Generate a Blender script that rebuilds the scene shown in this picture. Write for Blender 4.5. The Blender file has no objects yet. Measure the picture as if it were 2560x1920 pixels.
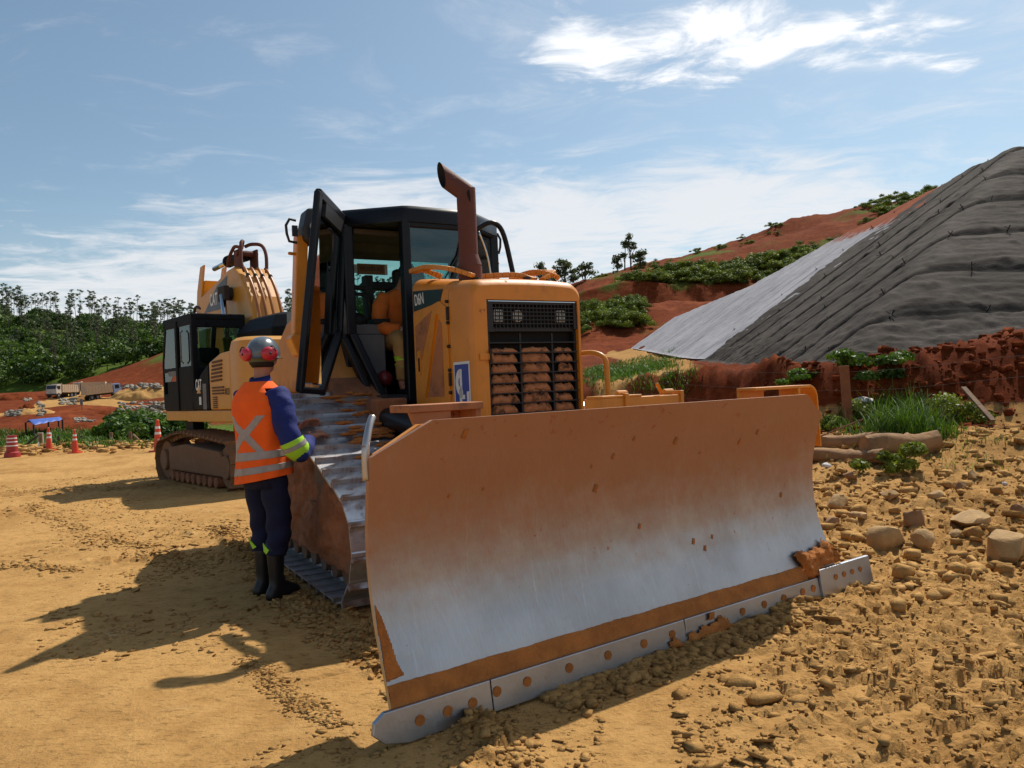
import bpy, bmesh, math, random
import numpy as np
from mathutils import Vector, Matrix
R = math.radians
scene = bpy.context.scene
COL = scene.collection
random.seed(7); RNG = np.random.default_rng(11)

# ---------------------------------------------------------------- camera
CAM_H = 1.48
ROLL, PITCH, FPX = R(2.4), R(0.15), 1950.0
cr = Vector((math.cos(ROLL), 0, -math.sin(ROLL)))
cu0 = Vector((math.sin(ROLL), 0, math.cos(ROLL)))
cf = Vector((0, 1, 0)) * math.cos(PITCH) + cu0 * math.sin(PITCH)
cu = cu0 * math.cos(PITCH) - Vector((0, 1, 0)) * math.sin(PITCH)
cam_data = bpy.data.cameras.new('camera')
cam = bpy.data.objects.new('camera', cam_data); COL.objects.link(cam)
cam_data.sensor_width = 36; cam_data.lens = FPX / 2560 * 36
cam_data.clip_start = 0.05; cam_data.clip_end = 6000
M = Matrix.Identity(4)
for i in range(3):
    M[i][0] = cr[i]; M[i][1] = cu[i]; M[i][2] = -cf[i]
M[0][3], M[1][3], M[2][3] = 0, 0, CAM_H
cam.matrix_world = M
scene.camera = cam

def at(x, y, Y):
    """point seen at pixel (x, y) of the 2560 wide photograph, Y metres ahead"""
    d = cf + cr * ((x - 1280) / FPX) - cu * ((y - 960) / FPX)
    return Vector((0, 0, CAM_H)) + d * (Y / d.y)

# ---------------------------------------------------------------- sun and sky
SUN_EL, SUN_AZ = R(52.5), R(35)
sd = bpy.data.lights.new('sun', 'SUN'); sun = bpy.data.objects.new('sun', sd); COL.objects.link(sun)
sd.energy = 4.6; sd.angle = R(0.55); sd.color = (1.0, 0.93, 0.82)
sdir = Vector((math.sin(SUN_AZ) * math.cos(SUN_EL), math.cos(SUN_AZ) * math.cos(SUN_EL), math.sin(SUN_EL)))
sun.rotation_euler = sdir.to_track_quat('Z', 'Y').to_euler()
sun.location = (20, 50, 60)
scene.view_settings.view_transform = 'Standard'; scene.view_settings.look = 'None'
scene.view_settings.exposure = 0.1; scene.view_settings.gamma = 1.0

class NT:
    """tiny node-graph helper"""
    def __init__(s, tree): s.t = tree
    def n(s, typ, **kw):
        nd = s.t.nodes.new(typ)
        for k, v in kw.items():
            if k == 'inp':
                for i, val in v.items(): s.set(nd, i, val)
            else: setattr(nd, k, v)
        return nd
    def set(s, nd, i, val):
        sock = nd.inputs[i]
        if isinstance(val, bpy.types.NodeSocket): s.t.links.new(val, sock)
        else: sock.default_value = val
    def math(s, op, a, b=None, c=None, clamp=False):
        nd = s.n('ShaderNodeMath', operation=op); nd.use_clamp = clamp
        for i, v in enumerate((a, b, c)):
            if v is not None: s.set(nd, i, v)
        return nd.outputs[0]
    def vmath(s, op, a, b=None):
        nd = s.n('ShaderNodeVectorMath', operation=op)
        s.set(nd, 0, a)
        if b is not None: s.set(nd, 1, b)
        return nd.outputs[0]
    def mix(s, f, a, b):
        nd = s.n('ShaderNodeMix', data_type='RGBA'); nd.clamp_factor = True
        s.set(nd, 0, f); s.set(nd, 6, a); s.set(nd, 7, b)
        return nd.outputs[2]
    def noise(s, vec, scale, detail=5, rough=0.55, dist=0.0):
        nd = s.n('ShaderNodeTexNoise'); s.set(nd, 'Vector', vec)
        nd.inputs['Scale'].default_value = scale; nd.inputs['Detail'].default_value = detail
        nd.inputs['Roughness'].default_value = rough; nd.inputs['Distortion'].default_value = dist
        return nd.outputs[0]
    def ramp(s, v, lo, hi, a=0.0, b=1.0):
        nd = s.n('ShaderNodeMapRange'); nd.interpolation_type = 'SMOOTHSTEP'
        s.set(nd, 0, v)
        for i, x in zip((1, 2, 3, 4), (lo, hi, a, b)): s.set(nd, i, x)
        return nd.outputs[0]
    def sep(s, v):
        nd = s.n('ShaderNodeSeparateXYZ'); s.set(nd, 0, v); return nd.outputs
    def comb(s, x, y, z):
        nd = s.n('ShaderNodeCombineXYZ')
        for i, v in enumerate((x, y, z)): s.set(nd, i, v)
        return nd.outputs[0]
def C4(c): return (c[0], c[1], c[2], 1.0)

world = bpy.data.worlds.new('World'); scene.world = world; world.use_nodes = True
wt = world.node_tree; wt.nodes.clear(); g = NT(wt)
gen = g.n('ShaderNodeTexCoord').outputs['Generated']
sky = g.n('ShaderNodeTexSky', sky_type='NISHITA'); sky.sun_disc = False
sky.sun_elevation = SUN_EL; sky.sun_rotation = SUN_AZ; sky.air_density = 1.0; sky.dust_density = 1.2; sky.ozone_density = 2.0
sx, sy, sz = g.sep(gen)
ya = g.math('MAXIMUM', g.math('ABSOLUTE', sy), 0.12)
tx = g.math('DIVIDE', sx, ya); tz = g.math('DIVIDE', sz, ya)
zz = g.math('ADD', g.math('MAXIMUM', sz, 0.0), 0.045)
pl = g.comb(g.math('DIVIDE', sx, zz), g.math('DIVIDE', sy, zz), 0.0)
warp = g.n('ShaderNodeTexNoise'); g.set(warp, 'Vector', pl); warp.inputs['Scale'].default_value = 0.9; warp.inputs['Detail'].default_value = 3
wv = g.vmath('ADD', pl, g.vmath('MULTIPLY', g.vmath('SUBTRACT', warp.outputs['Color'], (0.5, 0.5, 0.5)), (0.9, 0.9, 0.0)))
big = g.noise(wv, 0.55, 3, 0.5)
fine = g.noise(g.vmath('MULTIPLY', wv, (0.8, 1.25, 1.0)), 3.2, 8, 0.66, 0.3)
puff = g.noise(g.vmath('ADD', wv, (11.3, 4.1, 0)), 3.4, 8, 0.62, 0.25)
def blob(cx, cz, wx, wz, amp):
    a = g.math('DIVIDE', g.math('SUBTRACT', tx, cx), wx); b = g.math('DIVIDE', g.math('SUBTRACT', tz, cz), wz)
    r2 = g.math('ADD', g.math('MULTIPLY', a, a), g.math('MULTIPLY', b, b))
    return g.math('MULTIPLY', g.math('POWER', 2.718, g.math('MULTIPLY', r2, -1.0)), amp)
def addall(*v):
    r = v[0]
    for x in v[1:]: r = g.math('ADD', r, x)
    return r
# where the photographed sky carries cloud: a long veil low over the site, a bright heap high on the right
veil = addall(blob(0.02, 0.205, 0.42, 0.062, 0.62), blob(-0.55, 0.13, 0.35, 0.075, 0.45), blob(0.05, 0.10, 0.5, 0.06, 0.42),
              blob(0.33, 0.24, 0.18, 0.05, 0.45), blob(-0.25, 0.24, 0.16, 0.035, 0.28), blob(0.62, 0.30, 0.12, 0.09, 0.25))
heap = addall(blob(0.22, 0.452, 0.12, 0.06, 0.46), blob(0.37, 0.45, 0.15, 0.055, 0.72), blob(0.12, 0.42, 0.10, 0.04, 0.26), blob(0.52, 0.44, 0.10, 0.04, 0.40), blob(0.05, 0.49, 0.12, 0.06, 0.2), blob(0.6, 0.47, 0.12, 0.06, 0.22),
              blob(0.21, 0.375, 0.10, 0.02, 0.27), blob(0.60, 0.375, 0.045, 0.022, 0.33), blob(0.62, 0.31, 0.10, 0.03, 0.22), blob(0.09, 0.445, 0.05, 0.04, 0.22))
vm = g.ramp(addall(veil, g.math('MULTIPLY', fine, 1.35), g.math('MULTIPLY', big, 0.5)), 1.00, 1.62)
hm = g.ramp(addall(g.math('MULTIPLY', heap, 0.82), g.math('MULTIPLY', puff, 2.6), g.math('MULTIPLY', fine, 1.9)), 2.36, 3.15)
hm = g.math('MULTIPLY', hm, g.ramp(heap, 0.06, 0.30))
thin = g.ramp(g.math('ADD', g.math('MULTIPLY', fine, 1.0), g.math('MULTIPLY', tx, 0.10)), 0.46, 0.84, 0.0, 0.42)
haze = g.ramp(tz, 0.0, 0.30, 0.34, 0.0)
cloud = g.math('MAXIMUM', g.math('MAXIMUM', g.math('MULTIPLY', vm, 0.86), hm), thin)
cloud = g.math('MAXIMUM', cloud, haze)
skyc = g.vmath('MULTIPLY', g.n('ShaderNodeHueSaturation', inp={'Saturation': 0.88, 'Value': 1.14, 'Color': sky.outputs[0]}).outputs[0], (0.90, 1.03, 1.02))
bright = g.math('ADD', 9.4, g.math('MULTIPLY', hm, 3.0))
ccol = g.vmath('MULTIPLY', (1.0, 1.01, 1.04), g.comb(bright, bright, bright))
col = g.mix(cloud, skyc, ccol)
bg = g.n('ShaderNodeBackground', inp={'Color': col, 'Strength': 0.086})
wo = g.n('ShaderNodeOutputWorld'); wt.links.new(bg.outputs[0], wo.inputs[0])

# ---------------------------------------------------------------- bookkeeping helpers
def tag(o, label=None, cat=None, group=None, kind=None):
    if label: o['label'] = label
    if cat: o['category'] = cat
    if group: o['group'] = group
    if kind: o['kind'] = kind
    return o
def empty(name, loc, rz=0.0, scale=1.0):
    o = bpy.data.objects.new(name, None); COL.objects.link(o)
    o.empty_display_size = 0.2; o.location = loc; o.rotation_euler = (0, 0, rz); o.scale = (scale,) * 3
    return o
def copy_tree(o, parent=None):
    c = o.copy(); COL.objects.link(c)
    if parent is not None: c.parent = parent
    for ch in o.children: copy_tree(ch, c)
    return c
def mesh_obj(name, verts, faces, m, parent=None, smooth=False, bevel=0.0, uv=None):
    me = bpy.data.meshes.new(name)
    me.from_pydata([tuple(v) for v in verts], [], faces); me.update()
    return link_mesh(name, me, m, parent, smooth, bevel)
def link_mesh(name, me, m, parent=None, smooth=False, bevel=0.0):
    bm = bmesh.new(); bm.from_mesh(me); bmesh.ops.recalc_face_normals(bm, faces=bm.faces); bm.to_mesh(me); bm.free()
    for mm in (m if isinstance(m, (list, tuple)) else [m]): me.materials.append(mm)
    if smooth: me.shade_smooth()
    o = bpy.data.objects.new(name, me); COL.objects.link(o)
    if parent is not None: o.parent = parent
    if bevel > 0:
        md = o.modifiers.new('bevel', 'BEVEL'); md.width = bevel; md.segments = 2; md.limit_method = 'ANGLE'; md.angle_limit = R(40)
        md.harden_normals = False
    return o
class MB:
    """collects shapes; build() links them as one mesh object"""
    def __init__(s): s.v = []; s.f = []; s.mi = []
    def add(s, verts, faces, mi=0):
        k = len(s.v); s.v += [tuple(v) for v in verts]; s.f += [tuple(i + k for i in f) for f in faces]; s.mi += [mi] * len(faces); return s
    def box(s, c, size, rz=0.0, rx=0.0, ry=0.0, mi=0):
        hx, hy, hz = size[0] / 2, size[1] / 2, size[2] / 2
        m = Matrix.Rotation(rz, 3, 'Z') @ Matrix.Rotation(ry, 3, 'Y') @ Matrix.Rotation(rx, 3, 'X')
        vs = [Vector(c) + m @ Vector((x, y, z)) for x in (-hx, hx) for y in (-hy, hy) for z in (-hz, hz)]
        return s.add(vs, [(0, 1, 3, 2), (4, 6, 7, 5), (0, 4, 5, 1), (2, 3, 7, 6), (0, 2, 6, 4), (1, 5, 7, 3)], mi)
    def mm(s, a, b, mi=0):
        return s.box([(a[i] + b[i]) / 2 for i in range(3)], [abs(b[i] - a[i]) for i in range(3)], mi=mi)
    def bar(s, p, q, w, h=None, mi=0, up=(0, 0, 1)):
        p, q = Vector(p), Vector(q); d = (q - p); h = h or w
        z = Vector(up); x = d.cross(z)
        if x.length < 1e-5: x = d.cross(Vector((1, 0, 0)))
        x.normalize(); z = x.cross(d).normalized()
        vs = [e + x * a * w / 2 + z * b * h / 2 for e in (p, q) for a, b in ((-1, -1), (1, -1), (1, 1), (-1, 1))]
        return s.add(vs, [(0, 3, 2, 1), (4, 5, 6, 7)] + [(i, (i + 1) % 4, 4 + (i + 1) % 4, 4 + i) for i in range(4)], mi)
    def tube(s, pts, r, seg=12, mi=0, cap=True, rr=None):
        pts = [Vector(p) for p in pts]; n = len(pts); rings = []
        ref = Vector((0.13, 0.31, 0.94)); prev = None
        for i, p in enumerate(pts):
            d = (pts[min(i + 1, n - 1)] - pts[max(i - 1, 0)]).normalized()
            if prev is None:
                x = d.cross(ref)
                if x.length < 1e-4: x = d.cross(Vector((1, 0, 0)))
            else: x = prev - d * prev.dot(d)
            x.normalize(); prev = x; y = d.cross(x)
            ri = rr[i] if rr else r
            rings.append([p + (x * math.cos(2 * math.pi * k / seg) + y * math.sin(2 * math.pi * k / seg)) * ri for k in range(seg)])
        vs = [v for rg in rings for v in rg]
        fs = [(i * seg + k, i * seg + (k + 1) % seg, (i + 1) * seg + (k + 1) % seg, (i + 1) * seg + k) for i in range(n - 1) for k in range(seg)]
        if cap: fs += [tuple(reversed(range(seg))), tuple(range((n - 1) * seg, n * seg))]
        return s.add(vs, fs, mi)
    def cyl(s, p, q, r, seg=20, r2=None, mi=0): return s.tube([p, q], r, seg, mi, True, [r, r if r2 is None else r2])
    def prism(s, poly, fn, t0, t1, mi=0):
        """poly: 2-D outline; fn(u, v, t) -> point"""
        n = len(poly); vs = [fn(u, v, t0) for u, v in poly] + [fn(u, v, t1) for u, v in poly]
        return s.add(vs, [tuple(range(n)), tuple(reversed(range(n, 2 * n)))] + [(i, n + i, n + (i + 1) % n, (i + 1) % n) for i in range(n)], mi)
    def loft(s, rings, closed=True, cap=True, mi=0):
        n = len(rings[0]); vs = [v for r_ in rings for v in r_]; m = n if closed else n - 1
        fs = [(i * n + k, i * n + (k + 1) % n, (i + 1) * n + (k + 1) % n, (i + 1) * n + k) for i in range(len(rings) - 1) for k in range(m)]
        if cap: fs += [tuple(reversed(range(n))), tuple(range((len(rings) - 1) * n, len(rings) * n))]
        return s.add(vs, fs, mi)
    def sphere(s, c, r, seg=16, rings=10, mi=0, sc=(1, 1, 1)):
        vs = [];
        for i in range(rings + 1):
            th = math.pi * i / rings
            for k in range(seg):
                ph = 2 * math.pi * k / seg
                vs.append((c[0] + r * sc[0] * math.sin(th) * math.cos(ph), c[1] + r * sc[1] * math.sin(th) * math.sin(ph), c[2] + r * sc[2] * math.cos(th)))
        fs = [(i * seg + k, i * seg + (k + 1) % seg, (i + 1) * seg + (k + 1) % seg, (i + 1) * seg + k) for i in range(rings) for k in range(seg)]
        return s.add(vs, fs, mi)
    def build(s, name, m, parent=None, smooth=False, bevel=0.0, auto=None):
        me = bpy.data.meshes.new(name); me.from_pydata(s.v, [], s.f); me.update()
        if any(s.mi): me.polygons.foreach_set('material_index', s.mi)
        o = link_mesh(name, me, m, parent, smooth or auto is not None, bevel)
        if auto is not None: me.set_sharp_from_angle(angle=R(auto))
        return o
def arc(cx, cy, r, a0, a1, n): return [(cx + r * math.cos(R(a0 + (a1 - a0) * i / n)), cy + r * math.sin(R(a0 + (a1 - a0) * i / n))) for i in range(n + 1)]
def rrect(x0, y0, x1, y1, r, n=4):
    return arc(x1 - r, y1 - r, r, 0, 90, n) + arc(x0 + r, y1 - r, r, 90, 180, n) + arc(x0 + r, y0 + r, r, 180, 270, n) + arc(x1 - r, y0 + r, r, 270, 360, n)
def smooth_path(pts, k=6):
    """Catmull-Rom through pts"""
    P = [Vector(p) for p in pts]; out = []
    for i in range(len(P) - 1):
        a, b, c, d = P[max(i - 1, 0)], P[i], P[i + 1], P[min(i + 2, len(P) - 1)]
        for j in range(k):
            t = j / k
            out.append(0.5 * ((2 * b) + (c - a) * t + (2 * a - 5 * b + 4 * c - d) * t * t + (3 * b - a - 3 * c + d) * t ** 3))
    return out + [P[-1]]

# numpy value noise
_perm = RNG.random((256, 256)).astype(np.float32)
def vnoise(x, y):
    xi = np.floor(x).astype(int); yi = np.floor(y).astype(int); fx = x - xi; fy = y - yi
    fx = fx * fx * (3 - 2 * fx); fy = fy * fy * (3 - 2 * fy)
    a = _perm[xi & 255, yi & 255]; b = _perm[(xi + 1) & 255, yi & 255]; c = _perm[xi & 255, (yi + 1) & 255]; d = _perm[(xi + 1) & 255, (yi + 1) & 255]
    return (a * (1 - fx) + b * fx) * (1 - fy) + (c * (1 - fx) + d * fx) * fy - 0.5
def fbm(x, y, o=5, g_=0.5):
    s = 0; a = 1.0
    for i in range(o): s = s + a * vnoise(x * 2 ** i + 17.3 * i, y * 2 ** i + 5.1 * i); a *= g_
    return s
_ph = RNG.random((64, 64, 4)).astype(np.float32)
def cells(x, y):
    """cracked plates: random value of the nearest cell, distance to its border, offset from its centre"""
    xi = np.floor(x).astype(int); yi = np.floor(y).astype(int); b1 = np.full(x.shape, 9.0); b2 = b1.copy(); rid = np.zeros(x.shape); ox = np.zeros(x.shape); oy = ox.copy(); tl = ox.copy()
    for i in (-1, 0, 1):
        for j in (-1, 0, 1):
            h = _ph[(xi + i) & 63, (yi + j) & 63]; dx = x - (xi + i + .1 + .8 * h[..., 0]); dy = y - (yi + j + .1 + .8 * h[..., 1]); d = np.hypot(dx, dy)
            m = d < b1; b2 = np.where(m, b1, np.minimum(b2, d)); b1 = np.where(m, d, b1); rid = np.where(m, h[..., 2], rid); ox = np.where(m, dx, ox); oy = np.where(m, dy, oy); tl = np.where(m, h[..., 3], tl)
    return rid, b2 - b1, ox, oy, tl
def sstep(a, b, x):
    t = np.clip((x - a) / (b - a), 0, 1); return t * t * (3 - 2 * t)

def np_mesh(name, V, F, m, parent=None, smooth=True, attrs=None, kind=None):
    """V (n,3), F (m,4) or (m,3) arrays"""
    me = bpy.data.meshes.new(name); V = np.asarray(V, np.float32); F = np.asarray(F, np.int32); k = F.shape[1]
    me.vertices.add(len(V)); me.vertices.foreach_set('co', V.ravel())
    me.loops.add(F.size); me.loops.foreach_set('vertex_index', F.ravel())
    me.polygons.add(len(F)); me.polygons.foreach_set('loop_start', np.arange(0, F.size, k, dtype=np.int32)); 
    me.polygons.foreach_set('loop_total', np.full(len(F), k, np.int32))
    me.update(calc_edges=True); me.validate()
    if smooth: me.shade_smooth()
    for nm, arr in (attrs or {}).items():
        a = me.attributes.new(nm, 'FLOAT', 'POINT'); a.data.foreach_set('value', np.asarray(arr, np.float32).ravel())
    me.materials.append(m)
    o = bpy.data.objects.new(name, me); COL.objects.link(o)
    if parent is not None: o.parent = parent
    if kind: o['kind'] = kind
    return o
def grid_faces(nr, nc):
    i = np.arange(nr - 1)[:, None] * nc + np.arange(nc - 1)[None, :]
    return np.stack([i, i + 1, i + nc + 1, i + nc], -1).reshape(-1, 4)

# ---------------------------------------------------------------- materials
MAT = {}
def mat(name, col, rough=0.6, metal=0.0, dust=0.0, dustcol=(0.36, 0.20, 0.085), dscale=3.0, bump=0.0, bscale=40.0, var=0.12, vscale=6.0, spec=0.5,
        coat=0.0, up=0.0, low=None, emit=None, trans=0.0, rust=0.0, rustcol=(0.22, 0.07, 0.03)):
    m = bpy.data.materials.new(name); m.use_nodes = True; t = m.node_tree; t.nodes.clear(); q = NT(t)
    pos = q.n('ShaderNodeTexCoord').outputs['Object']
    nv = q.noise(pos, vscale, 5, 0.6)
    base = q.mix(q.ramp(nv, 0.25, 0.75), C4([c * (1 - var) for c in col]), C4([min(1, c * (1 + var)) for c in col]))
    rg = rough; mt = metal
    if rust > 0:
        rf = q.ramp(q.noise(pos, 9.0, 8, 0.7), 0.66 - 0.25 * rust, 0.72 - 0.22 * rust)
        base = q.mix(rf, base, C4(rustcol)); rg = q.math('ADD', q.math('MULTIPLY', rf, 0.9 - rough), rough); mt = q.math('MULTIPLY', q.math('SUBTRACT', 1.0, rf), metal)
    if dust > 0 or up > 0 or low:
        f = q.ramp(q.noise(pos, dscale, 8, 0.68, 0.2), 0.68 - 0.45 * dust, 0.86 - 0.35 * dust, 0.0, min(1.0, 0.45 + dust))
        if up > 0:
            nz = q.sep(q.n('ShaderNodeNewGeometry').outputs['Normal'])[2]
            f = q.math('MAXIMUM', f, q.math('MULTIPLY', q.ramp(nz, 0.35, 0.95, 0.0, up), q.ramp(nv, 0.2, 0.7, 0.5, 1.0)))
        if low:
            wz = q.sep(q.n('ShaderNodeNewGeometry').outputs['Position'])[2]
            wn = q.math('ADD', wz, q.math('MULTIPLY', nv, low[2] if len(low) > 2 else 0.5))
            f = q.math('MAXIMUM', f, q.ramp(wn, low[1], low[0]))
        dc = q.mix(q.noise(pos, 22, 4, 0.6), C4([c * 0.72 for c in dustcol]), C4([c * 1.15 for c in dustcol]))
        base = q.mix(f, base, dc)
        rg = q.math('ADD', rg, q.math('MULTIPLY', f, 0.35), clamp=True)
        mt = q.math('MULTIPLY', q.math('SUBTRACT', 1.0, f), mt)
    b = q.n('ShaderNodeBsdfPrincipled', inp={'Base Color': base, 'Roughness': rg, 'Metallic': mt})
    b.inputs['Specular IOR Level'].default_value = spec
    if coat: b.inputs['Coat Weight'].default_value = coat; b.inputs['Coat Roughness'].default_value = 0.15
    if trans: b.inputs['Transmission Weight'].default_value = trans
    if bump > 0:
        bp = q.n('ShaderNodeBump', inp={'Height': q.noise(pos, bscale, 6, 0.65), 'Strength': min(1.0, bump), 'Distance': 0.02})
        t.links.new(bp.outputs[0], b.inputs['Normal'])
    o = q.n('ShaderNodeOutputMaterial'); t.links.new(b.outputs[0], o.inputs[0])
    MAT[name] = m; return m
YEL = (0.64, 0.225, 0.010)
m_yellow = mat('worn orange yellow paint', YEL, 0.42, dust=0.30, up=0.22, var=0.14, vscale=2.5, coat=0.10, bump=0.12, bscale=5, dustcol=(0.34, 0.155, 0.055), rust=0.06)
m_yellow_dirty = mat('muddy yellow paint', (0.5, 0.2, 0.035), 0.55, dust=0.25, up=0.3, low=(1.60, 1.78, 0.25), dustcol=(0.30, 0.125, 0.05), bump=0.2)
m_exy = mat('excavator yellow paint', (0.60, 0.265, 0.022), 0.4, dust=0.18, up=0.15, var=0.06, coat=0.15)
m_exy_dirty = mat('excavator muddy steel', (0.22, 0.12, 0.06), 0.85, dust=0.7, up=0.4, dustcol=(0.22, 0.115, 0.06), bump=0.7, bscale=12)
m_black = mat('black cab steel', (0.008, 0.009, 0.012), 0.36, up=0.03, dustcol=(0.06, 0.045, 0.03), var=0.2, spec=.25)
m_blackp = mat('black plastic', (0.012, 0.012, 0.014), 0.55, dust=0.12, dustcol=(0.12, 0.09, 0.06))
m_rubber = mat('black rubber', (0.012, 0.012, 0.013), 0.6, var=0.2)
m_interior = mat('cab lining', (0.10, 0.085, 0.065), 0.85, var=0.15)
m_intgrey = mat('grey cab console', (0.16, 0.16, 0.165), 0.7, dust=0.1)
m_dark = mat('dark machinery', (0.035, 0.025, 0.02), 0.8, dust=0.35, dustcol=(0.14, 0.06, 0.03), bump=0.3)
m_exh = mat('rusty exhaust', (0.115, 0.034, 0.022), 0.75, dust=0.15, dustcol=(0.25, 0.10, 0.05), bump=0.15, var=0.2, vscale=3)
m_soot = mat('soot', (0.01, 0.009, 0.008), 0.9)
m_black2 = mat('matt black machine paint', (0.007, 0.008, 0.010), 0.55, up=0.03, dustcol=(0.06, 0.045, 0.03), var=0.2, spec=.08)
m_steelshoe = mat('worn track steel', (0.50, 0.52, 0.55), 0.36, metal=0.85, dust=0.55, dscale=2.2, dustcol=(0.20, 0.095, 0.045), bump=0.12, bscale=14, rust=0.25, rustcol=(0.12, 0.06, 0.04))
m_track = mat('muddy track steel', (0.13, 0.09, 0.065), 0.7, metal=0.3, dust=0.55, dustcol=(0.20, 0.09, 0.04), bump=0.4, bscale=18)
m_mud = mat('red brown mud', (0.27, 0.105, 0.045), 0.92, var=0.35, vscale=4, bump=0.9, bscale=16, dust=0.3, dustcol=(0.12, 0.05, 0.025), dscale=1.6)
m_mudstrip = mat('packed ochre mud', (0.42, 0.145, 0.028), 0.95, var=0.22, vscale=9, bump=0.9, bscale=30)
m_chrome = mat('chromed rod', (0.6, 0.6, 0.62), 0.12, metal=1.0)
m_white = mat('white vinyl', (0.72, 0.72, 0.70), 0.5, var=0.05)
m_bluesign = mat('blue vinyl', (0.035, 0.06, 0.30), 0.45, var=0.08)
m_lamp = mat('lamp lens', (0.62, 0.58, 0.52), 0.15, metal=0.3)
m_decal = mat('black decal', (0.01, 0.01, 0.012), 0.35)
m_glass = bpy.data.materials.new('cab glass'); m_glass.use_nodes = True
_t = m_glass.node_tree; _t.nodes.clear(); _q = NT(_t)
_tr = _q.n('ShaderNodeBsdfTransparent', inp={'Color': (0.50, 0.72, 0.70, 1)})
_gl = _q.n('ShaderNodeBsdfGlossy', inp={'Color': (1, 1, 1, 1), 'Roughness': 0.03})
_fr = _q.n('ShaderNodeFresnel', inp={'IOR': 1.5})
_ms = _q.n('ShaderNodeMixShader'); _t.links.new(_q.math('ADD', _fr.outputs[0], 0.02), _ms.inputs[0]); _t.links.new(_tr.outputs[0], _ms.inputs[1]); _t.links.new(_gl.outputs[0], _ms.inputs[2])
_o = _q.n('ShaderNodeOutputMaterial'); _t.links.new(_ms.outputs[0], _o.inputs[0])
# ---------------------------------------------------------------- ground
def soil_mat(name, tan=(0.50, 0.290, 0.105), tan2=(0.39, 0.215, 0.074), pale=(0.60, 0.42, 0.21), red=(0.115, 0.026, 0.009), red2=(0.205, 0.047, 0.015)):
    m = bpy.data.materials.new(name); m.use_nodes = True; t = m.node_tree; t.nodes.clear(); q = NT(t)
    pos = q.n('ShaderNodeNewGeometry').outputs['Position']
    att = lambda nm: q.n('ShaderNodeAttribute', attribute_name=nm).outputs['Fac']
    n1 = q.noise(pos, 0.55, 6, 0.6, 0.3); n2 = q.noise(pos, 5.0, 8, 0.7); n3 = q.noise(pos, 38.0, 6, 0.7); n4 = q.noise(pos, 1.7, 7, 0.65, 0.5)
    tn = q.mix(q.ramp(q.math('ADD', q.math('MULTIPLY', n1, 0.5), q.math('MULTIPLY', n2, 0.5)), 0.40, 0.58), C4(tan2), C4(tan))
    tn = q.mix(q.ramp(n4, 0.60, 0.78, 0.0, 0.75), tn, C4(pale))
    tn = q.mix(q.ramp(n3, 0.52, 0.80, 0.0, 0.45), tn, C4([c * 0.6 for c in tan2]))
    tn = q.mix(q.ramp(q.noise(q.vmath('MULTIPLY', pos, (1.0, 2.6, 1.0)), 11.0, 8, .75), .53, .63, 0.0, .75), tn, C4([c * .55 for c in tan2]))
    rd = q.mix(q.ramp(q.math('ADD', q.math('MULTIPLY', n4, 0.5), q.math('MULTIPLY', n2, 0.5)), 0.36, 0.66), C4(red), C4(red2))
    rd = q.mix(q.ramp(n3, 0.5, 0.8, 0.0, 0.5), rd, C4([c * 0.5 for c in red]))
    rd = q.mix(q.ramp(q.noise(q.vmath('MULTIPLY', pos, (1.0, 1.0, 3.5)), .32, 8, .7, .6), .50, .62, 0.0, .55), rd, (0.25, 0.068, 0.022, 1))
    rd = q.mix(q.ramp(q.noise(q.vmath('MULTIPLY', pos, (1.0, 1.0, .3)), .9, 8, .75, .4), .52, .66, 0.0, .6), rd, C4([c * 0.55 for c in red]))
    c = q.mix(q.ramp(q.math('ADD', att('red'), q.math('MULTIPLY', q.math('SUBTRACT', n2, 0.5), 0.9)), 0.35, 0.65), tn, rd)
    c = q.mix(q.ramp(q.math('ADD', att('rough'), q.math('MULTIPLY', q.math('SUBTRACT', n3, 0.5), 0.8)), 0.4, 1.2, 0.0, 0.55), c, q.vmath('MULTIPLY', c, (0.58, 0.50, 0.42)))
    gr = q.math('ADD', att('grass'), q.math('MULTIPLY', q.math('SUBTRACT', n2, 0.5), 0.9))
    c = q.mix(q.ramp(gr, 0.4, 0.62), c, q.mix(n4, (0.035, 0.075, 0.012, 1), (0.13, 0.17, 0.03, 1)))
    hgt = q.math('ADD', q.math('MULTIPLY', n2, 0.7), q.math('MULTIPLY', n3, 0.35))
    bp = q.n('ShaderNodeBump', inp={'Height': hgt, 'Strength': 0.9, 'Distance': 0.04})
    b = q.n('ShaderNodeBsdfPrincipled', inp={'Base Color': c, 'Roughness': 0.95})
    b.inputs['Specular IOR Level'].default_value = 0.04
    t.links.new(bp.outputs[0], b.inputs['Normal'])
    o = q.n('ShaderNodeOutputMaterial'); t.links.new(b.outputs[0], o.inputs[0]); return m
m_soil = soil_mat('site soil')

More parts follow.
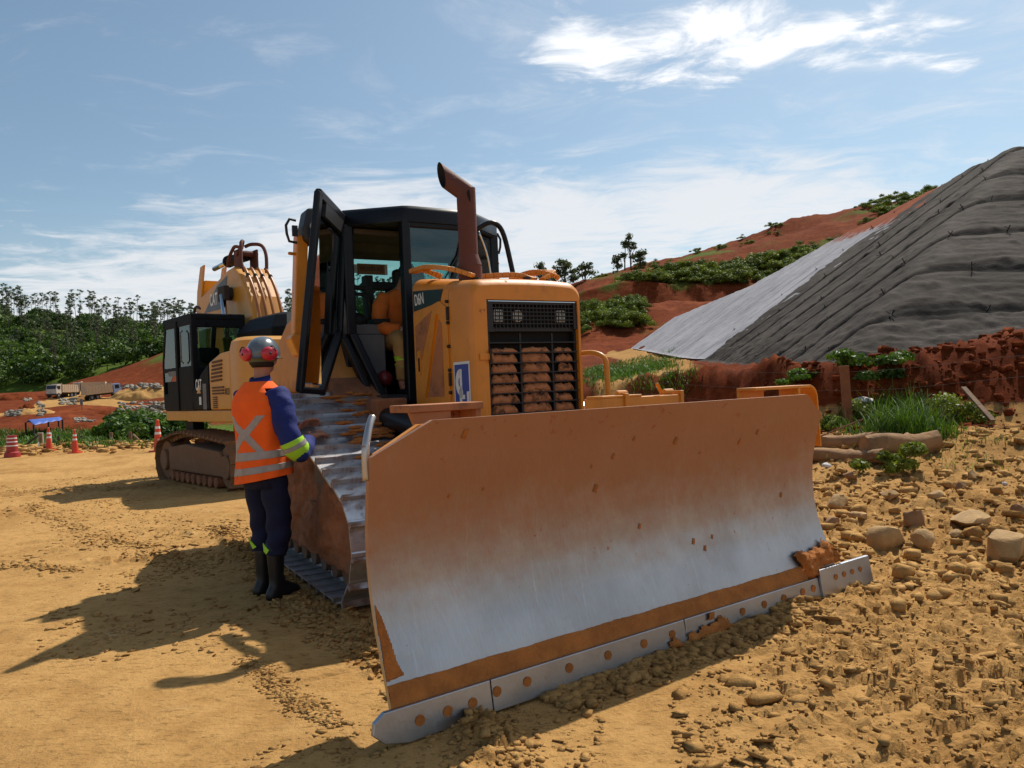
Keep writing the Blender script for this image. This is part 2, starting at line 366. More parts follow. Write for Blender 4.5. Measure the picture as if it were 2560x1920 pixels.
BX = np.array([-60, -30, -8, -4, 0, 2.5, 4.2, 6.3, 8.3, 11.0, 30.0])
BY = np.array([60, 50, 38, 30, 26, 22, 19, 15.4, 14.6, 14.2, 13.0])
BZ = np.array([0, 0, 0.2, 0.8, 1.15, 1.30, 1.42, 1.36, 1.52, 2.0, 3.0])
def embank(X, Y):
    A = 1.7 + 0.67 * (X - 7.26); B = 1.7 + 0.67 * (Y - 17.0)
    cr_ = np.interp(Y, [28, 31.2, 32.5, 41, 50, 76, 90, 120], [9.45, 9.4, 9.1, 8.6, 7.2, 7.3, 6.8, 5.5])
    k = 0.6; h = np.clip(0.5 + 0.5 * (B - A) / k, 0, 1); AB = A * h + B * (1 - h) - k * h * (1 - h) * 0.8
    return np.minimum(AB, cr_ + 0.06 * (AB - cr_).clip(0, 30))
def relief(X, Y):
    """large shapes of the ground, without clods"""
    z = -0.1 * sstep(9, 22, Y) * sstep(1, -3, X)
    z = z + 0.22 * np.exp(-((X - 5.4) / 2.2) ** 2 - ((Y - 10.6) / 2.0) ** 2) + 0.28 * sstep(3.2, 5.5, X) * sstep(8.0, 11.5, Y)
    z = z + 0.10 * sstep(2.0, 4.5, X) * sstep(5, 8, Y)
    yb = np.interp(X, BX, BY); zb = np.interp(X, BX, BZ)
    w = np.interp(X, [-8, 3, 7, 11], [4.0, 3.0, 2.3, 2.6])
    t = sstep(0, 1, (Y - (yb - w)) / w)
    plat = zb + np.clip(Y - yb, 0, 200) * np.interp(X, [-30, -6, 2], [0.005, 0.02, 0.042])
    z = z * (1 - t) + plat * t
    # lip on the berm
    z = z + 0.22 * np.exp(-((Y - yb) / 0.8) ** 2) * sstep(1.0, 6.0, X)
    E = embank(X, Y)
    ok = (Y > 15.0) & (Y < 110)
    cov = ok & (E > z - .3) & (X > 5.6)
    z = np.where(ok, np.maximum(np.where(cov, np.minimum(z, E - .15), z), E - 0.55), z)
    # left valley beyond the pad and the far rise with the haul road
    lf = sstep(-2, -10, X)
    z = z + lf * (-0.35 * sstep(27, 34, Y) + 1.3 * np.exp(-((Y - 60) / 10.0) ** 2) * (0.75 + 0.9 * vnoise(X / 7, Y / 7)) + sstep(95, 215, Y) * 4.6 + 0.3 * sstep(34, 80, Y))
    # low windrow along the pad edge
    z = z + 0.16 * np.exp(-((Y - (26.6 + 0.25 * (X + 15))) / 0.9) ** 2) * sstep(-2, -5, X) * (0.6 + 1.2 * (vnoise(X * 1.3, Y * 1.3) + 0.5))
    return z
TD = np.array([math.sin(R(30)), -math.cos(R(30))]); TL = np.array([math.cos(R(30)), math.sin(R(30))])
def padmask(X, Y):
    # pale smooth prints pressed into the loose soil by track pads
    u = X * .87 + Y * .5 + .25 * vnoise(X * .7, Y * .7); v = X * .5 - Y * .866 + .12 * vnoise(X * 1.5, Y * 1.5 + 3)
    a = np.cos(v * 2 * np.pi / .26) > .15; b = np.cos(u * 2 * np.pi / .62) > -.35
    return (a & b & (vnoise(X * .9 + 2, Y * .9 + 8) + .4 * vnoise(X * 5, Y * 5) > -.04)).astype(float)
def build_ground():
    r = [0.4]
    while r[-1] < 420: r.append(r[-1] * (1.0042 if 1.9 < r[-1] < 9 else (1.009 if 1.6 < r[-1] < 18 else 1.02)))
    r = np.array(r)
    a = np.concatenate([np.arange(-180, -44, 4.0), np.arange(-44, 46, 0.135), np.arange(46, 181, 4.0)]); a[-1] = 180
    AA, RR = np.meshgrid(np.radians(a), r); X = RR * np.sin(AA); Y = RR * np.cos(AA)
    z = relief(X, Y)
    near = sstep(60, 12, RR)
    cm = np.where((Y > 17) & (Y < 78) & (X > 7), sstep(.9, .3, embank(X, Y) - z - .4), 1.0)
    near = near * np.where((Y > 17) & (X > 6.8), .15, 1.0)
    # how churned the surface is
    right = sstep(0.2, 1.6, X - 0.25 * (Y - 2.5) + 0.5 * fbm(X * 0.7, Y * 0.7, 3))
    right = np.maximum(right, sstep(1.6, 0.3, np.abs(Y - (5.3 - 0.9 * X)) / 1.0) * 0.0)
    pile = sstep(2.6, 3.8, X - 0.15 * Y + 0.6) * sstep(4.5, 7.0, Y)
    berm = sstep(0.5, 1.3, z + 0.2 * fbm(X, Y, 2)) * sstep(10, 13, Y)
    n = fbm(X * 0.9, Y * 0.9, 4)
    leftr = sstep(0.02, 0.30, fbm(X * 0.8 + 9, Y * 0.8, 4)) * sstep(5.0, 9.0, Y + 0.2 * X) * 0.9
    # broken windrow lines left by the tracks
    l1 = np.abs((X + 0.55 * Y - 1.55) / 1.1 + 0.35 * fbm(X * 0.8, Y * 0.8, 3)); wr = sstep(0.16, 0.03, l1) * sstep(9.5, 7.5, Y)
    l2 = np.abs((Y - 7.4 - 0.18 * (X + 4)) + 0.5 * fbm(X * 0.6 + 3, Y * 0.6, 3)); wr = np.maximum(wr, sstep(0.22, 0.04, l2) * sstep(-1.5, -2.5, X) * sstep(0.42, 0.6, vnoise(X * 1.1, Y * 0.5) + 0.5))
    rough = np.clip(np.maximum.reduce([right * 0.8, pile * 0.9, berm, leftr, wr]), 0, 1) * sstep(300, 90, RR)
    clod = np.abs(fbm(X * 3.3, Y * 3.3, 5, 0.55)); clod2 = np.abs(fbm(X * 9.0 + 3, Y * 9.0, 4, 0.6)); ridg = 1 - np.abs(2 * fbm(X * 6, Y * 6, 3, 0.5))
    z = z + near * (0.025 * n + 0.006 * fbm(X * 6, Y * 6, 4))
    fl = vnoise(X * 22, Y * 22); fl2 = vnoise(X * 11 + 5, Y * 11)
    rid, ed, ox, oy, tl = cells(X * 9 + .8 * vnoise(X * 3, Y * 3), Y * 9 + .8 * vnoise(X * 3 + 7, Y * 3)); rid2, ed2, ox2, oy2, tl2 = cells(X * 21, Y * 21 + 5)
    plate = (rid > .38) * sstep(.02, .16, ed) * (.012 + .026 * rid + .05 * (ox * np.cos(tl * 6.28) + oy * np.sin(tl * 6.28)))
    plate2 = (rid2 > .45) * sstep(.02, .2, ed2) * (.008 + .014 * rid2 + .02 * (ox2 * np.cos(tl2 * 6.28) + oy2 * np.sin(tl2 * 6.28)))
    pd = padmask(X, Y) * right * near * (1 - pile); pdz = pd
    z = z + rough * near * (0.06 * clod + 0.03 * clod2 - 0.02 + (plate + plate2 * sstep(14, 7, RR)) * (1 - pdz) * sstep(20, 9, RR) * .92)
    z = z + pile * 0.16 * np.abs(fbm(X * 1.7, Y * 1.7, 4)) + berm * near * (0.30 * np.abs(fbm(X * 1.1, Y * 1.1 + 4, 5, 0.6)) + 0.12 * clod)
    z = z + sstep(20, 60, RR) * 0.5 * fbm(X / 6, Y / 6, 5) * sstep(400, 100, RR) + sstep(40, 90, RR) * sstep(-4, -12, X) * 0.9 * np.abs(fbm(X / 9, Y / 9, 5)) * sstep(260, 120, RR)
    # tracked imprints: smooth pads between ridges
    z = z - pd * .02
    u = X * TL[0] + Y * TL[1]; v = X * TD[0] + Y * TD[1]
    pr = (np.mod(v + 0.04 * n, 0.21) / 0.21); bar = np.exp(-((pr - 0.5) / 0.09) ** 2)
    zone = sstep(0.12, 0.4, fbm(X * 0.35 + 5, Y * 0.35 + 2, 2) + 0.25) * near
    lanes = sstep(0.15, 0.3, np.abs(np.mod(u + 0.3, 1.15) - 0.575))
    z = z - 0.034 * bar * zone * lanes * (1 - 0.5 * rough) * sstep(1.0, 2.6, RR)
    calm = np.exp(-((X + 1.9) / .35) ** 2 - ((Y - 5.85) / .45) ** 2); z = z * (1 - .9 * calm) + relief(X, Y) * .9 * calm
    # keep the pad flat under the machines' running gear
    bx, by = 0.787, 4.282
    under = sstep(1.5, 0.9, np.hypot(X - 0.1, (Y - 5.6) * 0.6)) * 0
    red = np.clip(berm * 1.1 + sstep(0.6, 1.1, z) * 0.4 * (Y > 12), 0, 1)
    path = sstep(2.2, 0.9, np.abs(X - np.interp(Y, [14, 20, 26, 40, 60], [1.5, 3.4, 4.6, 7.6, 8.6]))) * sstep(19, 22, Y)
    red = np.where(Y > 20, np.maximum(red, sstep(0.0, 3.0, X + 5)), red) * (1 - 0.85 * path)
    farl = sstep(-3, -9, X) * sstep(30, 38, Y)
    fr = sstep(-0.10, 0.24, fbm(X / 14 + 3, Y / 14, 4) - 0.03 + .5 * np.exp(-((Y - 58) / 14) ** 2))
    red = np.maximum(red, farl * fr)
    road = np.zeros_like(X)
    for pts, w in (([(-62, 95), (-73, 125), (-92, 165), (-110, 205)], 6.0), ([(-62, 95), (-66, 125), (-78, 160), (-84, 200)], 5.0), ([(-62, 96), (-50, 84), (-30, 80), (0, 78)], 4.0)):
        for (x0, y0), (x1, y1) in zip(pts[:-1], pts[1:]):
            dx, dy = x1 - x0, y1 - y0; tt = np.clip(((X - x0) * dx + (Y - y0) * dy) / (dx * dx + dy * dy), 0, 1)
            dd = np.hypot(X - x0 - tt * dx, Y - y0 - tt * dy); road = np.maximum(road, sstep(w, w * 0.55, dd))
    red = red * (1 - road); z = z - road * 0.25 * sstep(30, 60, Y)
    grass = farl * np.maximum(sstep(48, 40, Y) * sstep(29.0, 31.0, Y - 0.2 * (X + 15)) * 0.85, sstep(0.2, 0.4, fbm(X / 12, Y / 12 + 7, 3)) * 0.4 * sstep(100, 140, Y)) * (1 - road)
    gpatch = np.exp(-((X - (3.6 + 0.14 * (Y - 24))) / 1.3) ** 2 - ((Y - 27) / 5.0) ** 2); grass = np.maximum(grass, gpatch)
    grass = np.maximum(grass, np.exp(-((X - 5.6) / 1.6) ** 2 - ((Y - 13.2) / 0.8) ** 2) * 0.7)
    V = np.stack([X, Y, z], -1).reshape(-1, 3)
    o = np_mesh('ground', V, grid_faces(len(r), len(a)), m_soil, attrs={'red': red, 'rough': np.clip(rough * (1 - pd) - .5 * pd, -1, 1), 'grass': grass}, kind='structure')
    return o, z, r, a
ground, GZ, GR, GA = build_ground()
def gz(x, y):
    """height of the built ground at a point"""
    rr = math.hypot(x, y); an = math.degrees(math.atan2(x, y))
    i = int(np.clip(np.searchsorted(GR, rr) - 1, 0, len(GR) - 2)); j = int(np.clip(np.searchsorted(GA, an) - 1, 0, len(GA) - 2))
    s = min(1, max(0, (rr - GR[i]) / (GR[i + 1] - GR[i]))); t = min(1, max(0, (an - GA[j]) / (GA[j + 1] - GA[j])))
    return float((GZ[i, j] * (1 - s) + GZ[i + 1, j] * s) * (1 - t) + (GZ[i, j + 1] * (1 - s) + GZ[i + 1, j + 1] * s) * t)
# ---------------------------------------------------------------- bulldozer (local x = its left to right as seen, y = backwards, z up)
def text_mesh(name, s, size, m, parent, loc, xdir, ydir, depth=0.002, bold=0.0, sx=1.0):
    cu_ = bpy.data.curves.new(name, 'FONT'); cu_.body = s; cu_.size = size; cu_.extrude = depth; cu_.offset = bold; cu_.align_x = 'CENTER'; cu_.align_y = 'CENTER'
    tmp = bpy.data.objects.new(name, cu_); COL.objects.link(tmp)
    dg = bpy.context.evaluated_depsgraph_get(); me = bpy.data.meshes.new_from_object(tmp.evaluated_get(dg))
    bpy.data.objects.remove(tmp); bpy.data.curves.remove(cu_)
    X = Vector(xdir).normalized(); Y = Vector(ydir).normalized(); Z = X.cross(Y)
    mt = Matrix(((X.x * sx, Y.x, Z.x, loc[0]), (X.y * sx, Y.y, Z.y, loc[1]), (X.z * sx, Y.z, Z.z, loc[2]), (0, 0, 0, 1)))
    me.transform(mt); me.materials.clear(); me.materials.append(m); me.name = name
    o = bpy.data.objects.new(name, me); COL.objects.link(o); o.parent = parent; return o

dozer = empty('bulldozer', (0.93, 4.46, 0), R(30))
tag(dozer, 'orange yellow tracked bulldozer with a wide steel blade and open cab door', 'bulldozer')

# ---- blade, angled six degrees on its pivot
def blade_group():
    me_l = 1.68
    # moldboard face: profile of depth against height
    prof = [(0.02, 0.0), (0.10, -0.012), (0.2, -0.035), (0.32, -0.07), (0.45, -0.105), (0.6, -0.132), (0.75, -0.14), (0.9, -0.128), (1.05, -0.095), (1.2, -0.05), (1.345, 0.005)]
    def dep(z): return np.interp(z, [p[0] for p in prof], [p[1] for p in prof])
    def halfw(z, side):
        if side < 0: w = np.interp(z, [0, 0.2, 1.2, 1.345], [1.66, 1.67, 1.70, 1.42])
        else: w = np.interp(z, [0, 0.28, 0.5, 0.9, 1.2, 1.345], [1.72, 1.70, 1.665, 1.655, 1.66, 1.42])
        return w
    b = MB(); nz, nx = 46, 40; front = []; back = []
    zs = np.unique(np.concatenate([np.linspace(0.02, 1.345, nz), [1.2, 1.21]]))
    # denser depth curve
    import numpy as _n
    zf = _n.linspace(0.02, 1.345, 200); df = _n.interp(zf, [p[0] for p in prof], [p[1] for p in prof])
    for _ in range(30): df[1:-1] = (df[:-2] + df[2:] + df[1:-1]) / 3
    def dep(z): return float(_n.interp(z, zf, df))
    for z in zs:
        w0, w1 = halfw(z, -1), halfw(z, 1)
        front.append([(-w0 + (w0 + w1) * k / nx, -dep(z), z) for k in range(nx + 1)])
        back.append([(-w0 + (w0 + w1) * k / nx, -dep(z) + 0.028, z) for k in range(nx + 1)])
    rings = [f + bk[::-1] for f, bk in zip(front, back)]
    b.loft(rings, True, True)
    bl = b.build('blade', MAT_BLADE, dozer, auto=35)
    bl.location = Matrix.Rotation(-R(30), 3, 'Z') @ Vector((0.787 - 0.93, 4.282 - 4.46, 0)); bl.rotation_euler = (0, 0, R(6.3))
    # cutting edges along the bottom, bolted plates
    def edge(x0, x1, tilt=0.0, y0=-0.02, z0=0.0, h=0.142, left_round=False, name='cutting_edge'):
        e = MB()
        pts = [(x0, z0 + h), (x1, z0 + h + tilt), (x1 + 0.012, z0 + tilt), (x0, z0)]
        if left_round: pts = [(x0 + 0.06, z0 + h), (x1, z0 + h), (x1, z0), (x0 + 0.16, z0 - 0.005), (x0 + 0.05, z0 + 0.02), (x0, z0 + 0.065), (x0 + 0.01, z0 + 0.11)]
        e.prism(pts, lambda u, v, t: (u, t - 0.02 * (0.14 - v) / 0.14, v), y0, y0 + 0.025)
        return e.build(name, MAT_EDGE, bl, bevel=0.004)
    edge(-1.78, -1.185, left_round=True); edge(-1.18, 0.125); edge(0.133, 1.425); edge(1.432, 2.03, 0.0, -0.038, 0.008, 0.185)
    bolts = [(-1.56, .07), (-1.42, .07), (-1.29, .07), (-1.235 + .08, .085)] + [(x, .085) for x in (-0.98, -0.72, -0.46, -0.2, 0.02)] + [(x, .085) for x in (0.42, 0.63, 0.84, 1.04, 1.24, 1.36)] + [(x, .12) for x in (1.60, 1.70, 1.80, 1.90)]
    for i, (x, z) in enumerate(bolts):
        y = -0.038 if x > 1.43 else -0.02
        c = MB(); y = y - 0.02 * (0.14 - z) / 0.14; c.cyl((x, y - 0.0035, z), (x, y + 0.004, z), 0.020 if z > .1 else 0.024, 14); c.build('bolt', m_mudstrip, bl)
    # packed mud in the step above the edges
    rr_ = random.Random(3); top = []; bot = []; n = 150
    for k in range(n + 1):
        x = -1.675 + 3.03 * k / n
        top.append((x, 0.224 + 0.0015 * rr_.uniform(-1, 1) + 0.002 * math.sin(k * .31))); bot.append((x, 0.128))
    s_ = MB(); vs = []
    for (x, zt), (_, zb) in zip(top, bot):
        vs += [(x, -dep(zt) - 0.001, zt), (x, -dep(0.19) - 0.018 + .004 * rr_.random(), zt - 0.022), (x, -dep(0.16) - 0.022 + .004 * rr_.random(), zb + 0.02), (x, -0.012, zb)]
    s_.add(vs, [(4 * k + j, 4 * k + j + 1, 4 * k + 5 + j, 4 * k + 4 + j) for k in range(n) for j in range(3)])
    s_.build('mud_strip', m_mudstrip, bl, smooth=True)
    # mud clinging: right corner, left edge, spill over the middle plates
    def mudpatch(poly, th, y_of, seed, name='mud_patch'):
        """poly in (x, z): fan of a lumpy slab lying on the face"""
        rr2 = random.Random(seed); x0, x1 = min(p[0] for p in poly), max(p[0] for p in poly); z0, z1 = min(p[1] for p in poly), max(p[1] for p in poly)
        st = 0.014 if th > .01 else 0.0042; nx_ = int((x1 - x0) / st) + 1; nz_ = int((z1 - z0) / st) + 1
        def inside(x, z):
            c = False; j = len(poly) - 1
            for i in range(len(poly)):
                xi, zi = poly[i]; xj, zj = poly[j]
                if (zi > z) != (zj > z) and x < (xj - xi) * (z - zi) / (zj - zi) + xi: c = not c
                j = i
            return c
        idx = {}; V = []; F = []
        def vert(i, j):
            if (i, j) not in idx:
                x = x0 + i * st + rr2.uniform(-.3, .3) * st; z = z0 + j * st + rr2.uniform(-.3, .3) * st
                edge_ = not all(inside(x + a, z + c) for a, c in ((st*.9, 0), (-st*.9, 0), (0, st*.9), (0, -st*.9)))
                t = 0.001 if edge_ else th * rr2.uniform(0.45, 1.0)
                idx[(i, j)] = len(V); V.append((x, y_of(x, z) - t, z))
            return idx[(i, j)]
        for i in range(nx_):
            for j in range(nz_):
                if inside(x0 + (i + .5) * st, z0 + (j + .5) * st): F.append((vert(i, j), vert(i + 1, j), vert(i + 1, j + 1), vert(i, j + 1)))
        mesh_obj(name, V, F, m_mudstrip, bl, smooth=True)
    yb = lambda x, z: -dep(z) - 0.002
    mudpatch([(1.33, .22), (1.36, .14), (1.43, .14), (1.45, .0), (1.50, .02), (1.52, .19), (1.72, .19), (1.74, .24), (1.66, .33), (1.60, .36), (1.57, .31), (1.50, .32), (1.42, .30), (1.33, .33), (1.27, .30)], 0.045, lambda x, z: -dep(max(z, .2)) - 0.022, 5)
    mudpatch([(-1.67, .24), (-1.585, .25), (-1.61, .31), (-1.625, .40), (-1.65, .50), (-1.675, .56)], 0.008, yb, 6)
    mudpatch([(.12, .0), (.5, .0), (.52, .03), (.44, .10), (.38, .09), (.30, .075), (.26, .09), (.22, .06), (.14, .07)], 0.03, lambda x, z: -0.042, 7)
    mudpatch([(.31, .1), (.36, .1), (.37, .14), (.33, .145)], 0.012, lambda x, z: -0.036, 8)
    mudpatch([(.0, .0), (.11, .0), (.06, .05), (.02, .07), (-.02, .05)], 0.02, lambda x, z: -0.042, 9)
    rr3 = random.Random(12)
    for k in range(16):
        x, z = rr3.uniform(-1.4, 1.3), rr3.choice([rr3.uniform(.9, 1.3), rr3.uniform(.3, .9)]); a = rr3.uniform(.008, .022)
        mudpatch([(x - a, z - a * .6), (x + a * .2, z - a), (x + a * .8, z + a), (x - a * .3, z + a * 1.2)], 0.003, yb, 20 + k, 'mud_spot')
    # back side: ribs, top spill guard, pad eyes
    f = MB()
    f.mm((-1.3, 0.20, 0.15), (1.55, 0.30, 0.34)); f.mm((-1.3, 0.20, 0.95), (1.5, 0.28, 1.10))
    for x in (-1.1, -0.55, 0, 0.55, 1.1, 1.5): f.mm((x - .02, 0.18, 0.1), (x + .02, 0.28, 1.18))
    f.build('back_frame', m_yellow, bl, bevel=0.006)
    t = MB()  # left hose guard: channel with a dirty lid
    t.mm((-1.37, .30, 1.372), (-0.94, .50, 1.408)); t.prism([(-1.36, 1.372), (-1.13, 1.372), (-1.13, 1.28), (-1.2, 1.18), (-1.28, 1.18)], lambda u, v, w: (u, w, v), .31, .34)
    t.mm((-0.98, .31, 1.15), (-0.95, .48, 1.372)); t.mm((-1.13, .47, 1.15), (-0.98, .50, 1.372))
    t.build('hose_guard', m_mudyel, bl, bevel=0.004)
    t = MB(); t.mm((-0.12, .30, 1.32), (0.555, .46, 1.385)); t.mm((-0.12, .30, 1.385), (0.20, .44, 1.40)); t.mm((0.05, .285, 1.30), (0.08, .31, 1.41)); t.mm((0.53, .29, 1.30), (0.56, .47, 1.41))
    t.cyl((.02, .33, 1.41), (.10, .33, 1.41), .018, 10); t.cyl((.42, .33, 1.405), (.50, .33, 1.405), .018, 10); t.bar((.40, .33, 1.40), (.33, .30, 1.46), .02, .012)
    t.build('hose_guard', m_yellow, bl, bevel=0.004)
    t = MB(); pl_ = [(1.12, 1.32), (1.14, 1.40), (1.74, 1.41), (1.80, 1.37), (1.84, 1.30), (1.86, 1.1), (1.80, 1.1)]
    t.mm((1.24, .26, 1.38), (1.88, .42, 1.40)); t.mm((1.24, .40, 1.10), (1.52, .42, 1.38)); t.mm((1.72, .26, 1.0), (1.745, .42, 1.38))
    t.loft([[(1.86 + .10 * math.sin(R(a)), y, 1.30 + .10 * math.cos(R(a))) for y in (.26, .42)] + [(1.86 + .085 * math.sin(R(a)), y, 1.30 + .085 * math.cos(R(a))) for y in (.42, .26)] for a in range(0, 91, 10)] + [[(1.98, y, .95) for y in (.26, .42)] + [(1.965, y, .95) for y in (.42, .26)]])
    t.build('corner_guard', m_yellow, bl, bevel=0.003)
    t = MB(); t.prism([(-1.66, 1.21), (-1.44, 1.325), (-1.30, 1.325), (-1.30, 1.29), (-1.44, 1.29), (-1.66, 1.17)], lambda u, v, w: (u, w, v), .085, .12); t.build('gusset', m_yellow, bl)
    t = MB(); P = [(-1.70, .10, 1.10), (-1.70, .10, 1.22), (-1.685, .11, 1.28), (-1.66, .13, 1.335), (-1.635, .15, 1.37)]
    t.tube(smooth_path(P, 5), .017, 10)
    t.build('sight_gauge', m_steelrod, bl, smooth=True)
    t = MB(); t.cyl((-.8, .25, .40), (-.5, 1.3, .5), .09); t.cyl((.9, .25, .40), (.5, 1.2, .5), .09); t.mm((-.35, .25, .35), (.35, 1.2, .75)); t.build('push_frame', m_yellow_dirty, bl, bevel=.01)
    return bl
def blade_material(name, gouge=True, mud=0.12):
    m = bpy.data.materials.new(name); m.use_nodes = True; t = m.node_tree; t.nodes.clear(); q = NT(t)
    pos = q.n('ShaderNodeTexCoord').outputs['Object']; px_, py_, pz_ = q.sep(pos)
    scr = q.noise(q.comb(q.math('MULTIPLY', px_, 60), q.math('MULTIPLY', py_, 10), q.math('MULTIPLY', pz_, 1.5)), 1.0, 6, 0.65, 0.4)
    scr2 = q.noise(q.comb(q.math('MULTIPLY', q.math('ADD', px_, q.math('MULTIPLY', pz_, 0.35)), 45), 0.0, q.math('MULTIPLY', pz_, 2.5)), 1.0, 5, 0.7, 1.0)
    n1 = q.noise(pos, 2.0, 6, 0.6); n2 = q.noise(pos, 7.0, 8, 0.72); n3 = q.noise(q.vmath('ADD', pos, (3, 5, 9)), 13.0, 6, 0.75)
    base = q.mix(q.ramp(n1, .3, .7), (0.35, 0.36, 0.385, 1), (0.45, 0.465, 0.50, 1))
    base = q.mix(q.ramp(scr, .55, .75, 0, .25), base, (0.64, 0.65, 0.68, 1))
    # brown film of dried soil; ground reflection painted in as brown towards the top
    film_refl = q.math('ADD', q.math('ADD', q.math('MULTIPLY', n2, 0.62), q.math('MULTIPLY', q.math('SUBTRACT', scr2, .5), .18)), q.ramp(pz_, 0.25, 1.2, 0.0, 0.62))
    film_refl = q.ramp(film_refl, 0.33, 0.92, 0.0, 0.80)
    base = q.mix(film_refl, base, (0.37, 0.150, 0.050, 1))
    spots = q.ramp(q.math('ADD', n3, q.ramp(pz_, 1.0, 1.35, 0.0, 0.07 if mud else 0.0)), 0.69 - mud * .3, 0.725 - mud * .3, 0, .85)
    dk = q.ramp(q.noise(q.vmath('ADD', pos, (8, 2, 1)), 4.0, 9, .8), .62, .72, 0, .35)
    base = q.mix(dk, base, (0.16, 0.075, 0.035, 1))
    base = q.mix(spots, base, (0.34, 0.10, 0.04, 1))
    mt = q.math('MULTIPLY', q.math('SUBTRACT', 1.0, spots), q.math('SUBTRACT', 0.97, q.math('MULTIPLY', film_refl, 0.5)))
    rg = q.math('ADD', q.math('ADD', 0.36, q.math('MULTIPLY', film_refl, 0.16)), q.math('MULTIPLY', spots, .3))
    rg = q.math('ADD', rg, q.math('MULTIPLY', q.math('SUBTRACT', scr2, .5), 0.12), clamp=True)
    bp = q.n('ShaderNodeBump', inp={'Height': q.math('ADD', q.math('MULTIPLY', scr, 0.5), q.math('ADD', q.math('MULTIPLY', scr2, 0.5), q.math('MULTIPLY', n1, 2.0))), 'Strength': 0.28, 'Distance': 0.01})
    b = q.n('ShaderNodeBsdfPrincipled', inp={'Base Color': base, 'Roughness': rg, 'Metallic': mt})
    t.links.new(bp.outputs[0], b.inputs['Normal'])
    o = q.n('ShaderNodeOutputMaterial'); t.links.new(b.outputs[0], o.inputs[0]); return m
MAT_BLADE = blade_material('scoured blade steel')
MAT_EDGE = blade_material('scoured edge steel', mud=0.0)
m_louv = mat("louvre caked with orange dust", (0.52, 0.21, 0.085), 0.9, var=0.2, vscale=14, bump=0.4, bscale=60, dust=0.5, dustcol=(0.03,0.018,0.012), dscale=16)
m_worn = mat("worn decal", (0.3,0.27,0.27), 0.5, dust=0.4)
m_mudyel = mat('scraped muddy orange paint', (0.42, 0.15, 0.05), 0.7, dust=0.5, dustcol=(0.16, 0.08, 0.045), rust=0.3, bump=0.2)
m_steelrod = mat('bare steel bar', (0.45, 0.42, 0.4), 0.35, metal=0.9, rust=0.3)
blade = blade_group()

# ---- tracks with elevated sprocket
LOOP = [(1.85, 0.0), (1.66, 0.10), (1.52, 0.28), (1.47, 0.52), (1.55, 0.70), (1.72, 0.83), (2.10, 0.96), (2.52, 1.12), (2.90, 1.31), (3.16, 1.44), (3.40, 1.50), (3.66, 1.48), (3.92, 1.34), (4.14, 1.12), (4.34, 0.86), (4.48, 0.62), (4.52, 0.40), (4.44, 0.18), (4.26, 0.05), (4.05, 0.0)]
def loop_points(loop, pitch):
    P = [Vector((0, a, b)) for a, b in loop]; P.append(P[0].copy()); seg = [(P[i + 1] - P[i]).length for i in range(len(P) - 1)]; L = sum(seg)
    n = round(L / pitch); out = []
    for k in range(n):
        s = L * k / n; i = 0
        while s > seg[i]: s -= seg[i]; i += 1
        t = (P[i + 1] - P[i]).normalized(); out.append((P[i] + t * s, (P[i + 1] - P[i]).normalized()))
    # smooth tangents
    res = []
    for k in range(n):
        t = (out[(k + 1) % n][0] - out[k - 1][0]).normalized(); res.append((out[k][0], t))
    return res, L / n
def shoe_mesh(name, w, p, m, gr=0.055, rel=0.5):
    b = MB(); g_ = p * 0.5
    sec = [(-g_ - .012, 0.0), (-g_ - .012, .016), (-g_ + .012, .018), (-g_ + .022, .014), (g_ - .05, .016), (g_ - .03, .02), (g_ - .022, gr), (g_ - .002, gr), (g_ + .006, .018), (g_ + .012, 0.0)]
    b.prism(sec, lambda u, v, t: (t, u, v), -w / 2, w / 2)
    for s in (-.12, .12): b.mm((s - .03, -g_ * .8, -.07), (s + .03, g_ * .8, 0))
    o = b.build(name, m, None); me = o.data; bpy.data.objects.remove(o); 
    return me
def make_track(xc, w, loop, parent, pitch, m, label=None, shoe_name='track_shoe'):
    tr = bpy.data.objects.new('track', None); COL.objects.link(tr); tr.parent = parent; tr.location = (xc, 0, 0)
    pts, pp = loop_points(loop, pitch); me = shoe_mesh(shoe_name, w, pp, m)
    for p, t in pts:
        nrm = Vector((0, -t.z, t.y))  # outward for this winding
        sh = bpy.data.objects.new(shoe_name, me); COL.objects.link(sh); sh.parent = tr
        yy = t; zz_ = nrm; xx = yy.cross(zz_)
        mt = Matrix(((xx.x, yy.x, zz_.x, p.x + random.uniform(-.004, .004)), (xx.y, yy.y, zz_.y, p.y), (xx.z, yy.z, zz_.z, p.z + 0.0), (0, 0, 0, 1)))
        sh.matrix_local = mt
    return tr
LOOP_IN = [(y + 0.0, z) for y, z in LOOP]
def inset(loop, d):
    cy = sum(p[0] for p in loop) / len(loop); n = len(loop); out = []
    for i in range(n):
        a, b_ = Vector(loop[i - 1]), Vector(loop[(i + 1) % n]); t = (b_ - a).normalized(); nn = Vector((-t.y, t.x)); c = Vector((cy, .7)) - Vector(loop[i])
        if nn.dot(c) < 0: nn = -nn
        out.append((loop[i][0] + nn.x * d, loop[i][1] + nn.y * d))
    return out
TL_ = inset(LOOP, 0.055)
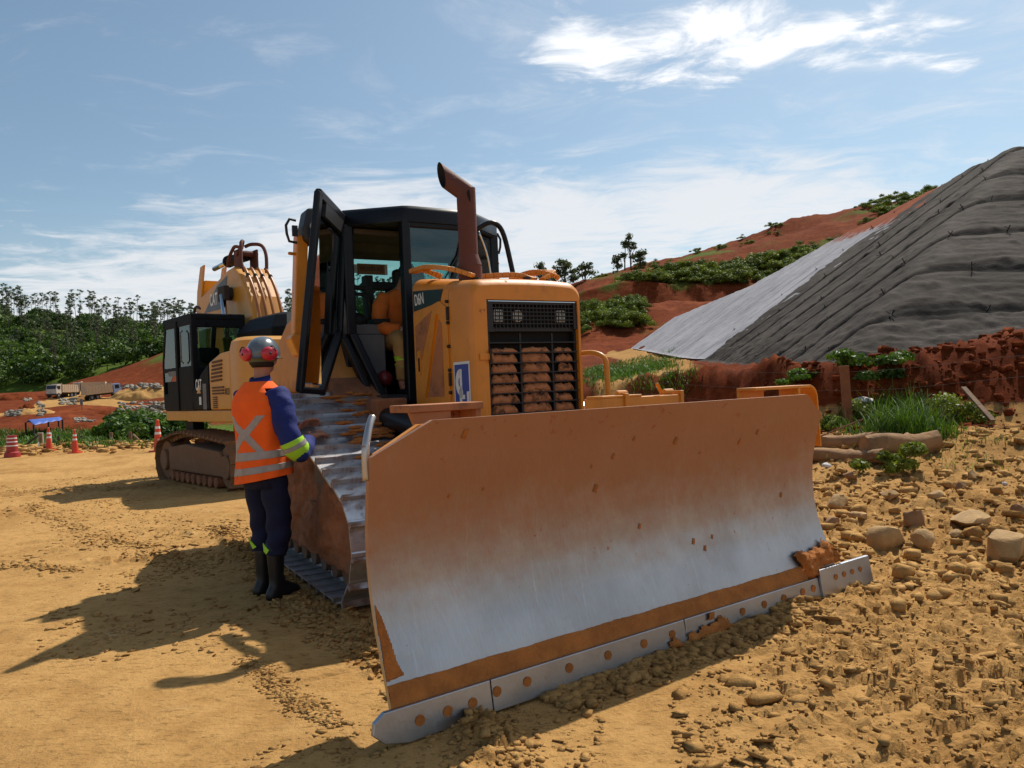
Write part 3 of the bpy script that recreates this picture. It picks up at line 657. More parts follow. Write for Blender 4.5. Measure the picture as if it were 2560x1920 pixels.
for sx_ in (-1, 1):
    tr = make_track(sx_ * 1.075, 0.75, TL_, dozer, 0.203, m_steelshoe)
    # frame packed with mud
    fr = MB(); po = inset(LOOP, 0.16)
    fr.prism([p for p in po if p[1] > 0.0], lambda u, v, t: (t, u, v), -.20, .20)
    fr.mm((-.24, 1.9, .24), (.24, 4.1, .62))
    fr.build('track_frame', m_track, tr)
    rr = random.Random(5)
    # lumpy mud wall on the outer side
    side = -1 if sx_ < 0 else 1
    ny, nz_ = 150, 70; V = []; keep = {}
    yy = np.linspace(1.62, 4.42, ny); zz_ = np.linspace(0.2, 1.42, nz_)
    Yg, Zg = np.meshgrid(yy, zz_); topz = np.interp(Yg, [1.6, 1.72, 2.52, 3.16, 3.7, 4.2, 4.42], [.62, .74, 1.02, 1.34, 1.36, .98, .6]); botz = np.interp(Yg, [1.55, 1.75, 2.1, 3.9, 4.42], [.16, .12, .20, .22, .3]) + .10 * np.abs(fbm(Yg * 3, Yg * 0, 3))
    d = .27 + .09 * fbm(Yg * 2.2, Zg * 2.2, 5, .6) + .05 * np.abs(fbm(Yg * 8, Zg * 8, 3)) - .10 * np.exp(-((Yg - 2.75) / .22) ** 2 - ((Zg - .82) / .2) ** 2) - .07 * sstep(.12, 0, topz - Zg)
    Zc = np.clip(Zg, botz, topz)
    V = np.stack([side * d, Yg, Zc], -1).reshape(-1, 3)
    np_mesh('mud_wall', V, grid_faces(nz_, ny), m_mud, tr)
    idl = MB()
    for (cy, cz, r_) in ((1.93, .45, .36), (4.1, .42, .34)): idl.cyl((-.1, cy, cz), (.1, cy, cz), r_, 28)
    idl.build('idler', m_track, tr, bevel=.01)
    sp = MB(); sp.cyl((-.06, 3.5, 1.03), (.06, 3.5, 1.03), .36, 30); sp.cyl((-.26, 3.5, 1.03), (.26, 3.5, 1.03), .2, 24); sp.build('sprocket', m_track, tr, bevel=.01)
    for k in range(7):
        rl = MB(); y = 2.15 + k * .28; rl.cyl((-.22, y, .17), (.22, y, .17), .085, 18); rl.build('roller', m_track, tr, bevel=.008)
# clods stuck on the left track pads
cl = MB(); rr = random.Random(9)
for k in range(60):
    i = rr.choice([6, 7, 8, 9, 5, 4, 6, 7]); y, z = LOOP[i]; y2, z2 = LOOP[i + 1]; t = rr.random(); y, z = y + (y2 - y) * t, z + (z2 - z) * t
    x = -.72 - rr.random() ** 1.4 * .42
    cl.sphere((x, y, z + .012), rr.uniform(.02, .045), 9, 6, sc=(rr.uniform(1.2, 3.2), rr.uniform(.5, .9), .35))
cl.v = [(v[0] + random.uniform(-.006, .006), v[1] + random.uniform(-.006, .006), v[2] + random.uniform(-.004, .004)) for v in cl.v]
cl.build('mud_clods', m_mudstrip, dozer)['kind'] = 'stuff'

# ---- chassis and lower body
c = MB()
c.mm((-.46, 1.75, .45), (.46, 4.5, 1.15)); c.mm((-.62, 3.2, 1.0), (.62, 4.9, 1.45)); c.mm((-.9, 4.3, .95), (.9, 5.15, 1.6))
c.mm((-.64, 2.7, .85), (.64, 3.3, 1.3)); c.cyl((-.7, 2.5, .95), (.7, 2.5, .95), .08)
c.build('chassis', m_dark, dozer, bevel=.02)
# sloping tank / fender behind the cab on the near side, and its twin
for s in (-1, 1):
    f = MB(); f.prism([(3.42, 1.52), (3.42, 1.60), (3.7, 2.0), (4.42, 2.24), (4.62, 2.20), (5.35, 1.86), (5.42, 1.5)], lambda u, v, t: (t, u, v), s * .60, s * 1.04)
    f.build('fender', m_yellow_dirty, dozer, bevel=.03)
    f = MB(); f.prism([(4.66, 2.19), (5.33, 1.87), (5.33, 1.88), (4.66, 2.20)], lambda u, v, t: (t, u, v), s * .72, s * 1.0); f.build('warning_decal', m_worn, dozer) if False else None
    f = MB(); f.prism([(3.05, 1.30), (3.42, 1.62), (5.0, 1.62), (5.1, 1.1), (3.6, 1.1)], lambda u, v, t: (t, u, v), s * .56, s * .98); f.build('fender_skirt', m_mud, dozer, bevel=.02)
# lift cylinders along the hood
for s in (-1, 1):
    f = MB(); f.cyl((s * .70, 2.9, 1.28), (s * .66, 1.55, 1.12), .085, 24); f.cyl((s * .66, 1.56, 1.121), (s * .66, 1.50, 1.115), .10, 24); f.build('lift_cylinder', m_black, dozer, auto=40)
    f = MB(); f.cyl((s * .66, 1.52, 1.117), (s * .62, .42, .92), .035, 16); f.build('cylinder_rod', m_chrome, dozer, auto=40)
    f = MB(); f.tube(smooth_path([(s * .6, 3.0, 1.2), (s * .62, 2.6, 1.08), (s * .60, 2.0, .96), (s * .6, 1.6, 1.0)]), .022, 10); f.tube(smooth_path([(s * .55, 3.0, 1.3), (s * .56, 2.5, 1.2), (s * .55, 2.1, 1.12)]), .02, 10); f.build('hydraulic_hose', m_rubber, dozer, smooth=True)
    f = MB(); f.mm((s * .52, 2.72, 1.12), (s * .8, 3.0, 1.42)); f.mm((s * .48, 1.9, .95), (s * .56, 2.7, 1.15)); f.build('cylinder_mount', m_mud, dozer, bevel=.02)

# ---- hood
def hood_ring(y, zt, w, z0, r=.10, n=6):
    pts = [(-w - .0, z0), (-w, zt - r)] + [(-w + r - r * math.cos(R(a)), zt - r + r * math.sin(R(a))) for a in np.linspace(0, 90, n + 1)[1:]]
    pts += [(x, zt + .012 * (1 - (x / w) ** 2)) for x in np.linspace(-w + r, w - r, 7)[1:-1]]
    pts += [(w - r + r * math.sin(R(a)), zt - r + r * math.cos(R(a))) for a in np.linspace(0, 90, n + 1)[:-1]] + [(w, zt - r), (w, z0)]
    return [(x, y, z) for x, z in pts]
h = MB()
ys = [(1.60, 2.235, .455, .12), (1.57, 2.20, .43, .12), (1.56, 2.19, .425, .12)]
rings = [hood_ring(1.565, 2.215, .464, .92, .10), hood_ring(1.58, 2.243, .475, .92, .10), hood_ring(1.62, 2.265, .48, .92, .10), hood_ring(1.93, 2.30, .48, .92, .10)]
h.loft(rings, False, False)
h.build('radiator_shroud', m_yellow, dozer, auto=50)
h = MB(); h.loft([hood_ring(1.938, 2.297, .478, .92, .10), hood_ring(2.62, 2.405, .478, .92, .10)], False, False); h.build('engine_hood', m_yellow, dozer, auto=50)
# front face: ring round the grille opening
fo = [(x, z) for x, y, z in hood_ring(1.565, 2.215, .464, .92, .10)]
gi = [(-.355, .95), (.442, .95), (.442, 2.115), (-.355, 2.115)]
def ring_face(outer, inner, y, name, m, parent):
    bm = bmesh.new(); vo = [bm.verts.new((x, y, z)) for x, z in outer]; vi = [bm.verts.new((x, y, z)) for x, z in inner]
    eo = [bm.edges.new((vo[i], vo[(i + 1) % len(vo)])) for i in range(len(vo))]; ei = [bm.edges.new((vi[i], vi[(i + 1) % len(vi)])) for i in range(len(vi))]
    bmesh.ops.triangle_fill(bm, edges=eo + ei, use_beauty=True)
    vb = [bm.verts.new((x, y + .10, z)) for x, z in inner]
    for i in range(len(vi)): bm.faces.new((vi[i], vi[(i + 1) % len(vi)], vb[(i + 1) % len(vb)], vb[i]))
    me = bpy.data.meshes.new(name); bm.to_mesh(me); bm.free(); return link_mesh(name, me, m, parent)
gr = ring_face(fo, gi, 1.564, 'front_panel', m_yellow, dozer)
gb = MB(); gb.mm((-.36, 1.66, .93), (.445, 1.70, 2.12)); gb.build('radiator_core', m_soot, dozer)
lp = MB(); lp.mm((-.35, 1.60, 1.885), (.437, 1.64, 1.915)); lp.mm((-.353, 1.585, 2.085), (.437, 1.63, 2.11)); lp.mm((-.354, 1.575, 1.88), (-.30, 1.64, 2.10)); lp.mm((.41, 1.575, 1.90), (.441, 1.64, 2.10))
n_ = 22
for k in range(1, n_): x = -.30 + .71 * k / n_; lp.mm((x - .0035, 1.588, 1.91), (x + .0035, 1.595, 2.09))
for k in range(1, 6): z = 1.912 + .175 * k / 6; lp.mm((-.30, 1.580, z - .0035), (.41, 1.5875, z + .0035))
lg = lp.build('lamp_guard', m_blackp, dozer)
tl = MB(); tl.mm((-.335, 1.577, 2.103), (.43, 1.5795, 2.109)); tl.build('edge_trim', m_chrome, lg)
for (x, kind) in ((-.24, 0), (-.07, 1), (.31, 0)):
    q_ = MB()
    if kind: q_.cyl((x, 1.64, 2.0), (x, 1.605, 2.0), .045, 24)
    else: q_.prism(rrect(x - .038, 1.955, x + .038, 2.045, .01), lambda u, v, t: (u, t, v), 1.605, 1.64)
    q_.build('headlight', m_lamp, lg)
# grille: louvre blades coated with dust behind a bar frame
gl = MB(); gl.mm((-.354, 1.60, .93), (-.322, 1.64, 1.88)); gl.mm((.420, 1.60, .93), (.441, 1.64, 1.90))
for x in (-.07, .212): gl.mm((x - .007, 1.588, .95), (x + .007, 1.602, 1.87))
for k in range(13): z = 1.80 - k * .0745; gl.mm((-.345, 1.575, z - .0045), (.432, 1.586, z + .0045))
grl = gl.build('grille', m_blackp, dozer)
rr = random.Random(4)
for (xa, xb, dens) in ((-.322, -.078, .75), (-.062, .203, 1.0), (.222, .418, .55)):
    for k in range(13):
        z0 = 1.868 - k * .0745; n = 26; V = []
        a0 = xa + .01 * rr.random(); a1 = xb - .035 * rr.random() * (2.2 - 2 * dens)
        if dens < .6 and k < 4: a0 = xa + .10 * rr.random()
        top = .066 * (0.5 if k < 2 else 1) 
        for j in range(n + 1):
            t = j / n; x = a0 + (a1 - a0) * t; e = min(1, min(t, 1 - t) * 9) ** .6
            hh = top * e * (0.62 + .38 * dens + .35 * vnoise(np.array([x * 38 + k * 7.7]), np.array([k * 3.3]))[0] + .25 * vnoise(np.array([x * 110 + k * 3]), np.array([k * 1.3]))[0])
            V += [(x, 1.628, z0 - .072), (x, 1.606 - .006 * e, z0 - .062), (x, 1.606 - .004 * e, z0 - .064 + hh * .7), (x, 1.628, z0 - .062 + hh)]
        F = [(4 * j + i, 4 * j + i + 1, 4 * j + 5 + i, 4 * j + 4 + i) for j in range(n) for i in range(3)]
        if not (k == 0): mesh_obj('louvre', V, F, m_louv, grl, smooth=True) if k else None
lv = MB()
for k in range(12): z0 = 1.868 - k * .0745; lv.bar((-.32, 1.632, z0 - .068), (.42, 1.632, z0 - .068), .05, .006)
lv.build('louvre_backing', m_soot, grl)
hb = MB(); hb.mm((-.36, 1.545, 1.68), (-.325, 1.60, 1.72)); hb.mm((-.43, 1.553, 1.675), (-.33, 1.562, 1.725)); hb.build('grille_hinge', m_yellow, dozer, bevel=.004)
hb = MB(); hb.cyl((-.345, 1.548, 1.655), (-.345, 1.548, 1.755), .012, 10); hb.build('hinge_bolt', m_dark, dozer)
hb = MB(); hb.sphere((-.405, 1.572, 1.22), .045, 16, 12, sc=(.75, .35, 6.5)); hb.build('shroud_bulge', m_yellow, dozer, smooth=True)
# side service door, hinges, window recess, decal, sticker
X0 = -.478
d = MB()
def sidep(poly, x0, x1, m, name, par=dozer, bevel=0.0):
    b_ = MB(); b_.prism(poly, lambda u, v, t: (t, u, v), x0, x1); return b_.build(name, m, par, bevel=bevel)
sd_ = sidep([(2.60, 1.33), (2.60, 2.10), (2.09, 2.16), (1.96, 2.10), (1.955, 1.33)], X0, X0 - .012, m_yellow, 'service_door', bevel=.003)
sidep([(2.565, 1.72), (2.565, 2.00), (2.22, 2.10), (2.46, 1.72)], X0 - .010, X0 - .0145, m_panel if 'm_panel' in globals() else m_mudyel, 'door_panel', sd_)
sidep([(2.36, 1.42), (2.05, 1.42), (2.05, 1.98), (2.10, 2.02)], X0 - .010, X0 - .0145, m_mudyel, 'door_panel', sd_)
b_ = MB(); b_.bar((X0 - .016, 2.38, 1.42), (X0 - .016, 2.12, 2.06), .008, .03, up=(1, 0, 0)); b_.build('door_rib', m_yellow, sd_)
sidep(rrect(2.47, 1.60, 2.54, 1.80, .02), X0 - .013, X0 - .018, m_yellow, 'latch_plate', sd_); sidep([(2.49, 1.63), (2.515, 1.63), (2.515, 1.74), (2.49, 1.74)], X0 - .017, X0 - .022, m_soot, 'door_latch', sd_)
sidep([(2.605, 2.13), (2.605, 2.30), (2.03, 2.245), (2.085, 2.155)], X0 - .001, X0 - .004, m_decal, 'model_decal')
text_mesh('lettering', 'D6N', .13, m_white, dozer, (X0 - .006, 2.48, 2.215), (0, -1, 0), (0, 0.1, 1), .001, .002, .72)
sidep([(2.48, 1.05), (2.36, 1.05), (2.36, 1.25), (2.48, 1.25)], X0 - .001, X0 - .004, m_decal, 'small_decal')
b_ = MB()
for z in (2.14, 1.98, 1.80, 1.62, 1.45, 1.30, 1.12): b_.cyl((X0, 1.945 if z < 2 else 1.95, z), (X0 - .022, 1.945, z), .013, 10)
for z in (2.05, 1.55): b_.mm((X0 - .02, 1.93, z - .05), (X0, 1.955, z + .05))
b_.build('hinge_bolts', m_dark, dozer)
sg = sidep([(1.885, 1.24), (1.625, 1.24), (1.625, 1.675), (1.885, 1.675)], X0 - .003, X0 - .006, m_white, 'company_sticker')
sidep([(1.868, 1.24), (1.640, 1.24), (1.640, 1.655), (1.868, 1.655)], X0 - .006, X0 - .008, m_bluesign, 'sticker_field', sg)
def glyph(polys):
    g_ = MB()
    for poly in polys: g_.prism([(1.868 - u * .228, 1.655 - v * .40) for u, v in poly], lambda a, c_, t: (t, a, c_), X0 - .008, X0 - .0095)
    return g_.build('emblem', m_white, sg)
def halfring(cx, cy, r0, r1, a0, a1, ky=.57, n=14):
    return [(cx + r1 * math.cos(R(a0 + (a1 - a0) * i / n)), cy + ky * r1 * math.sin(R(a0 + (a1 - a0) * i / n))) for i in range(n + 1)] + [(cx + r0 * math.cos(R(a1 + (a0 - a1) * i / n)), cy + ky * r0 * math.sin(R(a1 + (a0 - a1) * i / n))) for i in range(n + 1)]
glyph([halfring(.40, .33, .14, .34, 90, 270, .72), [(.40, .085), (.40, .19), (.34, .19), (.34, .085)], [(.36, .085), (.52, .085), (.52, .62), (.36, .62)], [(.30, .48), (.56, .48), (.56, .57), (.30, .57)],
       halfring(.66, .68, .14, .34, 0, 180, .72), [(.84, .50), (1.0, .50), (1.0, .69), (.84, .69)], [(.32, .40), (.48, .40), (.48, .69), (.32, .69)], [(.48, .56), (.70, .56), (.70, .64), (.48, .64)]])
# hood grab rails, caps, right hand handle
def flatrail(pts, w=.075, t=.036):
    rl = MB()
    for a_, b2 in zip(pts[:-1], pts[1:]): rl.bar(a_, b2, w, t)
    rl.build('hood_rail', m_yellow, dozer, bevel=.006)
flatrail(smooth_path([(-.50, 2.55, 2.455), (-.47, 2.30, 2.455), (-.40, 2.02, 2.40), (-.30, 1.86, 2.33)], 4)); flatrail(smooth_path([(-.47, 2.42, 2.45), (-.40, 2.38, 2.42), (-.33, 2.36, 2.39)], 3))
flatrail(smooth_path([(-.12, 2.1, 2.36), (0.1, 2.0, 2.37), (.22, 1.95, 2.35), (.26, 1.88, 2.32)], 4)); flatrail(smooth_path([(.50, 2.5, 2.42), (.47, 2.2, 2.43), (.46, 1.95, 2.40), (.38, 1.85, 2.36), (.30, 1.83, 2.31)], 4))
flatrail(smooth_path([(.30, 2.3, 2.38), (.33, 2.0, 2.40), (.40, 1.84, 2.36), (.44, 1.80, 2.32)], 4))
cp = MB(); cp.cyl((.17, 1.85, 2.28), (.17, 1.85, 2.335), .03, 16); cp.cyl((.33, 1.80, 2.27), (.33, 1.80, 2.31), .022, 12); cp.cyl((-.27, 1.86, 2.27), (-.27, 1.86, 2.32), .02, 10); cp.build('filler_cap', m_dark, dozer)
hd = MB(); hd.tube(smooth_path([(.47, 1.62, 1.71), (.53, 1.50, 1.71), (.575, 1.42, 1.66), (.585, 1.41, 1.55), (.585, 1.41, 1.30), (.585, 1.41, 1.05)], 5), .021, 12); hd.build('grab_handle', m_yellow, dozer, smooth=True)
hd = MB(); hd.tube([(.40, 1.56, .9), (.40, 1.56, 1.9)], .001, 4); 
# exhaust stack with a cut-off elbow
e = MB(); EX, EY = -.27, 1.98
e.cyl((EX + .01, EY, 2.25), (EX + .01, EY, 2.42), .092, 28, .092); e.cyl((EX + .01, EY, 2.42), (EX, EY, 2.50), .092, 28, .076); e.cyl((EX, EY, 2.49), (EX, EY, 2.97), .074, 28)
exh = e.build('exhaust_pipe', m_exh, dozer, auto=40)
ax = Vector((-.55, .52, .62)).normalized(); p0 = Vector((EX, EY, 3.0)); V = []
seg = 28; up = Vector((0, 0, 1)); xx = ax.cross(up).normalized(); yy_ = xx.cross(ax)
r1 = [Vector((EX + .074 * math.cos(2 * math.pi * k / seg), EY + .074 * math.sin(2 * math.pi * k / seg), 0)) for k in range(seg)]
m1 = []
for v in r1:   # mitre: where the vertical wall meets the inclined pipe
    nrm = (ax + Vector((0, 0, 1))).normalized(); dz = -((v - Vector((EX, EY, 0))).dot(nrm)) / nrm.z; m1.append(Vector((v.x, v.y, 2.99 + dz)))
tipn = Vector((-.93, .12, -.05)).normalized(); tipc = Vector((EX, EY, 2.99)) + ax * .25
m2 = []
for v in m1:
    t = (tipc - v).dot(tipn) / ax.dot(tipn); m2.append(v + ax * t)
e = MB(); e.loft([[Vector((v.x, v.y, 2.90)) for v in r1], m1, m2], True, False)
ctr = sum(m2, Vector()) / seg; inn = [ctr + (v - ctr) * .94 for v in m2]; ins = [v - ax * .25 for v in inn]
e.build('exhaust_elbow', m_exh, exh, auto=30)
e = MB(); e.loft([m2, inn, ins], True, False); e.add(ins, [tuple(range(seg))]); e.build('exhaust_mouth', m_soot, exh)
# ---------------------------------------------------------------- dozer cab
FLp, FRp, SLp, SRp, RLp, RRp = (-.33, 3.10), (.33, 3.10), (-.75, 3.45), (.75, 3.45), (-.75, 4.30), (.75, 4.30)
RZ = 3.0
cb = MB()
def pillar(p, z0, z1, w=.09, d=None, p2=None):
    q_ = p2 or p; cb.bar((p[0], p[1], z0), (q_[0], q_[1], z1), w, d or w, up=(0, 1, 0))
pillar(FLp, 1.38, RZ, .08, .10); pillar(FRp, 1.38, RZ, .08, .10)
for P_ in (SLp, SRp): pillar(P_, 2.0, RZ, .09, .12)
pillar(RLp, 1.5, RZ, .12); pillar(RRp, 1.5, RZ, .12)
for s in (-1, 1):
    a = Vector((s * .33, 3.10, 0)); c_ = Vector((s * .75, 3.45, 0)); d_ = (c_ - a)
    P3 = lambda t, z: a + d_ * t + Vector((0, 0, z))
    cb.bar(P3(1.0, 2.05), P3(.48, 1.42), .07, .09, up=(0, 1, 0)); cb.bar(P3(1.12, 1.98), P3(.66, 1.40), .06, .10, up=(0, 1, 0))
    cb.bar(P3(.6, 1.41), P3(0, 1.41), .08, .07)
cb.mm((-.30, 3.06, 1.38), (.30, 3.12, 2.36)); cb.mm((-.30, 3.06, 2.94), (.30, 3.13, RZ))
for s in (-1, 1):
    cb.mm((s * .72, 3.5, 1.5), (s * .78, 4.28, 2.08)); cb.mm((s * .72, 3.5, 2.92), (s * .78, 4.28, RZ))
cb.mm((-.70, 4.27, 1.5), (.70, 4.33, 2.12)); cb.mm((-.70, 4.27, 2.88), (.70, 4.33, RZ)); cb.mm((.16, 4.28, 2.12), (.24, 4.33, 2.88)) if False else None
cb.mm((-.70, 3.15, 1.33), (.70, 4.28, 1.38))
cabf = cb.build('cab_frame', m_black, dozer, bevel=.012)
def offs(poly, d):
    c0 = (0, 3.8); return [(c0[0] + (x - c0[0]) * (1 + d), c0[1] + (y - c0[1]) * (1 + d * .6)) for x, y in poly]
rp = [(-.30, 3.04), (.30, 3.04), (.36, 3.06), (.80, 3.42), (.82, 3.48), (.82, 4.34), (.76, 4.40), (-.76, 4.40), (-.82, 4.34), (-.82, 3.48), (-.80, 3.42), (-.36, 3.06)]
rf = MB(); rf.loft([[(x, y, 2.985) for x, y in rp], [(x, y, 3.09) for x, y in rp], [(x * .97, 3.8 + (y - 3.8) * .97, 3.13) for x, y in rp], [(x * .86, 3.8 + (y - 3.8) * .86, 3.145) for x, y in rp]], True, True)
rf.build('cab_roof', m_black, dozer, auto=50)
rf = MB(); rf.mm((.1, 3.3, 3.14), (.16, 3.36, 3.18)); rf.mm((-.5, 3.9, 3.14), (.5, 4.2, 3.17)); rf.build('roof_fitting', m_blackp, dozer, bevel=.01)
rf = MB(); rf.mm((-.68, 3.45, 2.93), (.68, 4.27, 2.98)); rf.prism([(3.85, 2.93), (4.26, 2.93), (4.26, 2.84), (4.12, 2.82), (3.95, 2.86)], lambda u, v, t: (t, u, v), -.68, .68); rf.mm((-.25, 3.12, 2.93), (.25, 3.45, 2.98)); rf.build('cab_lining', m_interior, dozer, bevel=.01)
def quadglass(name, pts, par=dozer):
    n = Vector((pts[1][0] - pts[0][0], pts[1][1] - pts[0][1], pts[1][2] - pts[0][2])).cross(Vector((pts[2][0] - pts[0][0], pts[2][1] - pts[0][1], pts[2][2] - pts[0][2]))).normalized() * .006
    V = [Vector(p) for p in pts] + [Vector(p) + n for p in pts]; k = len(pts)
    return mesh_obj(name, V, [tuple(range(k)), tuple(reversed(range(k, 2 * k)))] + [(i, k + i, k + (i + 1) % k, (i + 1) % k) for i in range(k)], m_glass, par)
quadglass('windscreen', [(-.29, 3.085, 2.36), (.29, 3.085, 2.36), (.29, 3.085, 2.94), (-.29, 3.085, 2.94)])
rwin = quadglass('rear_window', [(-.69, 4.30, 2.12), (.69, 4.30, 2.12), (.69, 4.30, 2.88), (-.69, 4.30, 2.88)])
for s in (-1, 1): quadglass('side_window', [(s * .75, 3.52, 2.08), (s * .75, 4.25, 2.08), (s * .75, 4.25, 2.92), (s * .75, 3.52, 2.92)])
sgn = MB(); sgn.mm((-.375, 4.27, 2.69), (-.075, 4.275, 2.80)); sg1 = sgn.build('paper_note', mat('taped card', (0.33, 0.16, 0.09), 0.8, var=.2), rwin)
sgn = MB(); sgn.mm((-.42, 4.272, 2.70), (-.375, 4.276, 2.79)); sgn.mm((-.08, 4.266, 2.69), (-.05, 4.27, 2.80)); sgn.build('tape_strip', m_white, sg1)
text_mesh('lettering', 'VIDEO-X2', .062, m_decal, sg1, (-.225, 4.266, 2.745), (1, 0, 0), (0, 0, 1), .0005, 0, .9)
# far door (closed) on the right and the open near door
def door_frame(T, Hh, Hm, Ib, Fb, parent, name):
    pts = [Vector(p) for p in (T, Hh, Hm, Ib, Fb)]; f = MB(); n = (pts[1] - pts[0]).cross(pts[4] - pts[0]).normalized()
    for i in range(5):
        p, q_ = pts[i], pts[(i + 1) % 5]; w = (.085, .05, .075, .055, .09)[i]; d = (q_ - p).normalized()
        f.bar(p - d * .02, q_ + d * .02, w, .055, up=n)
    fo_ = f.build(name, m_black, parent, bevel=.016)
    c = sum(pts, Vector()) / 5; ins = [c + (p - c) * .93 for p in pts]; quadglass('door_glass', ins, fo_)
    return fo_, pts, n
dfr, dp, dn = door_frame((-1.17, 2.85, 3.11), (-.77, 3.44, 3.04), (-.85, 3.44, 2.02), (-1.17, 2.98, 1.50), (-1.385, 2.85, 1.52), dozer, 'open_door')
dfr['label'] = 'open near-side cab door swung out to the left'
dd = MB(); u_ = (dp[4] - dp[0]); 
P0 = dp[0] + (dp[1] - dp[0]) * .25
for k in range(1): dd.tube(smooth_path([dp[0] + (dp[1] - dp[0]) * .45 + u_ * .12, dp[0] + (dp[1] - dp[0]) * .62 + u_ * .15, dp[0] + (dp[1] - dp[0]) * .62 + u_ * .4, dp[0] + (dp[1] - dp[0]) * .60 + u_ * .58, dp[0] + (dp[1] - dp[0]) * .85 + u_ * .64], 6), .014, 8)
dd.build('door_grab_bar', m_blackp, dfr, smooth=True)
dd = MB(); dd.tube([dp[0] + (dp[1] - dp[0]) * .3 + u_ * .2, dp[0] + (dp[1] - dp[0]) * .45 + u_ * .215, dp[0] + (dp[1] - dp[0]) * .6 + u_ * .21], .008, 8); dd.build('stay_rod', m_chrome, dfr)
dd = MB(); dd.prism([(0, 0), (1, 0), (1, 1), (0, 1)], lambda a, b_, t: dp[0] + (dp[1] - dp[0]) * (.18 + .7 * a) + u_ * (.02 + .07 * b_) + dn * t, -.03, .01); dd.build('door_header', m_blackp, dfr)
dfr2, dp2, dn2 = door_frame((.34, 3.09, 3.0), (.76, 3.44, 3.0), (.78, 3.44, 2.02), (.58, 3.28, 1.48), (.36, 3.09, 1.48), dozer, 'far_door')
# wiper, outside rails right
w = MB(); w.bar((-.05, 3.06, 2.36), (.18, 3.055, 2.72), .012); w.bar((.06, 3.06, 2.36), (.20, 3.055, 2.62), .01); w.bar((.10, 3.058, 2.45), (.22, 3.055, 2.85), .014); w.build('wiper', m_blackp, dozer)
w = MB(); w.tube(smooth_path([(.36, 3.03, 2.95), (.50, 3.0, 3.02), (.62, 3.0, 2.95), (.70, 3.0, 2.65), (.76, 3.0, 2.3), (.78, 3.0, 2.0)], 5), .024, 10); w.build('mirror_rail', m_black, dozer, smooth=True)
w = MB(); w.tube(smooth_path([(.42, 3.10, 2.95), (.52, 3.12, 2.7), (.58, 3.15, 2.3), (.62, 3.2, 2.0)], 5), .012, 8); w.build('wire_loom', m_chrome, dozer, smooth=True)
# roll-over posts with lamp boxes and mirrors
for s in (-1, 1):
    p = MB(); p.bar((s * 1.05, 4.12, 2.0), (s * 1.0, 4.05, 3.0), .11, .14, up=(0, 1, 0)); p.prism([(-.07, 0), (.10, 0), (.16, -.10), (.30, -.16), (.30, -.30), (-.04, -.20), (-.10, -.04)], lambda u, v, t: (s * (1.05 - u), t, 2.06 + v), 4.0, 4.22)
    p.bar((s * 1.0, 4.1, 3.0), (s * .75, 4.2, 3.06), .12, .12); p.bar((s * 1.045, 4.03, 2.82), (s * 1.14, 4.0, 2.82), .03, .03); p.build('rollover_post', m_yellow, dozer, bevel=.012)
    l = MB(); l.prism([(-1.02, 3.06), (-.98, 3.23), (-.88, 3.24), (-.84, 3.20), (-.85, 2.95), (-.94, 2.90), (-1.0, 2.94)], lambda u, v, t: (-s * u, t, v), 3.86, 4.1)
    l.mm((s * .80, 3.84, 2.86), (s * .88, 4.0, 3.12)); lb = l.build('lamp_box', m_blackp, dozer, bevel=.02)
    l = MB(); l.cyl((s * .92, 3.87, 3.06), (s * .92, 3.83, 3.06), .045, 16); l.cyl((s * .84, 3.84, 2.98), (s * .84, 3.81, 2.98), .03, 12); l.build('work_lamp', m_lamp, lb)
    l = MB(); fr_ = [(1.06, 3.13), (1.12, 3.14), (1.155, 3.08), (1.15, 3.0), (1.13, 2.93), (1.06, 2.92)]
    l.tube([(s * a, 3.98, z) for a, z in fr_], .013, 8); l.mm((s * 1.05, 3.96, 2.98), (s * 1.10, 3.99, 3.08)); l.build('side_mirror', m_blackp, dozer)
pk = MB(); pk.mm((.60, 3.9, 2.62), (.84, 3.96, 2.98)); pk.build('air_cleaner_box', m_yellow, dozer, bevel=.02)
# interior
it = MB(); it.mm((-.16, 3.95, 1.80), (.34, 4.12, 2.52)); it.mm((-.18, 3.55, 1.78), (.34, 4.05, 1.92)); it.mm((-.08, 4.0, 2.5), (.26, 4.12, 2.72)); it.mm((-.1, 3.6, 1.38), (.3, 4.1, 1.8))
it.build('seat', m_rubber, dozer, bevel=.04)
it = MB(); it.mm((-.70, 3.62, 2.02), (-.34, 3.85, 2.12)); it.mm((-.70, 3.60, 1.40), (-.36, 3.86, 2.02)); it.build('side_console', m_intgrey, dozer, bevel=.015)
it = MB(); it.mm((-.46, 3.60, 2.12), (-.30, 3.85, 2.17)); it.sphere((-.60, 3.72, 2.15), .11, 18, 10, sc=(1, 1, .8)); it.tube(smooth_path([(-.42, 3.9, 2.1), (-.42, 3.9, 2.45), (-.5, 3.92, 2.5), (-.68, 3.95, 2.52)]), .025, 8); it.tube(smooth_path([(-.40, 3.88, 2.2), (-.42, 3.85, 2.38), (-.5, 3.86, 2.43), (-.68, 3.9, 2.42)]), .02, 8)
it.mm((-.44, 3.86, 2.1), (-.36, 3.98, 2.62)); it.mm((-.40, 4.0, 2.5), (-.05, 4.12, 2.58)); it.build('control_levers', m_rubber, dozer, bevel=.008)
it = MB(); it.mm((-.25, 3.2, 2.1), (.3, 3.32, 2.36)); it.bar((-.2, 3.25, 2.3), (-.26, 3.3, 2.62), .03, .06); it.build('dashboard', m_rubber, dozer, bevel=.02)
it = MB(); it.sphere((-.42, 3.5, 1.60), .075, 16, 10); it.build('extinguisher', mat('dull red enamel', (0.20, 0.02, 0.02), 0.4), dozer, smooth=True)
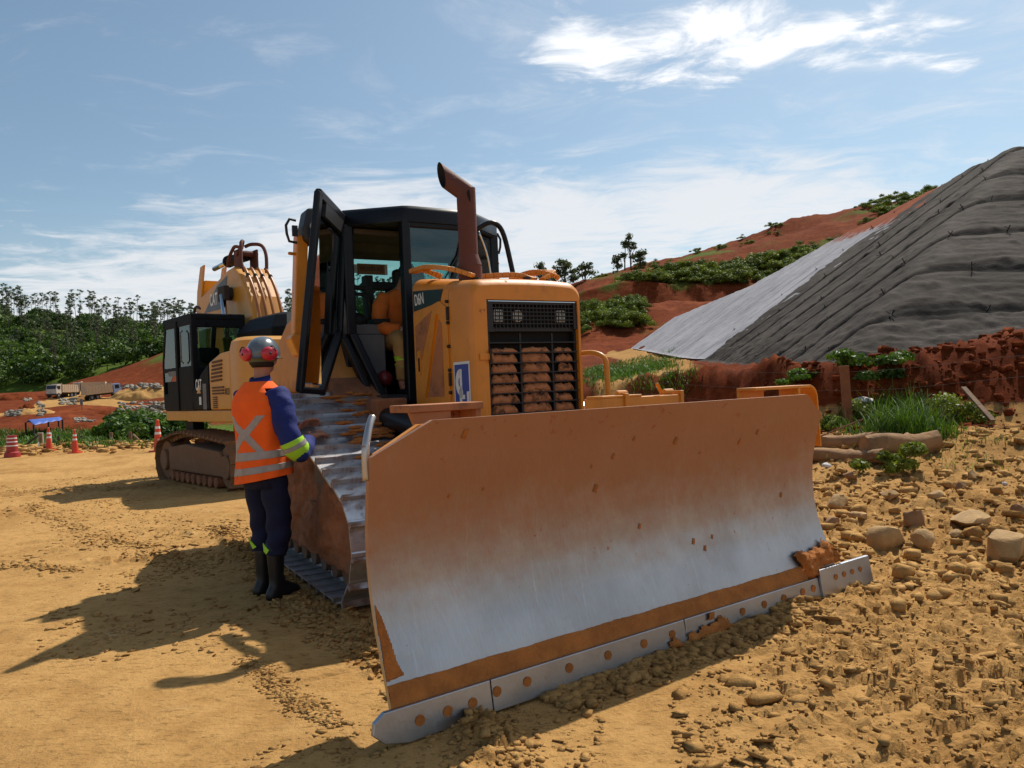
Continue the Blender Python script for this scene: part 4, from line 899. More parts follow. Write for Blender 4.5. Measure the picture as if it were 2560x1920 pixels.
bp_ = MB(); bp_.prism([(4.70, 2.205), (5.32, 1.90), (5.325, 1.915), (4.705, 2.222)], lambda u, v, t: (t, u, v), -1.0, -.70); bp_.build('warning_decal', m_worn, dozer)
# ---------------------------------------------------------------- people
m_skin = mat('brown skin', (0.40, 0.175, 0.10), 0.55, var=.12, vscale=20)
m_hair = mat('dark hair', (0.012, 0.009, 0.008), 0.7)
m_hivis = mat('orange hi-vis fabric', (1.0, 0.125, 0.006), 0.9, var=.10, vscale=9, bump=.25, bscale=14)
m_reflect = mat('grey reflective tape', (0.33, 0.30, 0.29), 0.5, var=.15, vscale=14)
m_lime = mat('lime tape', (0.38, 0.72, 0.03), 0.6)
m_blue = mat('royal blue cotton', (0.006, 0.018, 0.15), 0.85, var=.2, vscale=6, bump=.5, bscale=9)
m_navy = mat('navy trousers', (0.003, 0.006, 0.035), 0.85, var=.25, vscale=5, bump=.5, bscale=9)
m_boot = mat('black rubber boot', (0.008, 0.008, 0.009), 0.45, dust=.15, dustcol=(.12, .08, .05), up=.1)
m_helmet = mat('grey hard hat', (0.11, 0.135, 0.155), 0.25, coat=.4, var=.06, dust=.1)
m_red = mat('red ear cup', (0.50, 0.012, 0.03), 0.35, coat=.3)
m_opshirt = mat('orange work shirt', (0.62, 0.15, 0.02), 0.85, var=.2, vscale=7, bump=.5, bscale=9)
m_optrou = mat('tan trousers', (0.42, 0.24, 0.08), 0.85, var=.2, vscale=7, bump=.5, bscale=9)
def skin_body(name, nodes, edges, m, parent, root=0, sub=2):
    me = bpy.data.meshes.new(name); me.from_pydata([n[0] for n in nodes], edges, []); me.update()
    o = bpy.data.objects.new(name, me); COL.objects.link(o)
    sk = o.modifiers.new('skin', 'SKIN'); sk.use_smooth_shade = True
    if not me.skin_vertices: me.skin_vertices.new()
    for i, n in enumerate(nodes):
        r = n[1]; me.skin_vertices[0].data[i].radius = (r, r) if not isinstance(r, tuple) else r
        me.skin_vertices[0].data[i].use_root = (i == root)
    ss = o.modifiers.new('sub', 'SUBSURF'); ss.levels = ss.render_levels = sub
    dg = bpy.context.evaluated_depsgraph_get(); me2 = bpy.data.meshes.new_from_object(o.evaluated_get(dg)); bpy.data.objects.remove(o)
    me2.materials.clear(); me2.materials.append(m); me2.shade_smooth(); me2.name = name
    o2 = bpy.data.objects.new(name, me2); COL.objects.link(o2); o2.parent = parent; return o2
def hand(nodes, edges, wi, palm_dir, side_dir, up_dir, size=1.0, curl=.25):
    """palm and five fingers from wrist node wi; palm_dir along the hand, side_dir towards the thumb, up_dir back of the hand"""
    w = Vector(nodes[wi][0]); f = Vector(palm_dir).normalized(); s = Vector(side_dir); s = (s - f * s.dot(f)).normalized(); u = Vector(up_dir); u = (u - f * u.dot(f) - s * u.dot(s)).normalized()
    p = w + f * .05 * size; nodes.append((tuple(p), (.030 * size, .017 * size))); pi = len(nodes) - 1; edges.append((wi, pi))
    for k, (off, ln) in enumerate(((.030, .072), (.010, .080), (-.011, .074), (-.031, .058))):
        prev = pi; b0 = w + f * .088 * size + s * off * size
        pts = [b0]; d = f.copy(); q_ = b0
        for j in range(3):
            ang = curl * (1 + j * .9) * (1 + .15 * k); d = (f * math.cos(ang) - u * math.sin(ang)).normalized(); q_ = q_ + d * ln * size * (.42, .33, .25)[j]; pts.append(q_)
        for j, q2 in enumerate(pts):
            nodes.append((tuple(q2), (.0105, .0098, .009, .0078)[j] * size)); edges.append((prev, len(nodes) - 1)); prev = len(nodes) - 1
    prev = pi; b0 = w + f * .028 * size + s * .030 * size - u * .004
    for j, q2 in enumerate([b0, b0 + (f * .6 + s * .8) * .035 * size, b0 + (f * .85 + s * .75) * .062 * size - u * .012]):
        nodes.append((tuple(q2), (.013, .011, .009)[j] * size)); edges.append((prev if j else wi, len(nodes) - 1)); prev = len(nodes) - 1
def ell(c, rx, ry, yaw=0.0, n=28, pit=(0, 0), pw=2.0, fold=0.0, ph=0.0):
    out = []
    for k in range(n):
        a = 2 * math.pi * k / n; ca, sa = math.cos(a), math.sin(a); x = rx * math.copysign(abs(ca) ** (2 / pw), ca); y = ry * math.copysign(abs(sa) ** (2 / pw), sa)
        f = 1 + fold * math.sin(a * 5 + ph) + fold * .6 * math.sin(a * 9 - ph * 1.7); x *= f; y *= f
        X = x * math.cos(yaw) - y * math.sin(yaw); Y = x * math.sin(yaw) + y * math.cos(yaw)
        out.append((c[0] + X, c[1] + Y, c[2] + pit[0] * X + pit[1] * Y))
    return out
def sleeve(pts, radii, name, m, parent, seg=20, fold=.05, cap=True):
    """tapered cloth tube along a path with creases"""
    P = [Vector(p) for p in pts]; sp = smooth_path(P, 6); rads = np.interp(np.linspace(0, len(P) - 1, len(sp)), range(len(P)), radii)
    b = MB(); rings = []; prev = None; n = len(sp)
    for i, p in enumerate(sp):
        d = (sp[min(i + 1, n - 1)] - sp[max(i - 1, 0)]).normalized()
        x = d.cross(Vector((.2, .3, .9))) if prev is None else prev - d * prev.dot(d)
        x.normalize(); prev = x; y = d.cross(x); ring = []
        for k in range(seg):
            a = 2 * math.pi * k / seg; f = 1 + fold * math.sin(i * 1.35 + 2.2 * math.sin(a + i * .2)) + fold * .5 * math.sin(3 * a + i * .8)
            ring.append(p + (x * math.cos(a) + y * math.sin(a)) * rads[i] * f)
        rings.append(ring)
    b.loft(rings, True, cap); return b.build(name, m, parent, smooth=True)

WK = at(664, 1480, 5.80); WK.z = gz(WK.x, WK.y) - 0.005
worker = empty('person', (WK.x + .03, WK.y, WK.z + .012), R(-33))
tag(worker, 'worker in orange reflective vest, grey helmet and red ear muffs standing by the tracks', 'person')
# local: +y is where he faces, +x his right
nodes = [((0, 0, .98), .12), ((0, .0, 1.15), .115), ((0, .0, 1.34), .11), ((0, -.02, 1.48), .06), ((0, .0, 1.58), .056), ((0.0, .015, 1.66), .060), ((.0, .035, 1.735), (.080, .095)), ((0, .03, 1.80), (.078, .095)), ((0, .025, 1.86), (.05, .06)),
         ((.17, -.01, 1.46), .04), ((.29, -.03, 1.22), .04), ((.32, .04, 1.06), .042), ((.235, .215, 1.12), .034), ((.205, .275, 1.145), .028),
         ((-.17, -.01, 1.46), .04), ((-.25, .06, 1.22), .045), ((-.22, .16, 1.10), .042), ((-.08, .30, 1.18), .034), ((-.03, .355, 1.21), .028),
         ((.10, 0, .93), .10), ((.105, .02, .52), .065), ((.10, -.02, .12), .05), ((.10, .0, .05), .04), ((.12, .14, .04), .035),
         ((-.10, 0, .93), .10), ((-.11, .05, .52), .065), ((-.10, .02, .12), .05), ((-.10, .04, .05), .04), ((-.10, .18, .04), .035)]
edges = [(0, 1), (1, 2), (2, 3), (3, 4), (4, 5), (5, 6), (6, 7), (7, 8), (3, 9), (9, 10), (10, 11), (11, 12), (12, 13), (3, 14), (14, 15), (15, 16), (16, 17), (17, 18), (0, 19), (19, 20), (20, 21), (21, 22), (22, 23), (0, 24), (24, 25), (25, 26), (26, 27), (27, 28)]
hand(nodes, edges, 13, (-.05, .9, .25), (-.9, -.1, .3), (.1, -.3, .9), 1.22, .30)
hand(nodes, edges, 18, (.25, .85, .45), (.7, -.1, .5), (-.5, -.5, .6), 1.22, .4)
skin_body('body', nodes, edges, m_skin, worker)
hp = Vector((0, .03, 1.77))
# face: nose, ears, jaw turned towards the cab
hy = R(30); fd = Vector((math.sin(-hy), math.cos(-hy), 0)); fr_ = Vector((math.cos(-hy), -math.sin(-hy), 0)); hc = Vector((0, .03, 1.745))
f = MB(); f.sphere(hc + fd * .095 + Vector((0, 0, -.005)), .016, 10, 8, sc=(1, 1, 1.4)); f.sphere(hc + fd * .03 + Vector((0, 0, -.055)), .062, 16, 10, sc=(.95, 1.1, .75))
f.sphere(hc + fd * .082 + Vector((0, 0, -.05)), .018, 10, 6, sc=(1.4, .7, .5)); f.build('face', m_skin, worker, smooth=True)
for s in (-1, 1):
    e_ = MB(); e_.sphere(hc + fr_ * s * .083 + fd * .004 + Vector((0, 0, .0)), .03, 12, 8, sc=(.35, .75, 1.15)); e_.build('ear', m_skin, worker, smooth=True)
    e_ = MB(); e_.sphere(hc + fr_ * s * .03 + fd * .084 + Vector((0, 0, .022)), .010, 10, 6); e_.build('eye', m_white, worker, smooth=True)
hr = MB(); hr.loft([ell(hc + Vector((0, -.008, z)) - fd * .006, rx, ry, 0) for z, rx, ry in ((-.055, .066, .078), (-.03, .082, .098), (.0, .087, .103), (.05, .09, .105))], True, True); hr.build('hair', m_hair, worker, smooth=True)
# helmet with keel ribs and brim
hl = MB(); hb_ = hc + Vector((0, 0, .045)) + fd * .002; rings = []
for i in range(11):
    t = i / 10; a = math.pi / 2 * t; rx, ry = .118 * math.cos(a) + .004, .140 * math.cos(a) + .004; ring = []
    for k in range(48):
        th = 2 * math.pi * k / 48; x, y = rx * math.cos(th), ry * math.sin(th); wx = x
        rib = .006 * (math.exp(-((abs(wx) - .0) / .016) ** 2)) * math.sin(math.pi * min(1, t * 1.2 + .1)) + .005 * math.exp(-((abs(wx) - .05) / .012) ** 2) * (1 - t)
        p = hb_ + fr_ * x + fd * y + Vector((0, 0, .132 * math.sin(a) + rib)); ring.append(p)
    rings.append(ring)
low = [[hb_ + fr_ * .120 * math.cos(2 * math.pi * k / 48) + fd * (.142 * math.sin(2 * math.pi * k / 48)) + Vector((0, 0, z)) for k in range(48)] for z in (-.03, -.012)]
brim = [hb_ + fr_ * .132 * math.cos(2 * math.pi * k / 48) + fd * (.158 * math.sin(2 * math.pi * k / 48) + (.035 if math.sin(2 * math.pi * k / 48) > .5 else 0)) + Vector((0, 0, -.034)) for k in range(48)]
hl.loft([brim] + low + rings, True, False)
hel = hl.build('helmet', m_helmet, worker, smooth=True)
nk = MB(); nk.loft([ell(hb_ + Vector((0, 0, -.03)) - fd * .02, .100, .120), ell(hb_ + Vector((0, 0, -.062)) - fd * .028, .082, .104)], True, False); nk.build('helmet_band', mat('helmet strap', (.12, .12, .06), .7), hel, smooth=True)
for s in (-1, 1):
    c = hb_ - fd * .105 + fr_ * s * .082 + Vector((0, 0, -.004)); dirn = (-fd * .75 + fr_ * s * .55).normalized()
    e_ = MB(); sx_ = dirn.cross(Vector((0, 0, 1))).normalized(); rings = []
    for d_, rx, rz_ in ((-.022, .046, .040), (-.006, .060, .050), (.014, .062, .052), (.030, .051, .042), (.038, .026, .022)):
        rings.append([c + dirn * d_ + sx_ * rx * math.cos(2 * math.pi * k / 24) + Vector((0, 0, 1)) * rz_ * math.sin(2 * math.pi * k / 24) for k in range(24)])
    e_.loft(rings, True, True); ec = e_.build('ear_cup', m_red, hel, smooth=True)
    e_ = MB(); e_.tube(smooth_path([c + dirn * .01 + Vector((0, 0, .045)), c + fr_ * s * .035 + Vector((0, 0, .055)), c + fr_ * s * .052 + Vector((0, 0, .02)), c + fr_ * s * .05 + fd * .04], 4), .0045, 6); e_.sphere(c + dirn * .036, .010, 8, 6); e_.build('cup_arm', m_blackp, hel, smooth=True)
# shirt, collar
tors = [(.86, .150, .115, 0), (.98, .155, .118, 0), (1.10, .158, .118, 0), (1.24, .172, .125, -.005), (1.36, .188, .13, -.01), (1.46, .185, .118, -.015), (1.52, .13, .095, -.015), (1.565, .082, .08, -.01)]
sh = MB(); sh.loft([ell((0, dy, z), rx, ry, 0, 36, pw=2.3) for z, rx, ry, dy in tors], True, True); shirt = sh.build('shirt', m_blue, worker, smooth=True)
cl_ = MB(); cl_.loft([ell((0, -.008, 1.545), .085, .083, pit=(0, .15)), ell((0, -.010, 1.60), .070, .072, pit=(0, .2)), ell((0, -.008, 1.625), .070, .073, pit=(0, .2)), ell((0, -.010, 1.585), .080, .083, pit=(0, .15)), ell((0, -.012, 1.55), .096, .095, pit=(0, .1))], True, False); cl_.build('collar', m_blue, shirt, smooth=True)
sleeve([(.165, -.01, 1.49), (.235, -.015, 1.40), (.29, -.03, 1.24), (.332, .02, 1.075), (.31, .10, 1.07), (.235, .225, 1.122)], [.090, .088, .083, .078, .070, .056], 'sleeve', m_blue, shirt, fold=.07)
sleeve([(-.165, -.01, 1.49), (-.225, .01, 1.40), (-.25, .06, 1.24), (-.235, .13, 1.11), (-.18, .20, 1.12), (-.09, .30, 1.175)], [.085, .080, .072, .066, .058, .048], 'sleeve', m_blue, shirt, fold=.07)
for pts, rd in (([(.335, .085, 1.064), (.33, .135, 1.067)], .0685), ([(.332, .155, 1.07), (.325, .18, 1.077)], .0655)): pass
sleeve([(.318, -.012, 1.15), (.330, .008, 1.10), (.326, .05, 1.072)], [.088, .088, .086], 'arm_band', m_lime, shirt, fold=.01, cap=False)
sleeve([(.325, -.004, 1.128), (.330, .010, 1.098)], [.0925, .0925], 'arm_band_stripe', m_reflect, shirt, fold=.01, cap=False)
# vest
def vest_ring(z, n=72):
    rx = np.interp(z, [.86, .98, 1.1, 1.24, 1.36, 1.44, 1.50, 1.545, 1.585], [.210, .202, .196, .204, .214, .210, .178, .130, .085]); ry = np.interp(z, [.86, .98, 1.1, 1.24, 1.36, 1.44, 1.50, 1.545, 1.585], [.165, .160, .154, .156, .158, .148, .128, .108, .088])
    fo = np.interp(z, [.86, 1.0, 1.2, 1.5], [.034, .026, .018, .008])
    return ell((0, np.interp(z, [.86, 1.3, 1.5], [0, -.005, -.018]), z - (0.0)), float(rx) * 1.07, float(ry) * 1.05, 0, n, pw=2.4, fold=float(fo), ph=z * 9)
zs = [.862 + i * (1.555 - .862) / 46 for i in range(47)]; VR = [vest_ring(z) for z in zs]; n = 72
def in_vest(k, z):
    a = 2 * math.pi * (k + .5) / n; ca, sa = math.cos(a), math.sin(a)
    if abs(ca) > .86 and 1.53 > z > 1.23 + (.995 - abs(ca)) * 1.6: return False   # armhole
    if sa > .55 and z > 1.40 + (1 - sa) * .3: return False       # front neck
    return True
V = [p for r_ in VR for p in r_]; F = []; FT = []
def tape(k, z):
    a = 2 * math.pi * (k + .5) / n; x = math.cos(a); back = math.sin(a) < 0
    if 1.015 < z < 1.075 or .915 < z < .968: return True
    if back:
        xx = a - 1.5 * math.pi; xx = xx if xx < math.pi else xx - 2 * math.pi
        if z >= 1.07 and z < 1.34 and min(abs((z - 1.20) - xx * .20), abs((z - 1.20) + xx * .20)) < .036: return True
    elif 1.07 <= z < 1.5 and abs(abs(x) - .5) < .07: return True
    return False
# finer grid for clean tape edges
nz2, n2 = 160, 240; zs2 = np.linspace(.862, 1.583, nz2)
VR2 = [vest_ring(z, n2) for z in zs2]; n = n2
V = [p for r_ in VR2 for p in r_]; F = []; FT = []
for i in range(nz2 - 1):
    z = (zs2[i] + zs2[i + 1]) / 2
    for k in range(n2):
        if not in_vest(k, z): continue
        q_ = (i * n2 + k, i * n2 + (k + 1) % n2, (i + 1) * n2 + (k + 1) % n2, (i + 1) * n2 + k); (FT if tape(k, z) else F).append(q_)
ym = lambda p: p[1] - .0 
def hemtilt(p):
    k_ = max(0, 1.2 - p[2]) / .34; return (p[0], p[1], p[2] + k_ * (.03 * p[0] / .2 + .012 * p[1] / .16))
V = [hemtilt(p) for p in V]
vo = mesh_obj('vest', V, F, m_hivis, worker, smooth=True); so = vo.modifiers.new('s', 'SOLIDIFY'); so.thickness = .006; so.offset = 0
V2 = [(p[0] * 1.006, p[1] * 1.006, p[2]) for p in V]; vt = mesh_obj('reflective_tape', V2, FT, m_reflect, vo, smooth=True); so = vt.modifiers.new('s', 'SOLIDIFY'); so.thickness = .006; so.offset = 0
lg_ = MB(); lg_.mm((-.12, -.150, .875), (-.085, -.147, .905)); lg_.build('vest_label', m_decal, vo)
for s in ():   # shoulder parts of the vest
    st = MB(); rings = []
    for t in np.linspace(0, 1, 9):
        a = math.pi * (t - .5); y = .125 * math.sin(a) - .01; z = 1.455 + .085 * math.cos(a); rings.append([(s * x, y, z - (x - .07) * .40) for x in (.065, .09, .12, .15, .172)])
    st.loft(rings, False, False); o_ = st.build('shoulder_panel', m_hivis, vo, smooth=True); so = o_.modifiers.new('s', 'SOLIDIFY'); so.thickness = .01; so.offset = 0
    st = MB(); st.loft([[(s * x, y, z - (x - .07) * .40 + .008) for x in (.105, .145)] for t in np.linspace(.25, .75, 7) for y, z in ((.125 * math.sin(math.pi * (t - .5)) - .01, 1.455 + .085 * math.cos(math.pi * (t - .5))),)], False, False); st.build('shoulder_tape', m_reflect, vo, smooth=True)
# trousers and boots
tr_ = MB(); tr_.loft([ell((0, 0, z), rx, ry, 0, 32, pw=2.4) for z, rx, ry in ((.80, .175, .13), (.88, .170, .130), (.96, .158, .122))], True, True)
trs = tr_.build('trousers', m_navy, worker, smooth=True)
sleeve([(.092, 0, .90), (.105, .01, .70), (.112, .02, .50), (.105, -.005, .36), (.10, -.01, .31)], [.098, .096, .088, .080, .072], 'trouser_leg', m_navy, trs, fold=.07)
sleeve([(-.092, 0, .90), (-.108, .03, .70), (-.112, .05, .50), (-.105, .03, .36), (-.10, .02, .31)], [.098, .094, .084, .078, .070], 'trouser_leg', m_navy, trs, fold=.07)
for s, y0 in ((1, -.01), (-1, .03)):
    b_ = MB(); b_.prism([(-.065, .40), (.015, .355), (-.015, .325), (-.055, .34)], lambda u, v, t: (s * .105 + u, y0 - .082 + abs(u) * .3 + t, v), -.004, .002) if s > 0 else b_.prism([(-.05, .42), (.04, .36), (.0, .34)], lambda u, v, t: (s * .105 + u, y0 - .080 + t, v), -.004, .002); b_.build('hem_tape', m_lime, trs)
for s, y0 in ((1, -.015), (-1, .03)):
    x = s * .10; b_ = MB()
    b_.loft([ell((x, y0, .40), .066, .070, 0, 24), ell((x, y0, .30), .060, .064, 0, 24), ell((x, y0, .16), .050, .056, 0, 24), ell((x, y0 + .01, .11), .052, .064, 0, 24), ell((x, y0 + .03, .085), .052, .095, 0, 24), ell((x, y0 + .055, .045), .053, .145, 0, 24, pw=2.5), ell((x, y0 + .06, .02), .054, .152, 0, 24, pw=2.5), ell((x, y0 + .06, -.005), .054, .150, 0, 24, pw=2.5)], True, True)
    bt = b_.build('boot', m_boot, worker, smooth=True)

# operator sitting in the bulldozer
op = empty('person', dozer.matrix_world @ Vector((0, 0, 0)), R(30)); OPL = Vector((.02, 3.80, 0))
opw = Matrix.Rotation(R(30), 4, 'Z'); oo = Vector((.93, 4.46, 0)) + opw @ Vector((-.13, 3.80, 1.92)); op.location = oo
tag(op, 'operator in orange shirt and tan trousers seated bent over papers in the bulldozer cab', 'person')
nodes = [((0, .10, .08), .12), ((0, .05, .28), .12), ((-.02, -.02, .46), .12), ((.0, -.10, .54), .06), ((.03, -.17, .62), (.075, .09)), ((.03, -.19, .68), (.07, .085)),
         ((-.18, -.05, .44), .055), ((-.24, -.10, .20), .045), ((-.12, -.30, .14), .038), ((-.06, -.36, .14), .026), ((.18, -.05, .44), .055), ((.22, -.15, .20), .045), ((.10, -.33, .15), .038), ((.05, -.38, .15), .026),
         ((-.11, .02, .04), .09), ((-.17, -.42, .02), .065), ((-.16, -.44, -.40), .05), ((-.17, -.54, -.44), .04), ((.11, .02, .04), .09), ((.16, -.42, .02), .065), ((.16, -.44, -.40), .05), ((.16, -.54, -.44), .04)]
edges = [(0, 1), (1, 2), (2, 3), (3, 4), (4, 5), (2, 6), (6, 7), (7, 8), (8, 9), (2, 10), (10, 11), (11, 12), (12, 13), (0, 14), (14, 15), (15, 16), (16, 17), (0, 18), (18, 19), (19, 20), (20, 21)]
hand(nodes, edges, 9, (.3, -.9, -.1), (.9, .3, .2), (0, 0, 1), 1.0, .35); hand(nodes, edges, 13, (-.3, -.9, -.1), (-.9, .3, .2), (0, 0, 1), 1.0, .35)
skin_body('body', nodes, edges, m_skin, op)
b_ = MB(); b_.loft([ell((0, .10, .02), .165, .13), ell((0, .08, .14), .17, .135), ell((0, .05, .28), .175, .14), ell((-.01, .0, .40), .19, .135), ell((-.01, -.03, .48), .17, .12), ell((0, -.07, .54), .09, .085)], True, True); sh = b_.build('shirt', m_opshirt, op, smooth=True)
sleeve([(-.14, -.03, .47), (-.21, -.06, .38), (-.245, -.10, .22), (-.22, -.18, .16), (-.11, -.31, .14)], [.08, .08, .07, .065, .048], 'sleeve', m_opshirt, sh)
sleeve([(.14, -.03, .47), (.2, -.08, .36), (.22, -.15, .22), (.18, -.24, .16), (.09, -.34, .15)], [.08, .08, .07, .065, .048], 'sleeve', m_opshirt, sh)
for s in (-1, 1):
    sleeve([(s * .10, .05, .05), (s * .13, -.2, .05), (s * .165, -.42, .02), (s * .162, -.45, -.14), (s * .16, -.44, -.34)], [.10, .095, .085, .075, .065], 'trouser_leg', m_optrou, op)
    b_ = MB(); b_.sphere((s * .16, -.48, -.45), .06, 14, 8, sc=(.9, 2.1, .8)); b_.build('boot', m_boot, op, smooth=True)
    sleeve([(s * .162, -.445, -.12), (s * .161, -.444, -.16)], [.079, .078], 'leg_band', m_lime, op, cap=False); sleeve([(s * .161, -.444, -.19), (s * .160, -.443, -.22)], [.077, .076], 'leg_band', m_lime, op, cap=False)
b_ = MB(); b_.sphere((.03, -.17, .72), .085, 18, 12, sc=(.95, 1.1, .8)); b_.build('hair', m_hair, op, smooth=True)
b_ = MB(); b_.box((-.02, -.36, .115), (.26, .22, .012), rx=R(-12)); pp = b_.build('clipboard', m_white, None); pp.parent = None
pp.location = oo; pp.rotation_euler = (0, 0, R(30)); tag(pp, 'white sheet of papers resting on the operator\'s lap in the cab', 'papers')
# ---------------------------------------------------------------- excavator (local x = rearwards, y = away from the viewer side, z up)
exc = empty('excavator', (-4.6, 14.74, -0.12), R(-48.6))
tag(exc, 'yellow and black tracked excavator with folded boom parked behind the worker', 'excavator')
XL = [(-1.55, 0.0), (-1.80, .10), (-1.95, .34), (-1.93, .62), (-1.80, .84), (-1.4, .90), (-.9, .99), (-.43, 1.03), (.3, 1.0), (1.0, .95), (1.58, .91), (1.80, .74), (1.87, .5), (1.80, .22), (1.62, .05), (1.45, 0.0)]
def rotz_track(tr_):
    pass
for s in (-1, 1):
    tr = make_track(s * 1.2, .60, inset(XL, .03), exc, .19, m_exy_dirty)
    tr.rotation_euler = (0, 0, R(-90)); tr.location = (0, s * 1.2, 0)
    # after this turn the track's own y axis runs along the machine's x
    fr = MB(); fr.prism([(-1.25, .30), (-1.25, .72), (-.4, .80), (1.25, .72), (1.45, .55), (1.35, .30)], lambda u, v, t: (t, u, v), -.26, .26); fr.build('track_frame', m_exy_dirty, tr, bevel=.03)
    for (y, r_) in ((-1.55, .36), (1.50, .36)):
        d = MB(); d.cyl((-.2, y, .47), (.2, y, .47), r_, 30); d.cyl((-.27, y, .47), (.27, y, .47), r_ * .55, 24); d.build('drive_wheel', m_exy_dirty, tr, bevel=.02)
    for k in range(9):
        d = MB(); y = -1.05 + k * .27; d.cyl((-.28, y, .20), (.28, y, .20), .09, 16); d.build('roller', m_mud, tr, bevel=.01)
    ny, nz_ = 120, 44; yy = np.linspace(-1.35, 1.72, ny); zz_ = np.linspace(.30, .96, nz_); Yg, Zg = np.meshgrid(yy, zz_)
    top = np.interp(Yg, [-1.4, -.43, 1.58, 1.72], [.84, .95, .86, .66]) - .03; bot = .30 + .03 * fbm(Yg * 3, Yg * 0, 2); Zc = np.clip(Zg, bot, top)
    dd_ = -s * 0 + .24 + .09 * fbm(Yg * 2.5 + 3, Zg * 2.5, 5, .6) + .09 * np.abs(fbm(Yg * 6, Zg * 6, 3)) * sstep(.55, .75, Zg)
    np_mesh('mud_wall', np.stack([s * dd_, Yg, Zc], -1).reshape(-1, 3), grid_faces(nz_, ny), m_mud, tr)
c = MB(); c.mm((-1.1, -.9, .45), (1.1, .9, .85)); c.cyl((0, 0, .85), (0, 0, 1.2), .65, 32); c.build('undercarriage', m_exy_dirty, exc, bevel=.03)
dk = MB(); dk.mm((-.42, -1.38, 1.20), (1.72, 1.35, 1.40)); dk.mm((-1.3, .3, 1.2), (-.42, 1.35, 1.4)); dk.mm((-1.55, -1.38, 1.22), (-.42, -.3, 1.40)); dk.build('deck', m_exy, exc, bevel=.02)
dk = MB(); dk.mm((-.75, -1.3, .9), (-.35, -1.1, 1.2)); dk.build('deck_bracket', m_black2, exc)
# side body: black decal panel then yellow louvred door
def yz(poly, y0, y1, m, name, par=exc, bevel=0.0):
    b_ = MB(); b_.prism(poly, lambda u, v, t: (u, t, v), y0, y1); return b_.build(name, m, par, bevel=bevel)
yz([(-.05, 1.41), (.78, 1.41), (.78, 2.20), (.45, 2.06), (.05, 1.80)], -1.40, -.4, m_black2, 'side_panel', bevel=.03)
yz([(.80, 1.41), (1.72, 1.41), (1.72, 2.36), (1.30, 2.34), (.80, 2.21)], -1.40, -.4, m_exy, 'louvre_door', bevel=.03)
yz([(-.4, 1.41), (1.72, 1.41), (1.72, 2.3), (.9, 2.3), (-.4, 1.9)], -.4, 1.38, m_exy, 'machine_house', bevel=.03)
for k in range(6):
    z = 1.94 + k * .062; o_ = MB(); o_.bar((.90, -1.405, z), (1.38, -1.405, z + .012), .02, .026, up=(0, 1, 0)); o_.build('louvre', m_exlv, exc) if False else None
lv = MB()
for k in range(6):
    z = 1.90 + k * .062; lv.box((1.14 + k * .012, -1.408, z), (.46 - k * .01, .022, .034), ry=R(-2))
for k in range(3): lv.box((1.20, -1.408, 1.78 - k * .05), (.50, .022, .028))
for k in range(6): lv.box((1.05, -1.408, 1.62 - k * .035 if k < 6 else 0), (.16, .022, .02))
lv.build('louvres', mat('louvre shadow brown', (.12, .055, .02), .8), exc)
text_mesh('lettering', 'B123', .15, m_decal, exc, (1.58, -1.405, 1.70), (1, 0, 0), (0, 0, 1), .001, .002, .62)
text_mesh('lettering', 'CAT', .26, m_white, exc, (.30, -1.405, 1.84), (1, 0, .0), (0, 0, 1), .001, .006, .55)
b_ = MB(); b_.prism([(-.10, 0), (.10, 0), (0, .13)], lambda u, v, t: (.30 + u, t, 1.70 + v), -1.405, -1.403); b_.build('emblem', m_exy, exc)
b_ = MB(); b_.mm((.30, -1.404, 1.50), (.40, -1.402, 1.64)); b_.build('small_sign', m_white, exc)
b_ = MB(); b_.mm((.50, -1.408, 1.42), (.66, -1.401, 1.86)); b_.build('grey_strip', m_intgrey, exc)
# counterweight, rounded in plan
def cw_ring(z, g_=0.0):
    pts = [(1.74, -1.40 + g_), (1.95, -1.40 + g_)] + [(1.95 + (.42 - g_) * math.sin(R(a)), -.98 - (.42 - g_) * math.cos(R(a))) for a in range(10, 91, 10)]
    pts += [(2.40 - g_ + .05 * (1 - (y / .9) ** 2), y) for y in np.linspace(-.9, .9, 9)[1:-1]]
    pts += [(1.95 + (.42 - g_) * math.cos(R(a)), .98 + (.42 - g_) * math.sin(R(a))) for a in range(0, 81, 10)] + [(1.95, 1.40 - g_), (1.74, 1.40 - g_)]
    return [(x, y, z) for x, y in pts]
cw = MB(); cw.loft([cw_ring(1.16, .10), cw_ring(1.22), cw_ring(2.38), cw_ring(2.50, .03), cw_ring(2.56, .12)], True, True); cw.build('counterweight', m_exy, exc, auto=40)
cw = MB(); cw.mm((2.428, -.5, 2.1), (2.46, .9, 2.36)); cw.build('counterweight_recess', m_exy, exc, bevel=.06) if False else None
# black engine hood
hr_ = lambda z, g_: [(x, y, z) for x, y in [(.55 + g_, -.80 + g_), (2.02 - g_, -.80 + g_), (2.15 - g_, -.6 + g_ * .5), (2.15 - g_, 1.0 - g_ * .5), (2.02 - g_, 1.15 - g_), (.55 + g_, 1.15 - g_)]]
hd = MB(); hd.loft([hr_(2.28, 0), hr_(2.72, 0), hr_(2.95, .16), hr_(3.0, .28)], True, True); hd.build('engine_cover', m_black2, exc, bevel=.03)
hd = MB(); hd.tube([(2.155, .55, 2.62), (2.16, .60, 2.66), (2.16, .68, 2.66), (2.16, .70, 2.6)], .012, 6); hd.tube([(2.16, .63, 2.64), (2.16, .66, 2.5)], .01, 6); hd.build('cover_latch', m_exy, exc)
